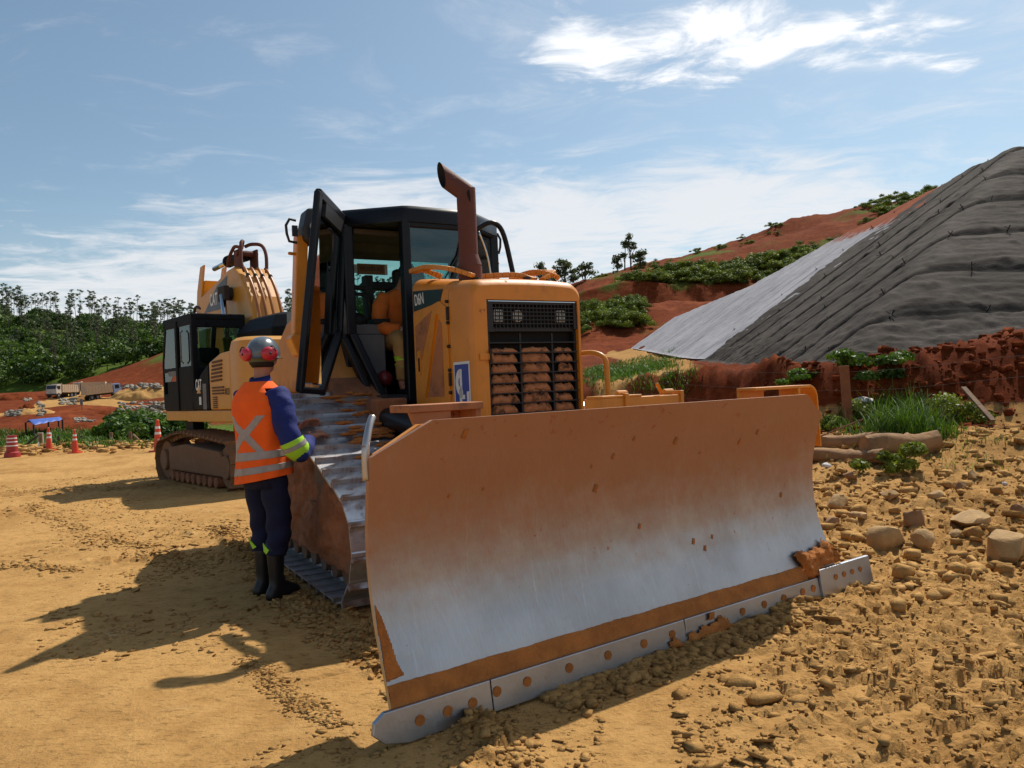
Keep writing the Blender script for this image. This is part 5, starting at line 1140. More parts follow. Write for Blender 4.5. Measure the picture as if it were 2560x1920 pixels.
# cab
cb = MB(); y0, y1 = -1.40, -.42
cb.mm((-1.55, y0, 1.40), (.05, y1, 1.46)); cb.mm((-1.50, y0, 3.02), (.06, y1, 3.13))
for (x, y) in ((.0, y0 + .05), (.0, y1 - .05), (-.75, y0 + .03)): cb.mm((x - .06, y - .05, 1.4), (x + .06, y + .05, 3.05))
for y in (y0 + .04, y1 - .04): cb.bar((-1.55, y, 1.45), (-1.58, y, 2.3), .08); cb.bar((-1.58, y, 2.28), (-1.36, y, 3.05), .08)
cb.mm((-.05, y0 + .06, 1.4), (.05, y1 - .06, 2.18)); cb.mm((-.03, y0 + .06, 2.88), (.05, y1 - .06, 3.05)); cb.mm((-.70, y0, 1.42), (.0, y0 + .05, 2.2)); cb.mm((-1.55, y0, 1.42), (-.75, y0 + .04, 1.72)); cb.mm((-1.56, y0, 2.12), (-.75, y0 + .045, 2.20)); cb.mm((-1.45, y0, 2.93), (-.0, y0 + .05, 3.05))
cb.mm((-1.35, y0, 1.7), (-.75, y0 + .04, 1.95)); cb.mm((-1.6, y0 + .04, 1.42), (-1.54, y1, 1.7))
cb.cyl((.02, y0 + .28, 2.96), (.08, y0 + .28, 2.96), .03, 12)
cabx = cb.build('cab', m_black2, exc, bevel=.025)
quadglass('rear_window', [(.02, y0 + .14, 2.18), (.02, y1 - .12, 2.18), (.02, y1 - .12, 2.88), (.02, y0 + .14, 2.88)], exc)
quadglass('door_window', [(-1.54, y0 + .02, 2.2), (-.80, y0 + .02, 2.2), (-.80, y0 + .02, 2.94), (-1.36, y0 + .02, 2.94)], exc)
quadglass('door_window', [(-.70, y0 + .02, 2.2), (-.07, y0 + .02, 2.2), (-.07, y0 + .02, 2.94), (-.70, y0 + .02, 2.94)], exc)
quadglass('lower_window', [(-1.52, y0 + .02, 1.95), (-1.2, y0 + .02, 1.95), (-.95, y0 + .02, 2.12), (-1.54, y0 + .02, 2.12)], exc)
quadglass('windscreen', [(-1.58, y0 + .1, 2.2), (-1.58, y1 - .1, 2.2), (-1.38, y1 - .1, 3.0), (-1.38, y0 + .1, 3.0)], exc)
b_ = MB(); b_.mm((-1.0, -1.15, 1.46), (-.45, -.7, 1.9)); b_.mm((-.6, -1.12, 1.9), (-.42, -.72, 2.55)); b_.build('seat', m_rubber, exc, bevel=.05)
b_ = MB(); b_.tube([(-.35, y0 - .02, 2.25), (-.35, y0 - .06, 2.3), (-.35, y0 - .06, 2.8), (-.35, y0 - .02, 2.85)], .014, 8); b_.mm((-1.25, y0 - .003, 2.05), (-.85, y0 - .001, 2.14)); b_.build('door_handle', m_intgrey, exc)
# boom: box section
m_pipe = mat('copper brown pipe paint', (.36, .13, .025), .4, dust=.2)
boom = MB(); bp_ = [(-.55, 1.55), (-.15, 1.6), (.22, 2.3), (.18, 3.0), (-.05, 3.5), (-.42, 3.95), (-.72, 4.13), (-1.0, 4.10), (-1.6, 3.95), (-2.55, 3.72), (-2.62, 3.45), (-2.4, 3.3), (-1.35, 3.25), (-.95, 3.0), (-.65, 2.5)]
boom.prism(bp_, lambda u, v, t: (u, t, v), -.30, .34); boom = boom.build('boom', m_exy, exc, bevel=.035)
text_mesh('lettering', 'CAT', .34, m_white, boom, (-1.75, -.309, 3.60), (1, 0, .0), (0, 0, 1), .001, .008, .6)
b_ = MB(); b_.prism([(-2.3, 3.38), (-1.2, 3.38), (-1.0, 4.0), (-1.55, 3.86)], lambda u, v, t: (u, t, v), -.306, -.304); b_.build('boom_decal', mat('grey blue decal', (.10, .13, .17), .5), boom)
b_ = MB(); b_.cyl((-.85, -.45, 3.62), (-.85, .45, 3.62), .13, 20); b_.mm((-1.02, -.5, 3.48), (-.68, -.40, 3.76)); b_.build('boom_pin', m_dark, boom, bevel=.01)
for s in (-1, 1):
    b_ = MB(); b_.cyl((-.85, s * .47, 3.60), (-.70, s * .47, 2.7), .055, 16); bc = b_.build('boom_cylinder_rod', m_chrome, exc, smooth=True); b_ = MB(); b_.cyl((-.70, s * .47, 2.75), (-.5, s * .47, 1.6), .09, 16); b_.build('boom_cylinder', m_exy, exc, smooth=True)
stk = MB(); stk.prism([(-2.46, 4.1), (-2.70, 4.1), (-2.93, 3.4), (-2.78, 1.62), (-2.52, 1.62), (-2.44, 3.2), (-2.62, 3.75)], lambda u, v, t: (u, t, v), -.2, .22); stk.prism([(-2.40, 4.42), (-2.62, 4.40), (-2.85, 3.9), (-2.95, 3.4), (-2.8, 1.6), (-2.5, 1.6), (-2.42, 3.2), (-2.62, 3.75)], lambda u, v, t: (u, t, v), -.24, -.20); stk.prism([(-2.40, 4.42), (-2.62, 4.40), (-2.85, 3.9), (-2.95, 3.4), (-2.8, 1.6), (-2.5, 1.6), (-2.42, 3.2), (-2.62, 3.75)], lambda u, v, t: (u, t, v), .22, .26); stk.prism([(-2.62, 3.75), (-2.85, 3.9), (-2.95, 3.4), (-2.8, 1.6), (-2.5, 1.6), (-2.42, 3.2)], lambda u, v, t: (u, t, v), -.2, .22)
stk.build('stick', m_exy, exc, bevel=.015)
bk_ = MB(); bk_.prism([(-2.9, 1.75), (-2.3, 1.6), (-1.9, 1.2), (-1.95, .5), (-2.4, .2), (-3.0, .35), (-3.3, .9)], lambda u, v, t: (u, t, v), .5, 1.5) if False else None
b_ = MB(); b_.cyl((-.80, .02, 4.38), (-1.65, .02, 4.40), .105, 20); b_.cyl((-1.63, .02, 4.40), (-1.72, .02, 4.40), .125, 20); b_.build('stick_cylinder', m_black2, exc, auto=40)
b_ = MB(); b_.cyl((-1.6, .02, 4.40), (-2.5, .02, 4.36), .05, 16); b_.build('stick_cylinder_rod', m_chrome, exc, smooth=True)
b_ = MB(); b_.mm((-1.0, -.16, 4.10), (-.66, -.12, 4.50)); b_.mm((-1.0, .16, 4.10), (-.66, .20, 4.50)); b_.cyl((-.8, -.2, 4.42), (-.8, .24, 4.42), .06, 14); b_.build('cylinder_lug', m_exh, exc, bevel=.01)
for k, y in enumerate((-.22, -.08, .06, .22)):
    b_ = MB(); b_.tube(smooth_path([(.30, y, 2.3), (.27, y, 3.0), (.06, y * 1.0, 3.55), (-.25, y, 3.96), (-.40, y * .95, 4.08)], 4), .030, 8); o_ = b_.build('hydraulic_pipe', m_pipe, boom, smooth=True)
    for (x, z) in ((.27, 2.98), (-.20, 3.90)): b_ = MB(); b_.sphere((x, y, z), .048, 12, 8, sc=(.9, .9, 1.1)); b_.build('pipe_clamp', m_dark, o_, smooth=True)
for pts in ([(-.36, -.22, 4.0), (-.45, -.24, 4.2), (-.52, -.20, 4.55), (-.62, -.12, 4.62), (-.75, -.1, 4.5)], [(-.36, .22, 4.0), (-.42, .25, 4.35), (-.5, .20, 4.55), (-.62, .05, 4.58), (-.75, -.02, 4.55)], [(-.75, -.12, 4.52), (-.95, -.16, 4.56), (-1.15, -.20, 4.35), (-1.2, -.2, 4.2)]):
    b_ = MB(); b_.tube(smooth_path(pts, 5), .035, 8); b_.build('hydraulic_hose', m_hose if 'm_hose' in globals() else m_exh, boom, smooth=True)
b_ = MB(); b_.tube(smooth_path([(-2.5, -.28, 3.5), (-2.75, -.32, 3.55), (-2.85, -.32, 3.35), (-2.8, -.3, 3.1)], 5), .03, 8); b_.build('hydraulic_hose', m_rubber, boom, smooth=True)
# ---------------------------------------------------------------- slope covers
def cloth_mat(name, c1, c2, seamc, soil=(0.26, 0.07, 0.03), rough=.8):
    m = bpy.data.materials.new(name); m.use_nodes = True; t = m.node_tree; t.nodes.clear(); q = NT(t)
    pos = q.n('ShaderNodeNewGeometry').outputs['Position']; att = lambda nm: q.n('ShaderNodeAttribute', attribute_name=nm).outputs['Fac']
    n1 = q.noise(pos, .35, 6, .6); n2 = q.noise(pos, 3.0, 7, .7)
    c = q.mix(q.ramp(q.math('ADD', q.math('MULTIPLY', n1, .6), q.math('MULTIPLY', n2, .4)), .38, .62), C4(c1), C4(c2))
    c = q.mix(q.ramp(q.math('ADD', att('soil'), q.math('MULTIPLY', q.math('SUBTRACT', n2, .5), 1.1)), .42, .60), c, C4(soil))
    c = q.mix(att('seam'), c, C4(seamc))
    bp = q.n('ShaderNodeBump', inp={'Height': q.noise(pos, 9.0, 7, .7), 'Strength': .5, 'Distance': .04})
    b = q.n('ShaderNodeBsdfPrincipled', inp={'Base Color': c, 'Roughness': rough}); b.inputs['Specular IOR Level'].default_value = .03
    
    t.links.new(bp.outputs[0], b.inputs['Normal']); o = q.n('ShaderNodeOutputMaterial'); t.links.new(b.outputs[0], o.inputs[0]); return m
m_dcloth = cloth_mat('dark geotextile', (0.052, 0.044, 0.038), (0.094, 0.080, 0.069), (0.006, 0.006, 0.007))
m_lcloth = cloth_mat('pale geotextile', (0.27, 0.265, 0.28), (0.38, 0.37, 0.39), (0.10, 0.10, 0.11))
def plateau(X, Y):
    yb = np.interp(X, BX, BY); zb = np.interp(X, BX, BZ); return zb + np.clip(Y - yb, 0, 200) * np.interp(X, [-30, -6, 2], [.005, .02, .042])
SEAMS = [16.9, 18.6, 20.5, 22.4, 24.4, 26.4, 28.5, 30.6, 34.5]
def build_dark():
    x = np.arange(5.6, 24, .052); y = np.arange(15.9, 34.2, .056); X, Y = np.meshgrid(x, y)
    wob = .10 * fbm(X * .5, Y * .2 + 9, 3); ys_ = Y + wob
    E = embank(X, Y); seam = np.zeros_like(X); saw = np.zeros_like(X)
    A = 1.7 + 0.67 * (X - 7.26); B = 1.7 + 0.67 * (Y - 17.0); faceB = sstep(-.4, .6, A - B)
    for k, s in enumerate(SEAMS[:-1]):
        w = .075 + .16 * faceB * (vnoise(X * .6 + k * 7, Y * 0 + k) + .5) * 1.6
        d = np.abs(ys_ - s); seam = np.maximum(seam, sstep(w * 1.5, w * .5, d) * (.75 + .25 * sstep(-.15, .05, fbm(X * 1.1 + 5 * k, Y * 0 + k * 3, 3) + .08 + .1 * (1 - faceB))))
        nxt = SEAMS[k + 1]; t = (ys_ - s) / (nxt - s); ok = (t >= 0) & (t < 1); saw = np.where(ok, t, saw)
        # puckers that run out from the seam
    z = E + .02 + .05 * (1 - saw) * .8 - .06 * seam
    toe = np.clip(E - plateau(X, Y), 0, 30); nt = sstep(1.6, 0.1, toe)
    z = z + .04 * fbm(X * 1.2, Y * 1.2, 5) + nt * (.16 * np.abs(fbm(X * 1.2 + 3, Y * 2.6, 4)) + .05 * np.abs(fbm(X * 4, Y * 7, 3)))
    z = z + (.045 * np.abs(fbm(X * .6, Y * 4.5, 4)) * faceB + .045 * np.abs(fbm(X * 3.0, Y * .8, 4)) * (1 - faceB)) * (.5 + sstep(.25, .0, np.abs(saw - .5) - .25))
    for (bx_, by_) in RNG.random((260, 2)) * [20, 15] + [6, 16]: z = z + .05 * np.exp(-((X - bx_) ** 2 + (Y - by_) ** 2) / .018)
    yend = np.interp(X, [6, 6.9, 11.8, 14.9, 17, 20], [31.3, 31.7, 33.1, 34.1, 33, 31]); seam = np.maximum(seam, sstep(.16, .03, np.abs(Y - yend)))
    gr_ = (Y < yend) & (embank(X, Y) > plateau(X, Y) - .35 - .25 * vnoise(X * .9, Y * .9))
    nc = len(x); F = grid_faces(len(y), nc); keep = gr_.ravel()[F].all(1)
    V = np.stack([X, Y, np.maximum(z, plateau(X, Y) + .02)], -1).reshape(-1, 3)
    o = np_mesh('slope_cover', V, F[keep], m_dcloth, attrs={'seam': np.clip(seam, 0, 1), 'soil': sstep(.35, 0, toe) * .30})
    tag(o, 'dark grey geotextile sheets pegged over the steep bank on the right', 'slope cover'); return o
dark = build_dark()
st = MB(); rr = random.Random(2)
for a in (35, 120): st.bar((-.10 * math.cos(R(a)), -.10 * math.sin(R(a)), .0 ), (.10 * math.cos(R(a)), .10 * math.sin(R(a)), .03), .012)
st.bar((0, 0, -.1), (.03, .0, .10), .018); pg = st.build('peg', m_soot, dark); npg = 0; first = True
for k, s in enumerate(SEAMS):
    xx = 7.0 + rr.random()
    while xx < 22 and npg < 96:
        zz_ = float(embank(np.array([xx]), np.array([s]))[0])
        if zz_ > 1.9:
            o = pg if first else pg.copy()
            if not first: COL.objects.link(o); o.parent = dark
            first = False; nB = 1.7 + .67 * (xx - 7.26) > 1.7 + .67 * (s - 17)
            o.location = (xx, s - .05, zz_ + .08); o.rotation_euler = (R(34) if nB else 0, 0 if nB else R(-34), rr.uniform(-1.2, 1.2)); s_ = rr.uniform(.6, 1.4); o.scale = (s_, s_, s_); npg += 1
        xx += rr.uniform(.9, 2.4)
def build_light():
    x = np.arange(8.0, 22, .10); y = np.arange(31.0, 77, .14); X, Y = np.meshgrid(x, y); E = embank(X, Y); P_ = plateau(X, Y)
    sd_ = np.abs(np.mod(Y + .25 * fbm(X * .3, Y * .1, 2), 2.1) - 1.05); seam = sstep(.12, .03, sd_) * (.3 + .7 * sstep(-.1, .1, fbm(X * .8, Y * .8, 3)))
    z = E + .03 + .05 * fbm(X * .9, Y * 1.4, 5) + .04 * np.abs(fbm(X * 3.0, Y * .5, 3)) - .06 * seam
    up = E - P_; crest = np.interp(Y, [28, 31.2, 32.5, 41, 50, 76, 90, 120], [9.45, 9.4, 9.1, 8.6, 7.2, 7.3, 6.8, 5.5])
    tl = 8.2 + (Y - 33) * .055
    keep = (up > -.15) & (E < crest + .8) & (Y < 76 - .35 * (X - 9))
    soil = sstep(48, 40, Y) * sstep(3.2, 5.6, up) * .62 + sstep(42, 36, Y) * sstep(4, 5.5, up) * .3 + .2 * sstep(.5, 0, up)
    F = grid_faces(len(y), len(x)); k = keep.ravel()[F].all(1)
    o = np_mesh('slope_cover', np.stack([X, Y, np.maximum(z, P_ + .03)], -1).reshape(-1, 3), F[k], m_lcloth, attrs={'seam': np.clip(seam, 0, 1) * .8, 'soil': soil})
    tag(o, 'pale grey geotextile sheet on the bank beyond the dark one', 'slope cover'); return o
build_light()

# ---------------------------------------------------------------- hills built from rows of surveyed points
def loft_rows(name, cols, rows, m, attrs_rows, sub=10, seed=0, amp=.6, sc=9.0, ncol=260, extra=None):
    """rows: list of (Y, [pixel y per column]); attrs_rows: {name: [value per row]}"""
    xs = np.linspace(cols[0], cols[-1], ncol); P = []; A = {k: [] for k in attrs_rows}; Yt = []
    R_ = []
    for Y, ys in rows:
        yy = np.interp(xs, cols, ys); R_.append(np.array([at(float(a), float(b), Y) for a, b in zip(xs, yy)]))
    R_ = np.array(R_); n = len(rows); out = []
    for i in range(n - 1):
        for j in range(sub):
            t = j / sub; out.append(R_[i] * (1 - t) + R_[i + 1] * t)
            for k in A: A[k].append(np.full(ncol, attrs_rows[k][i] * (1 - t) + attrs_rows[k][i + 1] * t) if np.ndim(attrs_rows[k][i]) == 0 else attrs_rows[k][i] * (1 - t) + attrs_rows[k][i + 1] * t)
    out.append(R_[-1]); [A[k].append(np.full(ncol, attrs_rows[k][-1]) if np.ndim(attrs_rows[k][-1]) == 0 else attrs_rows[k][-1]) for k in A]
    V = np.array(out); V[..., 2] += amp * fbm(V[..., 0] / sc + seed, V[..., 1] / sc, 6, .55)
    att = {k: np.array(v) for k, v in A.items()}
    if extra: extra(V, att)
    o = np_mesh(name, V.reshape(-1, 3), grid_faces(V.shape[0], ncol), m, attrs=att, kind='structure'); return o, V, xs
hc_ = [900, 1100, 1300, 1460, 1600, 1750, 1900, 2050, 2200, 2350, 2500, 2800]
hr_rows = [(66, [985, 975, 955, 930, 925, 920, 915, 910, 905, 900, 895, 890]),
           (74, [975, 965, 945, 905, 895, 885, 880, 870, 860, 850, 840, 830]),
           (86, [965, 950, 920, 862, 850, 830, 805, 780, 760, 740, 720, 700]),
           (104, [940, 915, 860, 772, 760, 752, 735, 700, 670, 650, 630, 600]),
           (113, [935, 910, 860, 786, 775, 768, 750, 715, 690, 665, 640, 610]),
           (117, [925, 890, 815, 722, 706, 716, 704, 680, 650, 620, 590, 560]),
           (128, [915, 875, 790, 716, 690, 672, 650, 605, 570, 545, 520, 490]),
           (150, [905, 850, 745, 700, 665, 622, 577, 528, 502, 482, 450, 420]),
           (185, [930, 890, 800, 760, 740, 720, 690, 660, 640, 620, 600, 580])]
def hx(V, att):
    g_ = fbm(V[..., 0] / 9, V[..., 1] / 9 + 3, 4)
    att['grass'][...] = np.clip(att['grass'] + .9 * (g_ - .05) * (att['grass'] > 0), 0, 1)
hill_r, HV, HX = loft_rows('hill_right', hc_, hr_rows, m_soil, {'red': [1, 1, 1, 1, 1, 1, 1, 1, 1], 'rough': [.2, .3, .4, .3, .8, .5, .3, .2, .2], 'grass': [0, .0, .28, .05, 0, .55, .20, .34, .5]}, sub=14, amp=1.4, ncol=420, extra=hx)
lc = [-1500, -300, 0, 100, 200, 300, 410, 480, 620, 735, 880, 1000, 1150, 1400, 1700]
sp_rows = [(190, [1030, 1022, 1014, 1004, 992, 975, 968, 962, 958, 955, 952, 950, 948, 940, 930]),
           (205, [1028, 1018, 1010, 990, 972, 955, 930, 922, 915, 905, 900, 895, 890, 880, 880]),
           (222, [1026, 1016, 1007, 984, 956, 926, 892, 880, 862, 838, 830, 825, 820, 815, 815]),
           (242, [1025, 1015, 1005, 981, 952, 920, 880, 862, 828, 797, 792, 790, 788, 785, 785]),
           (262, [1035, 1028, 1020, 1010, 990, 960, 920, 900, 870, 840, 835, 830, 830, 825, 825])]
def sx(V, att):
    w = np.interp(V[..., 0], [-140, -118, -100, 100], [0, 0, 1, 1])
    att['grass'] = att['grass'] * w; att['red'] = np.full(V.shape[:2], 1.0)
spur, SV, _ = loft_rows('hill_spur', lc, sp_rows, m_soil, {'red': [1, 1, 1, 1, 1], 'rough': [.3, .1, .1, .1, .1], 'grass': [0, .0, .62, .85, .8]}, sub=10, amp=.5, ncol=300, extra=sx)
fo_rows = [(245, [1035, 1028, 1022, 1012, 1000, 980, 945, 925, 890, 860, 850, 845, 840, 835, 830]),
           (270, [985, 975, 965, 950, 935, 920, 895, 880, 860, 845, 835, 830, 825, 822, 820]),
           (330, [880, 880, 880, 885, 885, 880, 872, 868, 858, 850, 830, 815, 812, 810, 810]),
           (400, [800, 800, 805, 812, 822, 832, 838, 842, 842, 835, 795, 765, 765, 770, 770]),
           (440, [782, 785, 790, 800, 812, 825, 832, 838, 838, 832, 785, 745, 750, 760, 760]),
           (520, [860, 860, 860, 865, 870, 870, 870, 870, 870, 870, 840, 820, 820, 820, 820])]
fhill, FV, FX = loft_rows('hill_forest', lc, fo_rows, m_soil, {'red': [0] * 6, 'rough': [0] * 6, 'grass': [1] * 6}, sub=8, amp=2.0, sc=30, ncol=200)

bpy.context.view_layer.update()
_dg = bpy.context.evaluated_depsgraph_get()
def terrain_hit(px, py, y0=25.0):
    o_ = at(px, py, y0); d_ = (at(px, py, y0 + 10) - o_).normalized()
    for _ in range(12):
        ok, loc, nrm, idx, ob, mt = scene.ray_cast(_dg, o_, d_)
        if not ok: return at(px, py, 180)
        if ob.get('kind') == 'structure': return loc.copy()
        o_ = loc + d_ * .05
def mound(px, py, wpx, hpx, label, red, seed, depth=.5, Y0=38.0):
    p = terrain_hit(px, py, Y0); Y = p.y; w = wpx / FPX * Y / 2; h = hpx / FPX * Y * 1.35; n = 70
    a = np.linspace(-1.25, 1.25, n); X, Yg = np.meshgrid(a, a); r = np.sqrt(X ** 2 + Yg ** 2) + .22 * fbm(X * 1.3 + seed, Yg * 1.3, 4)
    z = h * np.clip(1 - r ** 1.6, 0, 1) ** .75 * (1 + .35 * fbm(X * 2.5 + seed, Yg * 2.5, 5)) + h * .16 * np.abs(fbm(X * 7, Yg * 7 + seed, 4)) * (r < 1)
    z = np.where(r < 1, z, -1.0)
    V = np.stack([p.x + X * w, p.y + depth * w + Yg * w * depth * 1.6, p.z - .25 + z], -1).reshape(-1, 3)
    o = np_mesh('mound', V, grid_faces(n, n), m_soil, attrs={'red': np.full(n * n, red), 'rough': np.full(n * n, .35), 'grass': np.zeros(n * n)}, kind='structure'); o['label'] = label
for a_ in ((345, 1000, 190, 30, 'tan brown spoil mound behind the green thicket', .15, 1), (250, 1035, 120, 12, 'low red mound right of the signboard', .9, 2), (180, 1075, 260, 17, 'long red mound behind the cones', 1.0, 3), (320, 1062, 170, 22, 'red mound sloping up to the spoil', .95, 4),
           (60, 1035, 130, 16, 'ochre spoil ridge at the left edge', .25, 5), (20, 1000, 120, 14, 'red ridge at the left edge', 1.0, 6), (62, 1022, 44, 12, 'dark brown heap in the ochre spoil', .7, 7), (195, 1003, 60, 12, 'brown mound between the two branches of the road', .45, 8), (400, 1030, 130, 24, 'ochre bank beside the excavator', .3, 9), (110, 992, 90, 7, 'red rim at the head of the haul road', 1.0, 10)): mound(*a_)
_dg.update()
RUB = []; _rr = random.Random(77)
for (x0_, x1_, y0_, y1_, n_) in ((300, 412, 1006, 1034, 170), (12, 50, 1028, 1042, 60), (150, 190, 998, 1012, 50), (305, 400, 962, 972, 70), (95, 110, 1010, 1040, 30), (60, 78, 996, 1004, 20), (180, 240, 1046, 1056, 30)):
    for _ in range(n_):
        p = terrain_hit(_rr.uniform(x0_, x1_), _rr.uniform(y0_, y1_), 38.0); RUB.append((p, _rr.uniform(.06, .26) * p.y / 80))
TRUCK_POS = [terrain_hit(157, 994, 90), terrain_hit(256, 997, 90), terrain_hit(226, 986, 90)]
# ---------------------------------------------------------------- foliage
def leaf_mat(name, dark_, light_, rough=.55):
    m = bpy.data.materials.new(name); m.use_nodes = True; t = m.node_tree; t.nodes.clear(); q = NT(t)
    a = q.n('ShaderNodeAttribute', attribute_name='tone').outputs['Fac']
    c = q.mix(a, C4(dark_), C4(light_))
    b = q.n('ShaderNodeBsdfPrincipled', inp={'Base Color': c, 'Roughness': rough}); b.inputs['Specular IOR Level'].default_value = .25
    tl_ = q.n('ShaderNodeBsdfTranslucent', inp={'Color': q.vmath('MULTIPLY', c, (1.3, 1.5, .5))})
    ms = q.n('ShaderNodeMixShader', inp={0: .25}); t.links.new(b.outputs[0], ms.inputs[1]); t.links.new(tl_.outputs[0], ms.inputs[2])
    o = q.n('ShaderNodeOutputMaterial'); t.links.new(ms.outputs[0], o.inputs[0]); return m
m_forest = leaf_mat('forest leaves', (0.018, 0.042, 0.008), (0.10, 0.165, 0.025))
m_euc = leaf_mat('eucalyptus leaves', (0.05, 0.065, 0.035), (0.12, 0.145, 0.075))
m_bush = leaf_mat('shrub leaves', (0.04, 0.065, 0.008), (0.21, 0.25, 0.03))
m_bright = leaf_mat('fresh green leaves', (0.022, 0.055, 0.006), (0.11, 0.19, 0.025))
m_dry = leaf_mat('yellow green grass blades', (0.08, 0.10, 0.02), (0.32, 0.34, 0.10))
m_bark = mat('pale bark', (0.09, 0.07, 0.05), .9, var=.3, bump=.4)
def leaf_cloud(centers, radii, per, size, tones, rng, squash=.75, shell=.55):
    """arrays of leaf quads filling ellipsoidal clumps"""
    nC = len(centers); C_ = np.repeat(centers, per, 0); Rr = np.repeat(radii, per, 0); T = np.repeat(tones, per)
    d = rng.normal(size=(nC * per, 3)); d /= np.linalg.norm(d, axis=1)[:, None]; d[:, 2] = np.where(d[:, 2] < -.3, -d[:, 2], d[:, 2])
    r = (shell + (1 - shell) * rng.random(nC * per)) ; P_ = C_ + d * (Rr * r[:, None]) * np.array([1, 1, squash])
    nrm = d + rng.normal(size=d.shape) * .55; nrm /= np.linalg.norm(nrm, axis=1)[:, None]
    a = np.cross(nrm, rng.normal(size=d.shape)); a /= np.linalg.norm(a, axis=1)[:, None]; b_ = np.cross(nrm, a)
    s = size * (.6 + .8 * rng.random(nC * per))[:, None]; w = .5 + .3 * rng.random((nC * per, 1))
    V = np.stack([P_ - a * s, P_ - b_ * s * w, P_ + a * s, P_ + b_ * s * w], 1).reshape(-1, 3); F = np.arange(len(V)).reshape(-1, 4)
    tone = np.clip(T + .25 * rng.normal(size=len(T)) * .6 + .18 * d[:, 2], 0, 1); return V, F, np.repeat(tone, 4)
def cloud_obj(name, parts, m, parent=None, kind=None):
    V = []; F = []; T = []; k = 0
    for v, f, t in parts: V.append(v); F.append(f + k); T.append(t); k += len(v)
    return np_mesh(name, np.concatenate(V), np.concatenate(F), m, parent, smooth=False, attrs={'tone': np.concatenate(T)}, kind=kind)
rng = np.random.default_rng(5)
# far-off wood: crowns packed over the hill
pts = []; rad = []; ton = []
for i in range(900):
    u = rng.random(); r_ = int(rng.integers(6, FV.shape[0] - 10)); c_ = int(rng.integers(0, 190)); p = FV[r_, c_]
    if p[0] > 60 and rng.random() < .4: continue
    rr_ = rng.uniform(2.8, 6.5); pts.append([p[0] + rng.normal() * 3, p[1] + rng.normal() * 3, p[2] + rr_ * .55]); rad.append([rr_, rr_, rr_ * .95]); ton.append(rng.uniform(.1, .75))
pts = np.array(pts); rad = np.array(rad); ton = np.array(ton)
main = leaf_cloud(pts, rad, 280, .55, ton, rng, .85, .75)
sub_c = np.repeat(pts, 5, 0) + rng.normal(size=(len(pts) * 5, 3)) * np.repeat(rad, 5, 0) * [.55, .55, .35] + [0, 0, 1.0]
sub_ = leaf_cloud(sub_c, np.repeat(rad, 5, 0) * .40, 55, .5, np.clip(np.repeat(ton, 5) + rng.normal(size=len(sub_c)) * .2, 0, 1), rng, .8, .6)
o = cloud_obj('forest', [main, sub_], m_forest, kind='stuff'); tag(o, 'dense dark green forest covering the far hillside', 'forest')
# eucalyptus on the skyline: a few kinds, copied
def eucalyptus(h, seed, label, group, crown_from=.62, spread=1.5, bushy=1.0, name='eucalyptus_tree'):
    rg = np.random.default_rng(seed); t = empty(name, (0, 0, 0)); tag(t, label, 'tree', group)
    b = MB(); top = Vector((rg.normal() * .5, rg.normal() * .5, h)); b.tube([(0, 0, -1), (top.x * .4, top.y * .4, h * .5), tuple(top)], .2, 6, rr=[.18, .13, .05])
    cs = []; rs = []
    for k in range(int(9 * bushy) + 2):
        f = crown_from + (1 - crown_from) * rg.random(); a = rg.random() * 6.28; l = spread * (1.15 - (f - crown_from)) * rg.uniform(.4, 1.2)
        c = Vector((top.x * f + math.cos(a) * l, top.y * f + math.sin(a) * l, h * f + .6)); b.tube([(top.x * f * .9, top.y * f * .9, h * f - 1.0), tuple(c)], .05, 4); cs.append(c); rs.append([rg.uniform(.6, 1.15)] * 3)
    cs.append(top); rs.append([.9] * 3)
    b.build('trunk', m_bark, t, smooth=True)
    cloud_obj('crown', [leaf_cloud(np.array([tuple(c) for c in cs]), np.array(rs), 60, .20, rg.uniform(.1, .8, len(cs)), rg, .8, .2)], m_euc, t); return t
EG = 'thin eucalyptus trees along the skyline of the far forest'
EL = 'thin tall eucalyptus standing in the row on the far forest skyline'
kinds = [eucalyptus(rng.uniform(17, 23), 100 + k, EL, EG, rng.uniform(.45, .7)) for k in range(5)]
used = set(); rr = random.Random(8); top_row = FV.shape[0] - 9 - 8
for k in range(280):
    px = -40 + 800 * ((k * 7.3) % 215) / 215 if k < 215 else 840 + (k - 215) * 5
    j = int(np.clip(np.interp(px + rr.uniform(-4, 4), FX, range(len(FX))), 0, len(FX) - 1)); r_ = top_row + rr.choice([-16, -13, -10, -7, -4, -2, 0, 0, 2, 4]); p = FV[r_, j]
    src = kinds[k % 5]; o = src if k < 5 else copy_tree(src)
    o.location = (p[0] + rr.uniform(-2, 2), p[1] + rr.uniform(-3, 3), p[2] - .5); o.rotation_euler = (0, 0, rr.uniform(0, 6.28)); s_ = rr.uniform(.72, 1.08); o.scale = (s_, s_, s_)
# single trees on the red hill's skyline
def put_hill(px, py_top, Y, h, seed, label, bushy=1, spread=1.5, name='tree', cf=.45):
    t = eucalyptus(h, seed, label, None, cf, spread, bushy, name); p = at(px, py_top, Y); t.location = (p.x, Y, p.z - h); return t
put_hill(1575, 597, 146, 7.6, 31, 'tallest thin tree on the crest of the red hill', 1.2, 1.0)
put_hill(1558, 618, 147, 6.5, 32, 'bare slender tree just left of the tallest on the hill crest', .3, .5)
put_hill(1541, 650, 146, 4.2, 33, 'low ragged tree left end of the group on the hill crest', .8, 1.0)
put_hill(1600, 640, 145, 4.0, 34, 'short palm-like tree right of the tallest on the hill crest', .8, .9)
t = eucalyptus(5.0, 41, 'broad rounded tree rising behind the bulldozer hood', None, .2, 3.2, 3.5, 'tree'); p = at(1415, 662, 140); t.location = (p.x, 140, p.z - 5.0); 
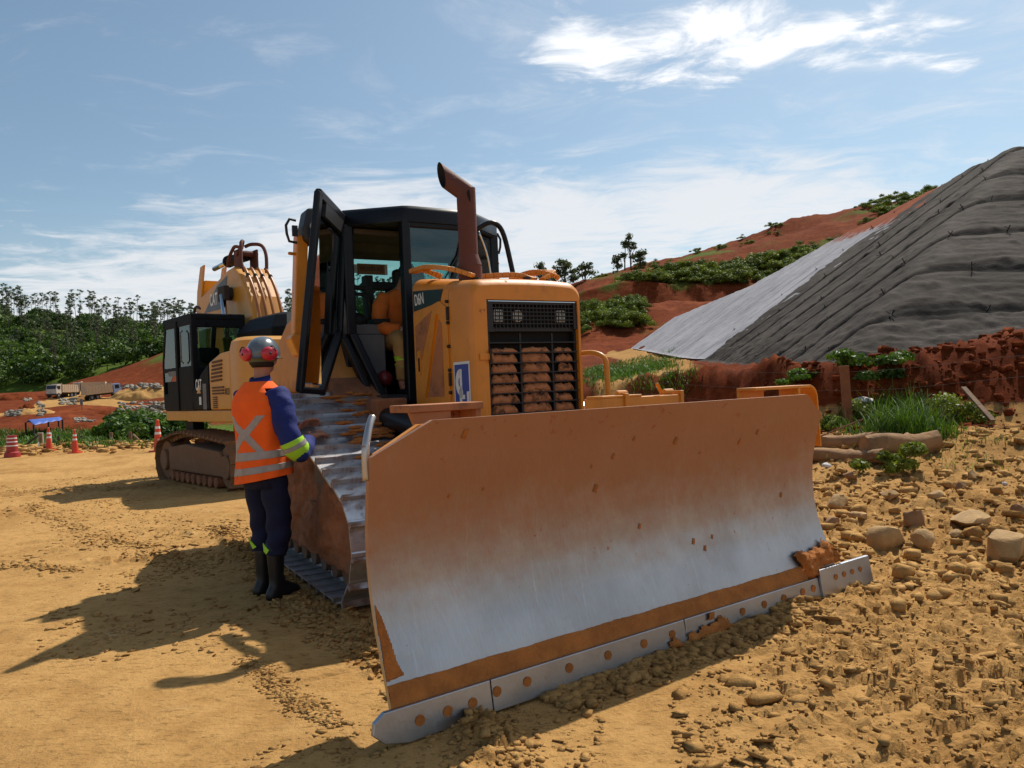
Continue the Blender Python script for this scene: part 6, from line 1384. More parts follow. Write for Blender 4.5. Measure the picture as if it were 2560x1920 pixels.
t = eucalyptus(4.2, 42, 'thin airy tree at the right of the broad one behind the hood', None, .35, 2.0, 1.2, 'tree'); p = at(1460, 672, 141); t.location = (p.x, 141, p.z - 4.2)
t = eucalyptus(4.2, 43, 'dark narrow tree at the left of the broad one behind the hood', None, .3, 1.0, 1.2, 'tree'); p = at(1350, 668, 141); t.location = (p.x, 141, p.z - 4.2)
# shrubs
def shrub(pos, r, n, leaf, m, label, group=None, seed=0, tone=(.1, .9), squash=.7, name='shrub'):
    rg = np.random.default_rng(seed); k = max(3, int(n)); cs = rg.normal(size=(k, 3)) * [r * .5, r * .5, r * .18] + [0, 0, r * .35]; rs = np.repeat(rg.uniform(.3, .5, (k, 1)) * r, 3, 1)
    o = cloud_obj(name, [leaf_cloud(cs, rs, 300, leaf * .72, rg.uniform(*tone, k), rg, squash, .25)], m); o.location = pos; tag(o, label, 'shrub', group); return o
rr = random.Random(21)
SG = 'shrubs along the upper bench of the red hill'
protos = [shrub((0, 0, 0), 2.6, 12, .17, m_bush, 'leafy green shrub in the belt along the red hill bench', SG, 60 + k) for k in range(4)]
def near_hv(px, row_lo, row_hi):
    j = int(np.clip(np.interp(px, HX, range(len(HX))), 0, len(HX) - 1)); r_ = rr.randint(row_lo, row_hi); return HV[r_, j]
n = 0
for k in range(120):
    px = rr.uniform(1560, 2110); p = near_hv(px, 14 * 5 + 1, 14 * 6 - 2); o = protos[k % 4] if k < 4 else protos[k % 4].copy()
    if k >= 4: COL.objects.link(o)
    s_ = rr.uniform(.40, .95) * (1.0 if px > 1650 else .7); o.scale = (s_, s_, s_); o.location = (p[0], p[1], p[2] - .2); o.rotation_euler = (0, 0, rr.uniform(0, 6))
SG2 = 'shrubs on the lower red slope behind the hood'
for k in range(34):
    px = rr.uniform(1440, 1605); p = near_hv(px, 14 * 2 + 2, 14 * 3 - 3); o = protos[k % 4].copy(); COL.objects.link(o); o['group'] = SG2; o['label'] = 'leafy shrub clinging to the lower red slope right of the hood'
    s_ = rr.uniform(.4, .8); o.scale = (s_, s_, s_ * 1.2); o.location = (p[0], p[1], p[2] - .2); o.rotation_euler = (0, 0, rr.uniform(0, 6))
SG3 = 'low scrub scattered along the red hill crest'
for k in range(60):
    px = rr.choice([rr.uniform(1480, 2000), rr.uniform(2140, 2420), rr.uniform(2180, 2380)]); p = near_hv(px, 14 * 7 - 5, 14 * 7) if px < 2000 or rr.random() < .5 else near_hv(px, 14 * 6 + 4, 14 * 7); o = protos[k % 4].copy(); COL.objects.link(o); o['group'] = SG3; o['label'] = 'low scrub bush on the crest line of the red hill'
    s_ = rr.uniform(.15, .4) * (1 if px < 2000 else 1.9); o.scale = (s_, s_, s_); o.location = (p[0], p[1], p[2] - .1)
# ---------------------------------------------------------------- near vegetation and small things
def hit(px, py, y0=2.0, y1=90.0):
    """where the sight line through a pixel meets the ground"""
    Y = y0
    while Y < y1:
        p = at(px, py, Y)
        if p.z <= gz(p.x, p.y): return Vector((p.x, p.y, gz(p.x, p.y)))
        Y *= 1.006
    return at(px, py, y1)
def blades(specs, m, name, label, cat='grass', kind='stuff', seed=0, parent=None):
    """specs: (x, y, z, n, spread, height, width)"""
    rg = np.random.default_rng(seed); V = []; F = []; T = []; k = 0
    for (x, y, z, n, sp, h, w) in specs:
        for i in range(n):
            a = rg.random() * 6.28; r_ = sp * rg.random() ** .6; bx_, by_ = x + r_ * math.cos(a), y + r_ * math.sin(a); hh = h * rg.uniform(.4, 1.1); la = rg.random() * 6.28; ln = hh * rg.uniform(.2, .8); t = rg.random()
            dx, dy = math.cos(la), math.sin(la); px_, py_ = -dy * w / 2, dx * w / 2; z0 = gz(bx_, by_) if z is None else z
            for j, (f, ww) in enumerate(((0, 1), (.45, .9), (.8, .6), (1.0, .05))):
                cx = bx_ + dx * ln * f * f; cy = by_ + dy * ln * f * f; cz = z0 - .02 + hh * (f - .28 * f * f * (ln / hh)); V += [(cx - px_ * ww, cy - py_ * ww, cz), (cx + px_ * ww, cy + py_ * ww, cz)]; T += [t, t]
            for j in range(3): F.append((k + 2 * j, k + 2 * j + 1, k + 2 * j + 3, k + 2 * j + 2))
            k += 8
    o = np_mesh(name, np.array(V), np.array(F), m, parent, smooth=True, attrs={'tone': np.array(T)}, kind=kind); tag(o, label, cat); return o
rr = random.Random(3)
# thicket by the fence post
sp = []
for k in range(120):
    px, py = rr.gauss(2260, 75), rr.uniform(1040, 1098)
    p = hit(min(max(px, 2040), 2480), py, 9, 30); sp.append((p.x, p.y, None, 26, .22, rr.uniform(.22, .55) * (1.2 if 2180 < px < 2330 else .7), .012))
blades(sp, m_bright, 'grass', 'tall bright green grass tuft growing by the fence post', seed=4)
sp = []
for k in range(60):
    p = hit(rr.uniform(2050, 2560), rr.uniform(1075, 1180), 7, 30); sp.append((p.x, p.y, None, 8, .12, rr.uniform(.08, .22), .008))
blades(sp, m_dry, 'dry_grass', 'sparse yellowish grass blades on the spoil edge', seed=5)
for i, (px, py, r_, lab) in enumerate(((2080, 1080, .35, 'small leafy weed left of the fence post'), (2180, 1060, .5, 'leafy weed right against the fence post'), (2350, 1070, .6, 'dark leafy weed at the right end of the tall grass'), (2225, 1180, .3, 'single spindly weed in front of the logs'))):
    p = hit(px, py, 8, 30); shrub((p.x, p.y, p.z), r_, 7, .035, m_bush, lab, None, 200 + i, squash=.9, name='weed')
p = hit(2175, 945, 12, 30); shrub((p.x, p.y, p.z - .05), .62, 12, .06, m_bright, 'bright green bush on top of the red berm at the sheet edge', None, 210, squash=.6)
p = hit(2000, 965, 12, 30); shrub((p.x, p.y, p.z), .5, 8, .05, m_bright, 'low green tuft behind the right end of the blade', None, 211, squash=.4)
# grass patch on the bank behind the handle
sp = []
for k in range(240):
    px = rr.uniform(1462, 1680); py = np.interp(px, [1462, 1560, 1680], [955, 930, 905]) + rr.uniform(-28, 12)
    p = hit(px, py, 14, 70); sp.append((p.x, p.y, None, 22, .5, rr.uniform(.12, .32), .025))
blades(sp, m_bright, 'grass', 'bright green grass patch below the pale sheet', seed=6)
sp = []
for k in range(40):
    px = rr.choice([rr.uniform(1660, 1740), rr.uniform(1500, 1720)]); py = rr.uniform(940, 985); p = hit(px, py, 12, 70); sp.append((p.x, p.y, None, 14, .3, rr.uniform(.15, .35), .02))
blades(sp, m_bright, 'grass', 'small green grass tufts on the red berm behind the blade', seed=7)
# fringe of the pad on the left
sp = []
for k in range(420):
    px = rr.uniform(-30, 395); py = rr.uniform(1078, 1116); p = hit(px, py, 20, 80); sp.append((p.x, p.y, None, 16, .6, rr.uniform(.12, .42), .04))
blades(sp, m_bright, 'grass', 'green grass strip behind the traffic cones', seed=8)
sh_specs = [(300, 1060, 2.1), (335, 1045, 2.3), (370, 1040, 2.4), (405, 1050, 2.2), (430, 1045, 2.3), (350, 1080, 1.5), (290, 1085, 1.2), (385, 1085, 1.4)]
for i, (px, py, r_) in enumerate(sh_specs):
    p = hit(px, py + 30, 26, 45); Y = 37 + i % 3; q_ = at(px, py, Y); shrub((q_.x, q_.y, gz(q_.x, q_.y) + .1), r_ * .62, 12, .14, m_bright, 'tall bright green bush in the thicket left of the excavator', 'bushes in the thicket left of the excavator', 220 + i, tone=(.0, .8), squash=1.0)

# ---- traffic cones, barrel
m_cone = mat('orange red cone plastic', (0.62, 0.055, 0.015), .45, var=.1)
m_barrel = mat('faded red barrel plastic', (0.33, 0.025, 0.022), .5, var=.15, dust=.15, dustcol=(.35, .2, .1))
def cone(px, pyb, Y, label, h=.72, lean=0.0):
    p = at(px, pyb, Y); z = gz(p.x, p.y); t = empty('traffic_cone', (p.x, p.y, z)); tag(t, label, 'traffic cone', 'traffic cones along the pad edge'); t.rotation_euler = (0, lean, 0); s_ = h / .72; t.scale = (s_, s_, s_)
    b = MB(); b.cyl((0, 0, .0), (0, 0, .66), .105, 24, .042); b.cyl((0, 0, .655), (0, 0, .70), .03, 14, .035); b.sphere((0, 0, .71), .035, 12, 8); b.build('cone_body', m_cone, t, auto=40)
    b = MB(); b.prism(rrect(-.17, -.17, .17, .17, .05), lambda u, v, w: (u, v, w), 0, .035); b.build('cone_base', m_cone, t, bevel=.005)
    for z0, z1 in ((.40, .455), (.53, .585)):
        b = MB(); r0 = .105 - .063 * z0 / .66 + .002; r1 = .105 - .063 * z1 / .66 + .002; b.cyl((0, 0, z0), (0, 0, z1), r0, 24, r1); b.build('white_band', m_white, t, auto=40)
    return t
cone(123, 1127, 25.6, 'orange traffic cone next to a white stake, second from the left edge', .74); cone(188, 1127, 25.2, 'red orange traffic cone in the middle of the grass edge', .74); cone(395, 1096, 24.5, 'traffic cone standing beside the excavator track', .98)
p = at(31, 1137, 24.4); t = empty('traffic_barrel', (p.x, p.y, gz(p.x, p.y))); tag(t, 'dark red traffic barrel with white bands at the left edge', 'traffic barrel')
b = MB(); b.cyl((0, 0, 0), (0, 0, .14), .235, 28, .22); b.cyl((0, 0, .14), (0, 0, .17), .22, 28, .17); b.cyl((0, 0, .17), (0, 0, .68), .165, 28, .135); b.build('barrel_body', m_barrel, t, auto=40)
for z0 in (.34, .46, .57): b = MB(); r0 = .165 - .03 * (z0 - .17) / .51 + .002; b.cyl((0, 0, z0), (0, 0, z0 + .035), r0, 28, r0 - .002); b.build('white_band', m_white, t, auto=40)
# ---- short posts at the pad edge
m_wood = mat('weathered wood', (0.20, 0.12, 0.065), .85, var=.3, vscale=4, bump=.5, bscale=20)
m_wood2 = mat('red brown fence post wood', (0.22, 0.085, 0.035), .85, var=.25, vscale=4, bump=.4, bscale=20)
def post(px, pyt, pyb, Y, r, label, m=m_wood, lean=(0, 0)):
    p = at(px, pyb, Y); z = gz(p.x, p.y); h = (pyb - pyt) / FPX * Y; b = MB(); b.tube([(0, 0, -.1), (lean[0] * h * .5, 0, h * .5), (lean[0] * h, lean[1] * h, h)], r, 10, rr=[r * 1.05, r, r * .93]); o = b.build('fence_post', m, None, smooth=False, bevel=.006)
    o.location = (p.x, p.y, z); tag(o, label, 'post', 'short posts at the left pad edge'); return o
for px, t_, b_, lab, m_ in ((103, 1075, 1115, 'pale concrete stake beside the light post', m_wood), (149, 1100, 1130, 'dark stump post between the two left cones', m_dark), (204, 1095, 1121, 'dark post right of the middle cone', m_dark), (279, 1090, 1122, 'grey wooden post alone in the grass', m_wood), (327, 1085, 1118, 'wooden post with a leaning brace', m_wood), (22, 1076, 1098, 'dark post top behind the traffic barrel', m_dark)): post(px, t_, b_, 27.5, .06, lab, m_)
o = post(128, 1088, 1122, 26.8, .035, 'thin white stake touching the left cone', m_white); o = post(97, 1110, 1125, 26.0, .02, 'short thin white peg left of the cones', m_white)
def stick(p, q_, r, label, name='branch', m=m_wood, cat='branch', n=3, seg=8):
    p, q_ = Vector(p), Vector(q_); b = MB(); rr_ = random.Random(len(label)); L_ = (q_ - p).length
    pts = [p + (q_ - p) * (i / n) + Vector((rr_.uniform(-1, 1), rr_.uniform(-1, 1), rr_.uniform(-1, 1))) * (L_ * .012 if 0 < i < n else 0) for i in range(n + 1)]
    b.tube(pts, r, seg, rr=[r * (1 - .15 * i / n) for i in range(n + 1)]); o = b.build(name, m, None, smooth=True); tag(o, label, cat); return o
stick(at(64, 1113, 27.6), at(98, 1086, 27.8), .04, 'dark leaning pole propped against the pale post', 'pole', m_dark, 'pole'); stick(at(333, 1087, 27.4), at(360, 1113, 27.2), .045, 'dead branch leaning off the wooden post')
p = at(71, 1082, 28); w_ = MB(); w_.tube([(p.x - 2, 28, p.z + .05), (p.x, 28, p.z)], .01, 4)
post(102, 1072, 1115, 28.2, .11, 'thick pale post standing in the grass', mat('pale concrete', (.33, .29, .23), .9, var=.2))
# ---- signboard, tarpaulin shelter
p = at(206, 1043, 60); h = (1043 - 1008) / FPX * 60; t = empty('signboard', (p.x, p.y, p.z)); tag(t, 'small grey notice board on a thin wooden pole by the haul road', 'sign')
b = MB(); b.cyl((0, 0, -.6), (0, 0, h), .035, 8); b.build('pole', m_wood, t); b = MB(); b.box((0, -.05, h + .1), (.22, .03, .45)); b.build('board', m_intgrey, t)
m_tarp = mat('blue tarpaulin', (0.05, 0.11, 0.42), .5, var=.15, vscale=2)
P_ = [at(66, 1056, 46)]
t = empty('tarpaulin_shelter', (P_[0].x, P_[0].y, gz(P_[0].x, P_[0].y))); tag(t, 'long blue tarpaulin roof on poles beside the red mound', 'shelter'); o0 = t.location
def rel(p): return Vector(p) - o0
b = MB(); rows_ = []
ridge0, ridge1 = rel(at(72, 1049, 44)), rel(at(150, 1042, 46)); f0, f1 = rel(at(84, 1061, 42.5)), rel(at(156, 1048, 45)); k0, k1 = rel(at(64, 1056, 46)), rel(at(146, 1046, 48))
for u in np.linspace(0, 1, 9):
    sag = .12 * math.sin(math.pi * ((u * 4) % 1)); rows_.append([f0.lerp(f1, u) - Vector((0, 0, sag * .4)), (f0.lerp(f1, u) + ridge0.lerp(ridge1, u)) / 2 - Vector((0, 0, sag)), ridge0.lerp(ridge1, u), (k0.lerp(k1, u) + ridge0.lerp(ridge1, u)) / 2 - Vector((0, 0, sag)), k0.lerp(k1, u)])
b.loft(rows_, False, False); o_ = b.build('tarpaulin', m_tarp, t, smooth=True); sd2 = o_.modifiers.new('s', 'SOLIDIFY'); sd2.thickness = .02
for q_ in (f0, f1, k0, k1, (f0 + f1) / 2):
    b = MB(); b.tube([q_, Vector((q_.x, q_.y, gz(q_.x + o0.x, q_.y + o0.y) - o0.z - .1))], .05, 6); b.build('support_pole', m_dark, t)
# ---- dump trucks on the haul road
m_truckw = mat('dirty white truck paint', (0.50, 0.46, 0.40), .5, dust=.35, dustcol=(.36, .24, .13)); m_truckb = mat('light blue truck paint', (0.25, 0.36, 0.62), .45, dust=.2); m_bed = mat('dusty steel body', (0.50, 0.38, 0.26), .7, dust=.4, dustcol=(.42, .27, .13)); m_truckg = mat('dark window', (.02, .025, .03), .15)
def truck(loc, rz, cabm, label, ry=0.0, rx=0.0):
    t = empty('dump_truck', loc, rz); t.rotation_euler = (rx, ry, rz); tag(t, label, 'truck', 'dump trucks on the haul road')
    b = MB(); b.prism([(3.9, .8), (3.95, 1.7), (3.7, 2.75), (2.2, 2.8), (2.1, .8)], lambda u, v, w: (u, w, v), -1.2, 1.2); c_ = b.build('cab', cabm, t, bevel=.06)
    b = MB(); b.prism([(3.93, 1.85), (3.74, 2.6), (3.70, 2.6), (3.88, 1.85)], lambda u, v, w: (u + .025, w, v), -1.05, 1.05); b.build('windscreen', m_truckg, c_)
    for s in (-1, 1):
        b = MB(); b.mm((2.5, s * 1.19, 1.75), (3.45, s * 1.215, 2.5)); b.build('side_window', m_truckg, c_); b = MB(); b.box((3.97, s * .85, 1.05), (.06, .35, .2)); b.build('headlight', m_lamp, c_); b = MB(); b.box((3.8, s * 1.4, 2.2), (.08, .16, .5)); b.build('mirror', m_blackp, c_)
    b = MB(); b.mm((-3.4, -.5, .75), (3.2, .5, 1.05)); b.mm((3.8, -1.2, .55), (4.1, 1.2, .85)); b.build('chassis', m_dark, t)
    b = MB()
    for s in (-1, 1): b.prism([(-3.9, 1.15), (1.9, 1.15), (1.95, 2.75), (-3.6, 2.75)], lambda u, v, w: (u, w, v), s * 1.25, s * 1.17)
    b.mm((-3.9, -1.2, 1.1), (1.9, 1.2, 1.2)); b.mm((1.85, -1.2, 1.15), (1.95, 1.2, 3.0)); b.box((-3.8, 0, 1.95), (.08, 2.4, 1.6), ry=R(8))
    bd = b.build('tipper_body', m_bed, t)
    b = MB()
    for k in range(8):
        for s in (-1, 1): b.mm((-3.3 + k * .7, s * 1.25, 1.2), (-3.2 + k * .7, s * 1.31, 2.7))
    b.build('body_rib', m_bed, bd)
    for x in (3.1, -1.5, -2.8):
        for s in (-1, 1): b = MB(); b.cyl((x, s * .85, .5), (x, s * 1.2, .5), .5, 18); w_ = b.build('wheel', m_rubber, t); b = MB(); b.cyl((x, s * 1.2, .5), (x, s * 1.21, .5), .25, 14); b.build('rim', m_intgrey, w_)
    t.scale = (.82, .95, .95)
    return t
def gground(px, py, Y): p = at(px, py, Y); return (p.x, p.y, p.z)
truck(TRUCK_POS[0], R(-98), m_truckw, 'front-facing pale dump truck, leftmost on the haul road')
truck(TRUCK_POS[1], R(52), m_truckb, 'blue and white dump truck seen from behind climbing the slope', ry=R(-5))
truck(TRUCK_POS[2], R(200), m_truckw, 'white truck half hidden behind the blue and white dump truck')
# ---- fence on the right with four wires
pA = at(2123, 1100, 13.4); pB = at(2560, 1120, 10.7); d_ = (pB - pA); d_.z = 0
zb_ = gz(pA.x, pA.y); hA = at(2118, 914, 13.4).z
b = MB(); b.mm((-.075, -.06, -.3), (.075, .06, hA - zb_)); o = b.build('fence_post', m_wood2, None, bevel=.008); o.location = (pA.x, pA.y, zb_); o.rotation_euler = (0, R(-1.5), R(-20)); tag(o, 'square reddish wooden fence post right of the blade', 'post')
E1 = pA + d_ * 2.2; E0 = pA - d_ * 3.1
for i, (ya, yb_) in enumerate(((930, 887), (977, 940), (1023, 1003), (1070, 1063))):
    za = at(2121, ya, 13.4).z; zb2 = at(2560, yb_, 10.7).z; sl = (zb2 - za); b = MB()
    r0 = za + .15 + i * .02
    pts = [Vector((E0.x, E0.y, r0 + .35)), Vector(((E0.x + pA.x) / 2, (E0.y + pA.y) / 2, (r0 + .35 + za) / 2 - .06)), Vector((pA.x, pA.y, za)), pA.lerp(E1, .45) * 1 + Vector((0, 0, 0))]
    pts[3].z = za + sl * .99 - .01; pts.append(Vector((E1.x, E1.y, za + sl * 2.2)))
    b.tube(smooth_path(pts, 6), .0026, 5); o = b.build('fence_wire', m_dark, None); tag(o, ('top', 'second', 'third', 'lowest')[i] + ' strand of the wire fence on the right', 'wire', 'fence wires')
# ---- timber, plank, rags
m_log = mat('grey brown log', (0.27, 0.145, 0.06), .9, var=.4, vscale=3, bump=.8, bscale=14, dust=.3, dustcol=(.33, .22, .12))
def log(a, b_, r, lab, m=m_log):
    A, B = hit(*a, 8, 25), hit(*b_, 8, 25); A.z += r * .8; B.z += r * .8; d = (B - A); x = d.cross(Vector((0, 0, 1))).normalized(); y = x.cross(d).normalized(); n, sg_ = 46, 28; rings = []; sd_ = len(lab)
    for i in range(n + 1):
        t = i / n; c = A + d * t + x * .03 * math.sin(t * 5 + sd_) + y * .02 * math.sin(t * 7); ring = []
        for k in range(sg_):
            an = 2 * math.pi * k / sg_; q_ = float(fbm(np.array([an * 2.2 + sd_]), np.array([t * 2.5 * d.length]), 4)[0]); gq = float(vnoise(np.array([an * 5 + sd_]), np.array([t * 1.2]))[0])
            rr_ = r * (1 + .16 * q_ + .10 * gq - .10 * t + .25 * math.exp(-((t - .6) / .03) ** 2 - ((an - 2) / .5) ** 2)); ring.append(c + (x * math.cos(an) + y * math.sin(an)) * rr_)
        rings.append(ring)
    b = MB(); b.loft(rings, True, True); o = b.build('log', m, None, auto=45); tag(o, lab, 'log'); return o
log((2000, 1130), (2190, 1120), .11, 'long pale log lying behind the blade end'); log((2000, 1160), (2215, 1160), .10, 'dark split log at the front of the timber heap'); log((2010, 1108), (2170, 1102), .06, 'thin grey pole at the back of the timber heap')
lg2 = log((2165, 1150), (2345, 1132), .16, 'thick short brown log with a knot at the right end of the heap'); stick(hit(1990, 1135, 8, 20) + Vector((0, 0, .1)), hit(2160, 1115, 8, 20) + Vector((0, 0, .32)), .012, 'thin straight stick lying across the logs', 'stick', m_wood, 'stick')
A = at(2408, 968, 13.0); B = at(2483, 1052, 12.3); b = MB(); b.bar(A, B, .09, .03); o = b.build('plank', m_wood, None, bevel=.004); tag(o, 'loose narrow plank leaning on the red earth bank', 'plank')
m_rag = mat('crumpled white sheet', (.55, .52, .48), .7, var=.1, dust=.2)
def rock_mesh(r, seed, flat=.7, sub=3, ang=1.0):
    bm = bmesh.new(); bmesh.ops.create_icosphere(bm, subdivisions=sub, radius=1.0); rg = random.Random(seed)
    planes = [(Vector((rg.gauss(0, 1), rg.gauss(0, 1), rg.gauss(0, 1))).normalized(), rg.uniform(.50, .86)) for _ in range(17)]
    for v in bm.verts:
        c = v.co.copy()
        for n_, d in planes:
            e = c.dot(n_) - d
            if e > 0: c -= n_ * e * ang
        q_ = c.normalized(); nz_ = math.sin(q_.x * 9 + seed) * math.sin(q_.y * 8 + seed * 2) * math.sin(q_.z * 9) * .04 + rg.uniform(-.022, .022)
        v.co = Vector((c.x, c.y, c.z * flat)) * (1 + nz_) * r
    me = bpy.data.meshes.new('rock'); bm.to_mesh(me); bm.free(); me.shade_smooth(); me.set_sharp_from_angle(angle=R(32)); return me
m_rock = mat('ochre rock', (0.40, 0.245, 0.10), .92, var=.25, vscale=5, bump=.8, bscale=12, dust=.3, dustcol=(.24, .13, .05))
m_rockr = mat('brown rock', (0.26, 0.14, 0.065), .92, var=.25, vscale=5, bump=.8, bscale=12)
def rock(px, py, wpx, lab, m=m_rock, flat=.75, seed=0, sx=1.0, rz=0.0):
    p = hit(px, py, 3, 20); r_ = wpx / FPX * p.y / 2 * 1.12; me = rock_mesh(r_, seed, flat); me.materials.append(m); o = bpy.data.objects.new('rock', me); COL.objects.link(o)
    o.location = (p.x, p.y + r_ * .4, p.z + r_ * flat * .38); o.rotation_euler = (0, 0, rz); o.scale = (sx, 1, 1); tag(o, lab, 'rock', 'large rocks on the spoil heap'); return o
for a in ((2224, 1372, 88, 'large flat-topped ochre rock nearest the end bit of the blade', m_rock, .8, 1, 1.05, .2), (2315, 1368, 58, 'rounded pale rock right beside the large flat-topped one', m_rock, .95, 2), (2290, 1325, 58, 'upright brown rock behind the flat-topped and rounded ones', m_rockr, 1.2, 3),
          (2438, 1318, 95, 'long wedge-shaped rock in the middle of the spoil heap', m_rock, .55, 4, 1.1), (2535, 1402, 120, 'biggest reddish boulder at the right edge of the photo', m_rock, .85, 5), (2395, 1350, 38, 'small rock between the rounded one and the boulder', m_rock, .8, 6),
          (2100, 1272, 60, 'tilted rock half buried close to the blade edge', m_rock, .7, 7), (2150, 1300, 50, 'low rock in the hollow below the tilted one', m_rock, .6, 8), (2085, 1322, 44, 'brown rock against the blade lower right edge', m_rockr, .8, 9), (2345, 1250, 42, 'round rock on the upper part of the spoil heap', m_rock, .8, 10),
          (2405, 1225, 30, 'dark square rock near the top of the spoil heap', m_rockr, .9, 11), (2435, 1205, 32, 'ochre rock perched at the top of the spoil heap', m_rock, 1.0, 12), (2555, 1300, 46, 'brown rock above the boulder at the right edge', m_rockr, 1.0, 13), (2130, 1200, 34, 'small rock at the crest near the logs', m_rockr, .9, 14), (2235, 1255, 52, 'broad weathered rock left of the round one', m_rock, .6, 15)): rock(*a)
for (px, py, w, lab) in ((2165, 1012, 44, 'crumpled white sheet lying on the red bank'), (2070, 1172, 24, 'small white shard by the front log'), (2512, 1215, 16, 'white fragment on the spoil heap')):
    o = rock(px, py, w, lab, m_rag, .7, 40 + w); o['category'] = 'debris'; o.name = 'white_debris'; o['group'] = 'pale debris'
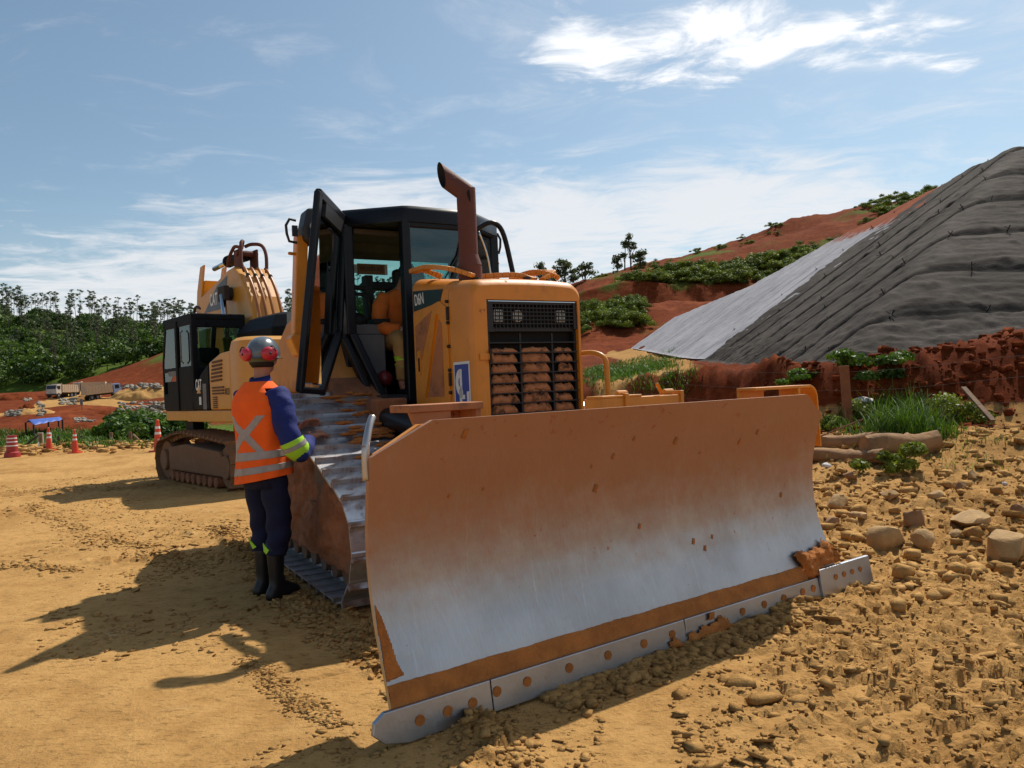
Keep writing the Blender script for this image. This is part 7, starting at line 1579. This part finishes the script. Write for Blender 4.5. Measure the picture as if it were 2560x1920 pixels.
# ---- clods: uncountable, one object
def clods():
    rg = np.random.default_rng(3); base = []
    for s in range(14):
        bm = bmesh.new(); r2 = random.Random(s)
        for cx_ in (-1, 1):
            for cy_ in (-1, 1):
                for cz_ in (-1, 1):
                    if r2.random() < .9: bm.verts.new((cx_ * r2.uniform(.35, 1.05), cy_ * r2.uniform(.35, 1.0), cz_ * r2.uniform(.3, .8)))
        bm.verts.new((r2.uniform(.8, 1.2), r2.uniform(-.4, .4), r2.uniform(-.2, .2)))
        bmesh.ops.convex_hull(bm, input=bm.verts)
        for v in [v for v in bm.verts if not v.link_faces]: bm.verts.remove(v)
        bmesh.ops.triangulate(bm, faces=bm.faces); bm.verts.index_update()
        base.append((np.array([v.co[:] for v in bm.verts]), np.array([[v.index for v in f.verts] for f in bm.faces]))); bm.free()
    V = []; F = []; k = 0; cnt_ = []
    def put(x, y, s, fl, sink=.25):
        nonlocal k
        v, f = base[rg.integers(14)]; a = rg.random() * 6.28; ti = rg.normal() * .28; c_, s_ = math.cos(a), math.sin(a)
        M_ = np.array([[c_, -s_, 0], [s_, c_, 0], [0, 0, 1]]) @ np.array([[1, 0, 0], [0, math.cos(ti), -math.sin(ti)], [0, math.sin(ti), math.cos(ti)]]); vv = (v * [s * rg.uniform(.8, 1.7), s, s * fl]) @ M_.T
        V.append(vv + [x, y, gz(x, y) + s * fl * (1 - sink) * .6]); F.append(f + k); k += len(v); cnt_.append(len(v))
    # churned apron right of and in front of the blade
    n = 0
    while n < 9000:
        Y = 1.9 * (9.5 / 1.9) ** rg.random(); X = rg.uniform(-.2, .72) * Y
        e = X - .25 * (Y - 2.5) + .35 * float(vnoise(np.array([X * .9]), np.array([Y * .9]))[0]) * 2
        if e < .35: continue
        if padmask(np.array([X]), np.array([Y]))[0] > 0 and rg.random() < .88: continue
        q_ = (X - .787) * math.cos(R(36.3)) + (Y - 4.282) * math.sin(R(36.3)); f_ = -(-(X - .787) * math.sin(R(36.3)) + (Y - 4.282) * math.cos(R(36.3)))
        if f_ < .0 and abs(q_) < 1.9: continue
        d = float(vnoise(np.array([X * 1.6 + 3]), np.array([Y * 1.6]))[0]) + .5
        if rg.random() > (.05 + d * 1.1): continue
        big = rg.random() < .03; s = .003 + .013 * rg.random() ** 2.0 + (rg.uniform(.012, .045) if big else 0); put(X, Y, s, rg.uniform(.2, .38) if big else rg.uniform(.3, .75)); n += 1
    for _ in range(3200):   # spoil heap and berm
        px = rg.uniform(2030, 2620); py = rg.uniform(1150, 1420); z_ = 1.0; 
        Y = rg.uniform(4.5, 12.5); X = rg.uniform(.36, .72) * Y
        if X < 2.2: continue
        put(X, Y, .006 + .065 * rg.random() ** 5, rg.uniform(.5, 1.0))
    for _ in range(2200):
        Y = rg.uniform(11.5, 16.5); X = rg.uniform(.30, .75) * Y; put(X, Y, .015 + .09 * rg.random() ** 5, rg.uniform(.8, 1.2), .6)
    for _ in range(3600):   # pile of scrapings under the blade edge
        l = rg.uniform(-.9, 1.2); f_ = abs(rg.normal()) * .10 + .02; X = .787 + l * math.cos(R(36.3)) + f_ * math.sin(R(36.3)); Y = 4.282 + l * math.sin(R(36.3)) - f_ * math.cos(R(36.3)); put(X, Y, .006 + .028 * rg.random() ** 2, rg.uniform(.5, .9), .1)
    # thin lines of crumbs on the left
    for _ in range(2600):
        Y = rg.uniform(3.0, 9.0); X = 1.55 - .55 * Y + rg.normal() * .10 + .3 * float(vnoise(np.array([Y * .8]), np.array([3.]))[0]); put(X, Y, .006 + .022 * rg.random() ** 2, .5)
    for _ in range(11000):
        Y = 2.0 * (22 / 2.5) ** rg.random(); X = rg.uniform(-.75, .1) * Y
        if float(fbm(np.array([X * .8 + 9]), np.array([Y * .8]), 3)[0]) < .05: continue
        put(X, Y, .004 + .022 * rg.random() ** 3 * min(1.8, Y / 4), .3)
    for pts_, n_, wd, sm in (([(68, 1259), (130, 1300), (250, 1345), (345, 1370), (420, 1400), (470, 1415)], 1500, .16, .02), ([(619, 1652), (680, 1700), (730, 1745), (780, 1775), (836, 1812)], 1600, .06, .013), ([(-10, 1425), (60, 1412), (110, 1418), (180, 1428)], 700, .07, .02), ([(240, 1600), (330, 1560)], 120, .15, .01), ([(300, 1455), (600, 1400)], 500, .35, .015), ([(150, 1250), (560, 1370)], 1500, .8, .014), ([(30, 1230), (380, 1200)], 1200, .9, .016)):
        W_ = [hit(a, b_, 2.0, 40) for a, b_ in pts_]
        for _ in range(n_):
            i_ = rg.integers(len(W_) - 1); p_ = W_[i_].lerp(W_[i_ + 1], rg.random()); sp_ = .45 + .55 * abs(float(vnoise(np.array([p_.x * 3]), np.array([p_.y * 3]))[0])) * 2
            put(p_.x + rg.normal() * wd * sp_, p_.y + rg.normal() * wd * sp_, .003 + sm * rg.random() ** 1.8, .4, .15)
    for _ in range(2600):   # windrow by the cones
        X = rg.uniform(-22, -7); Y = 26.6 + .25 * (X + 15) + rg.normal() * .7; put(X, Y, .03 + .14 * rg.random() ** 3, .6)
    V = np.concatenate(V); F = np.concatenate(F); red = sstep(10.8, 12.6, V[:, 1]) * (V[:, 0] > 0)
    o = np_mesh('clods', V, F, m_soil, smooth=False, attrs={'red': red, 'rough': np.repeat(np.clip(rg.normal(size=len(cnt_)) * .35 + .12, -.6, 1.0), cnt_), 'grass': np.zeros(len(V))}, kind='stuff'); tag(o, 'broken clods and crumbs of dried ochre earth strewn over the pad', 'clods')
clods()
def rubble():
    rg = np.random.default_rng(9); V = []; F = []; k = 0
    bm = bmesh.new(); bmesh.ops.create_icosphere(bm, subdivisions=1, radius=1.0); bv = np.array([v.co[:] for v in bm.verts]); bf = np.array([[v.index for v in f.verts] for f in bm.faces]); bm.free()
    for p, s in RUB:
        v = bv * (1 + .35 * rg.normal(size=(len(bv), 1))) * [s * rg.uniform(.7, 1.6), s, s * .7] + [p.x, p.y, p.z + s * .2]; V.append(v); F.append(bf + k); k += len(bv)
    o = np_mesh('rubble', np.concatenate(V), np.concatenate(F), mat('pale grey rubble', (.24, .215, .17), .9, var=.4, vscale=1.5), smooth=False, kind='stuff'); tag(o, 'pale grey broken stone scattered over the far spoil mounds', 'rubble')
rubble()
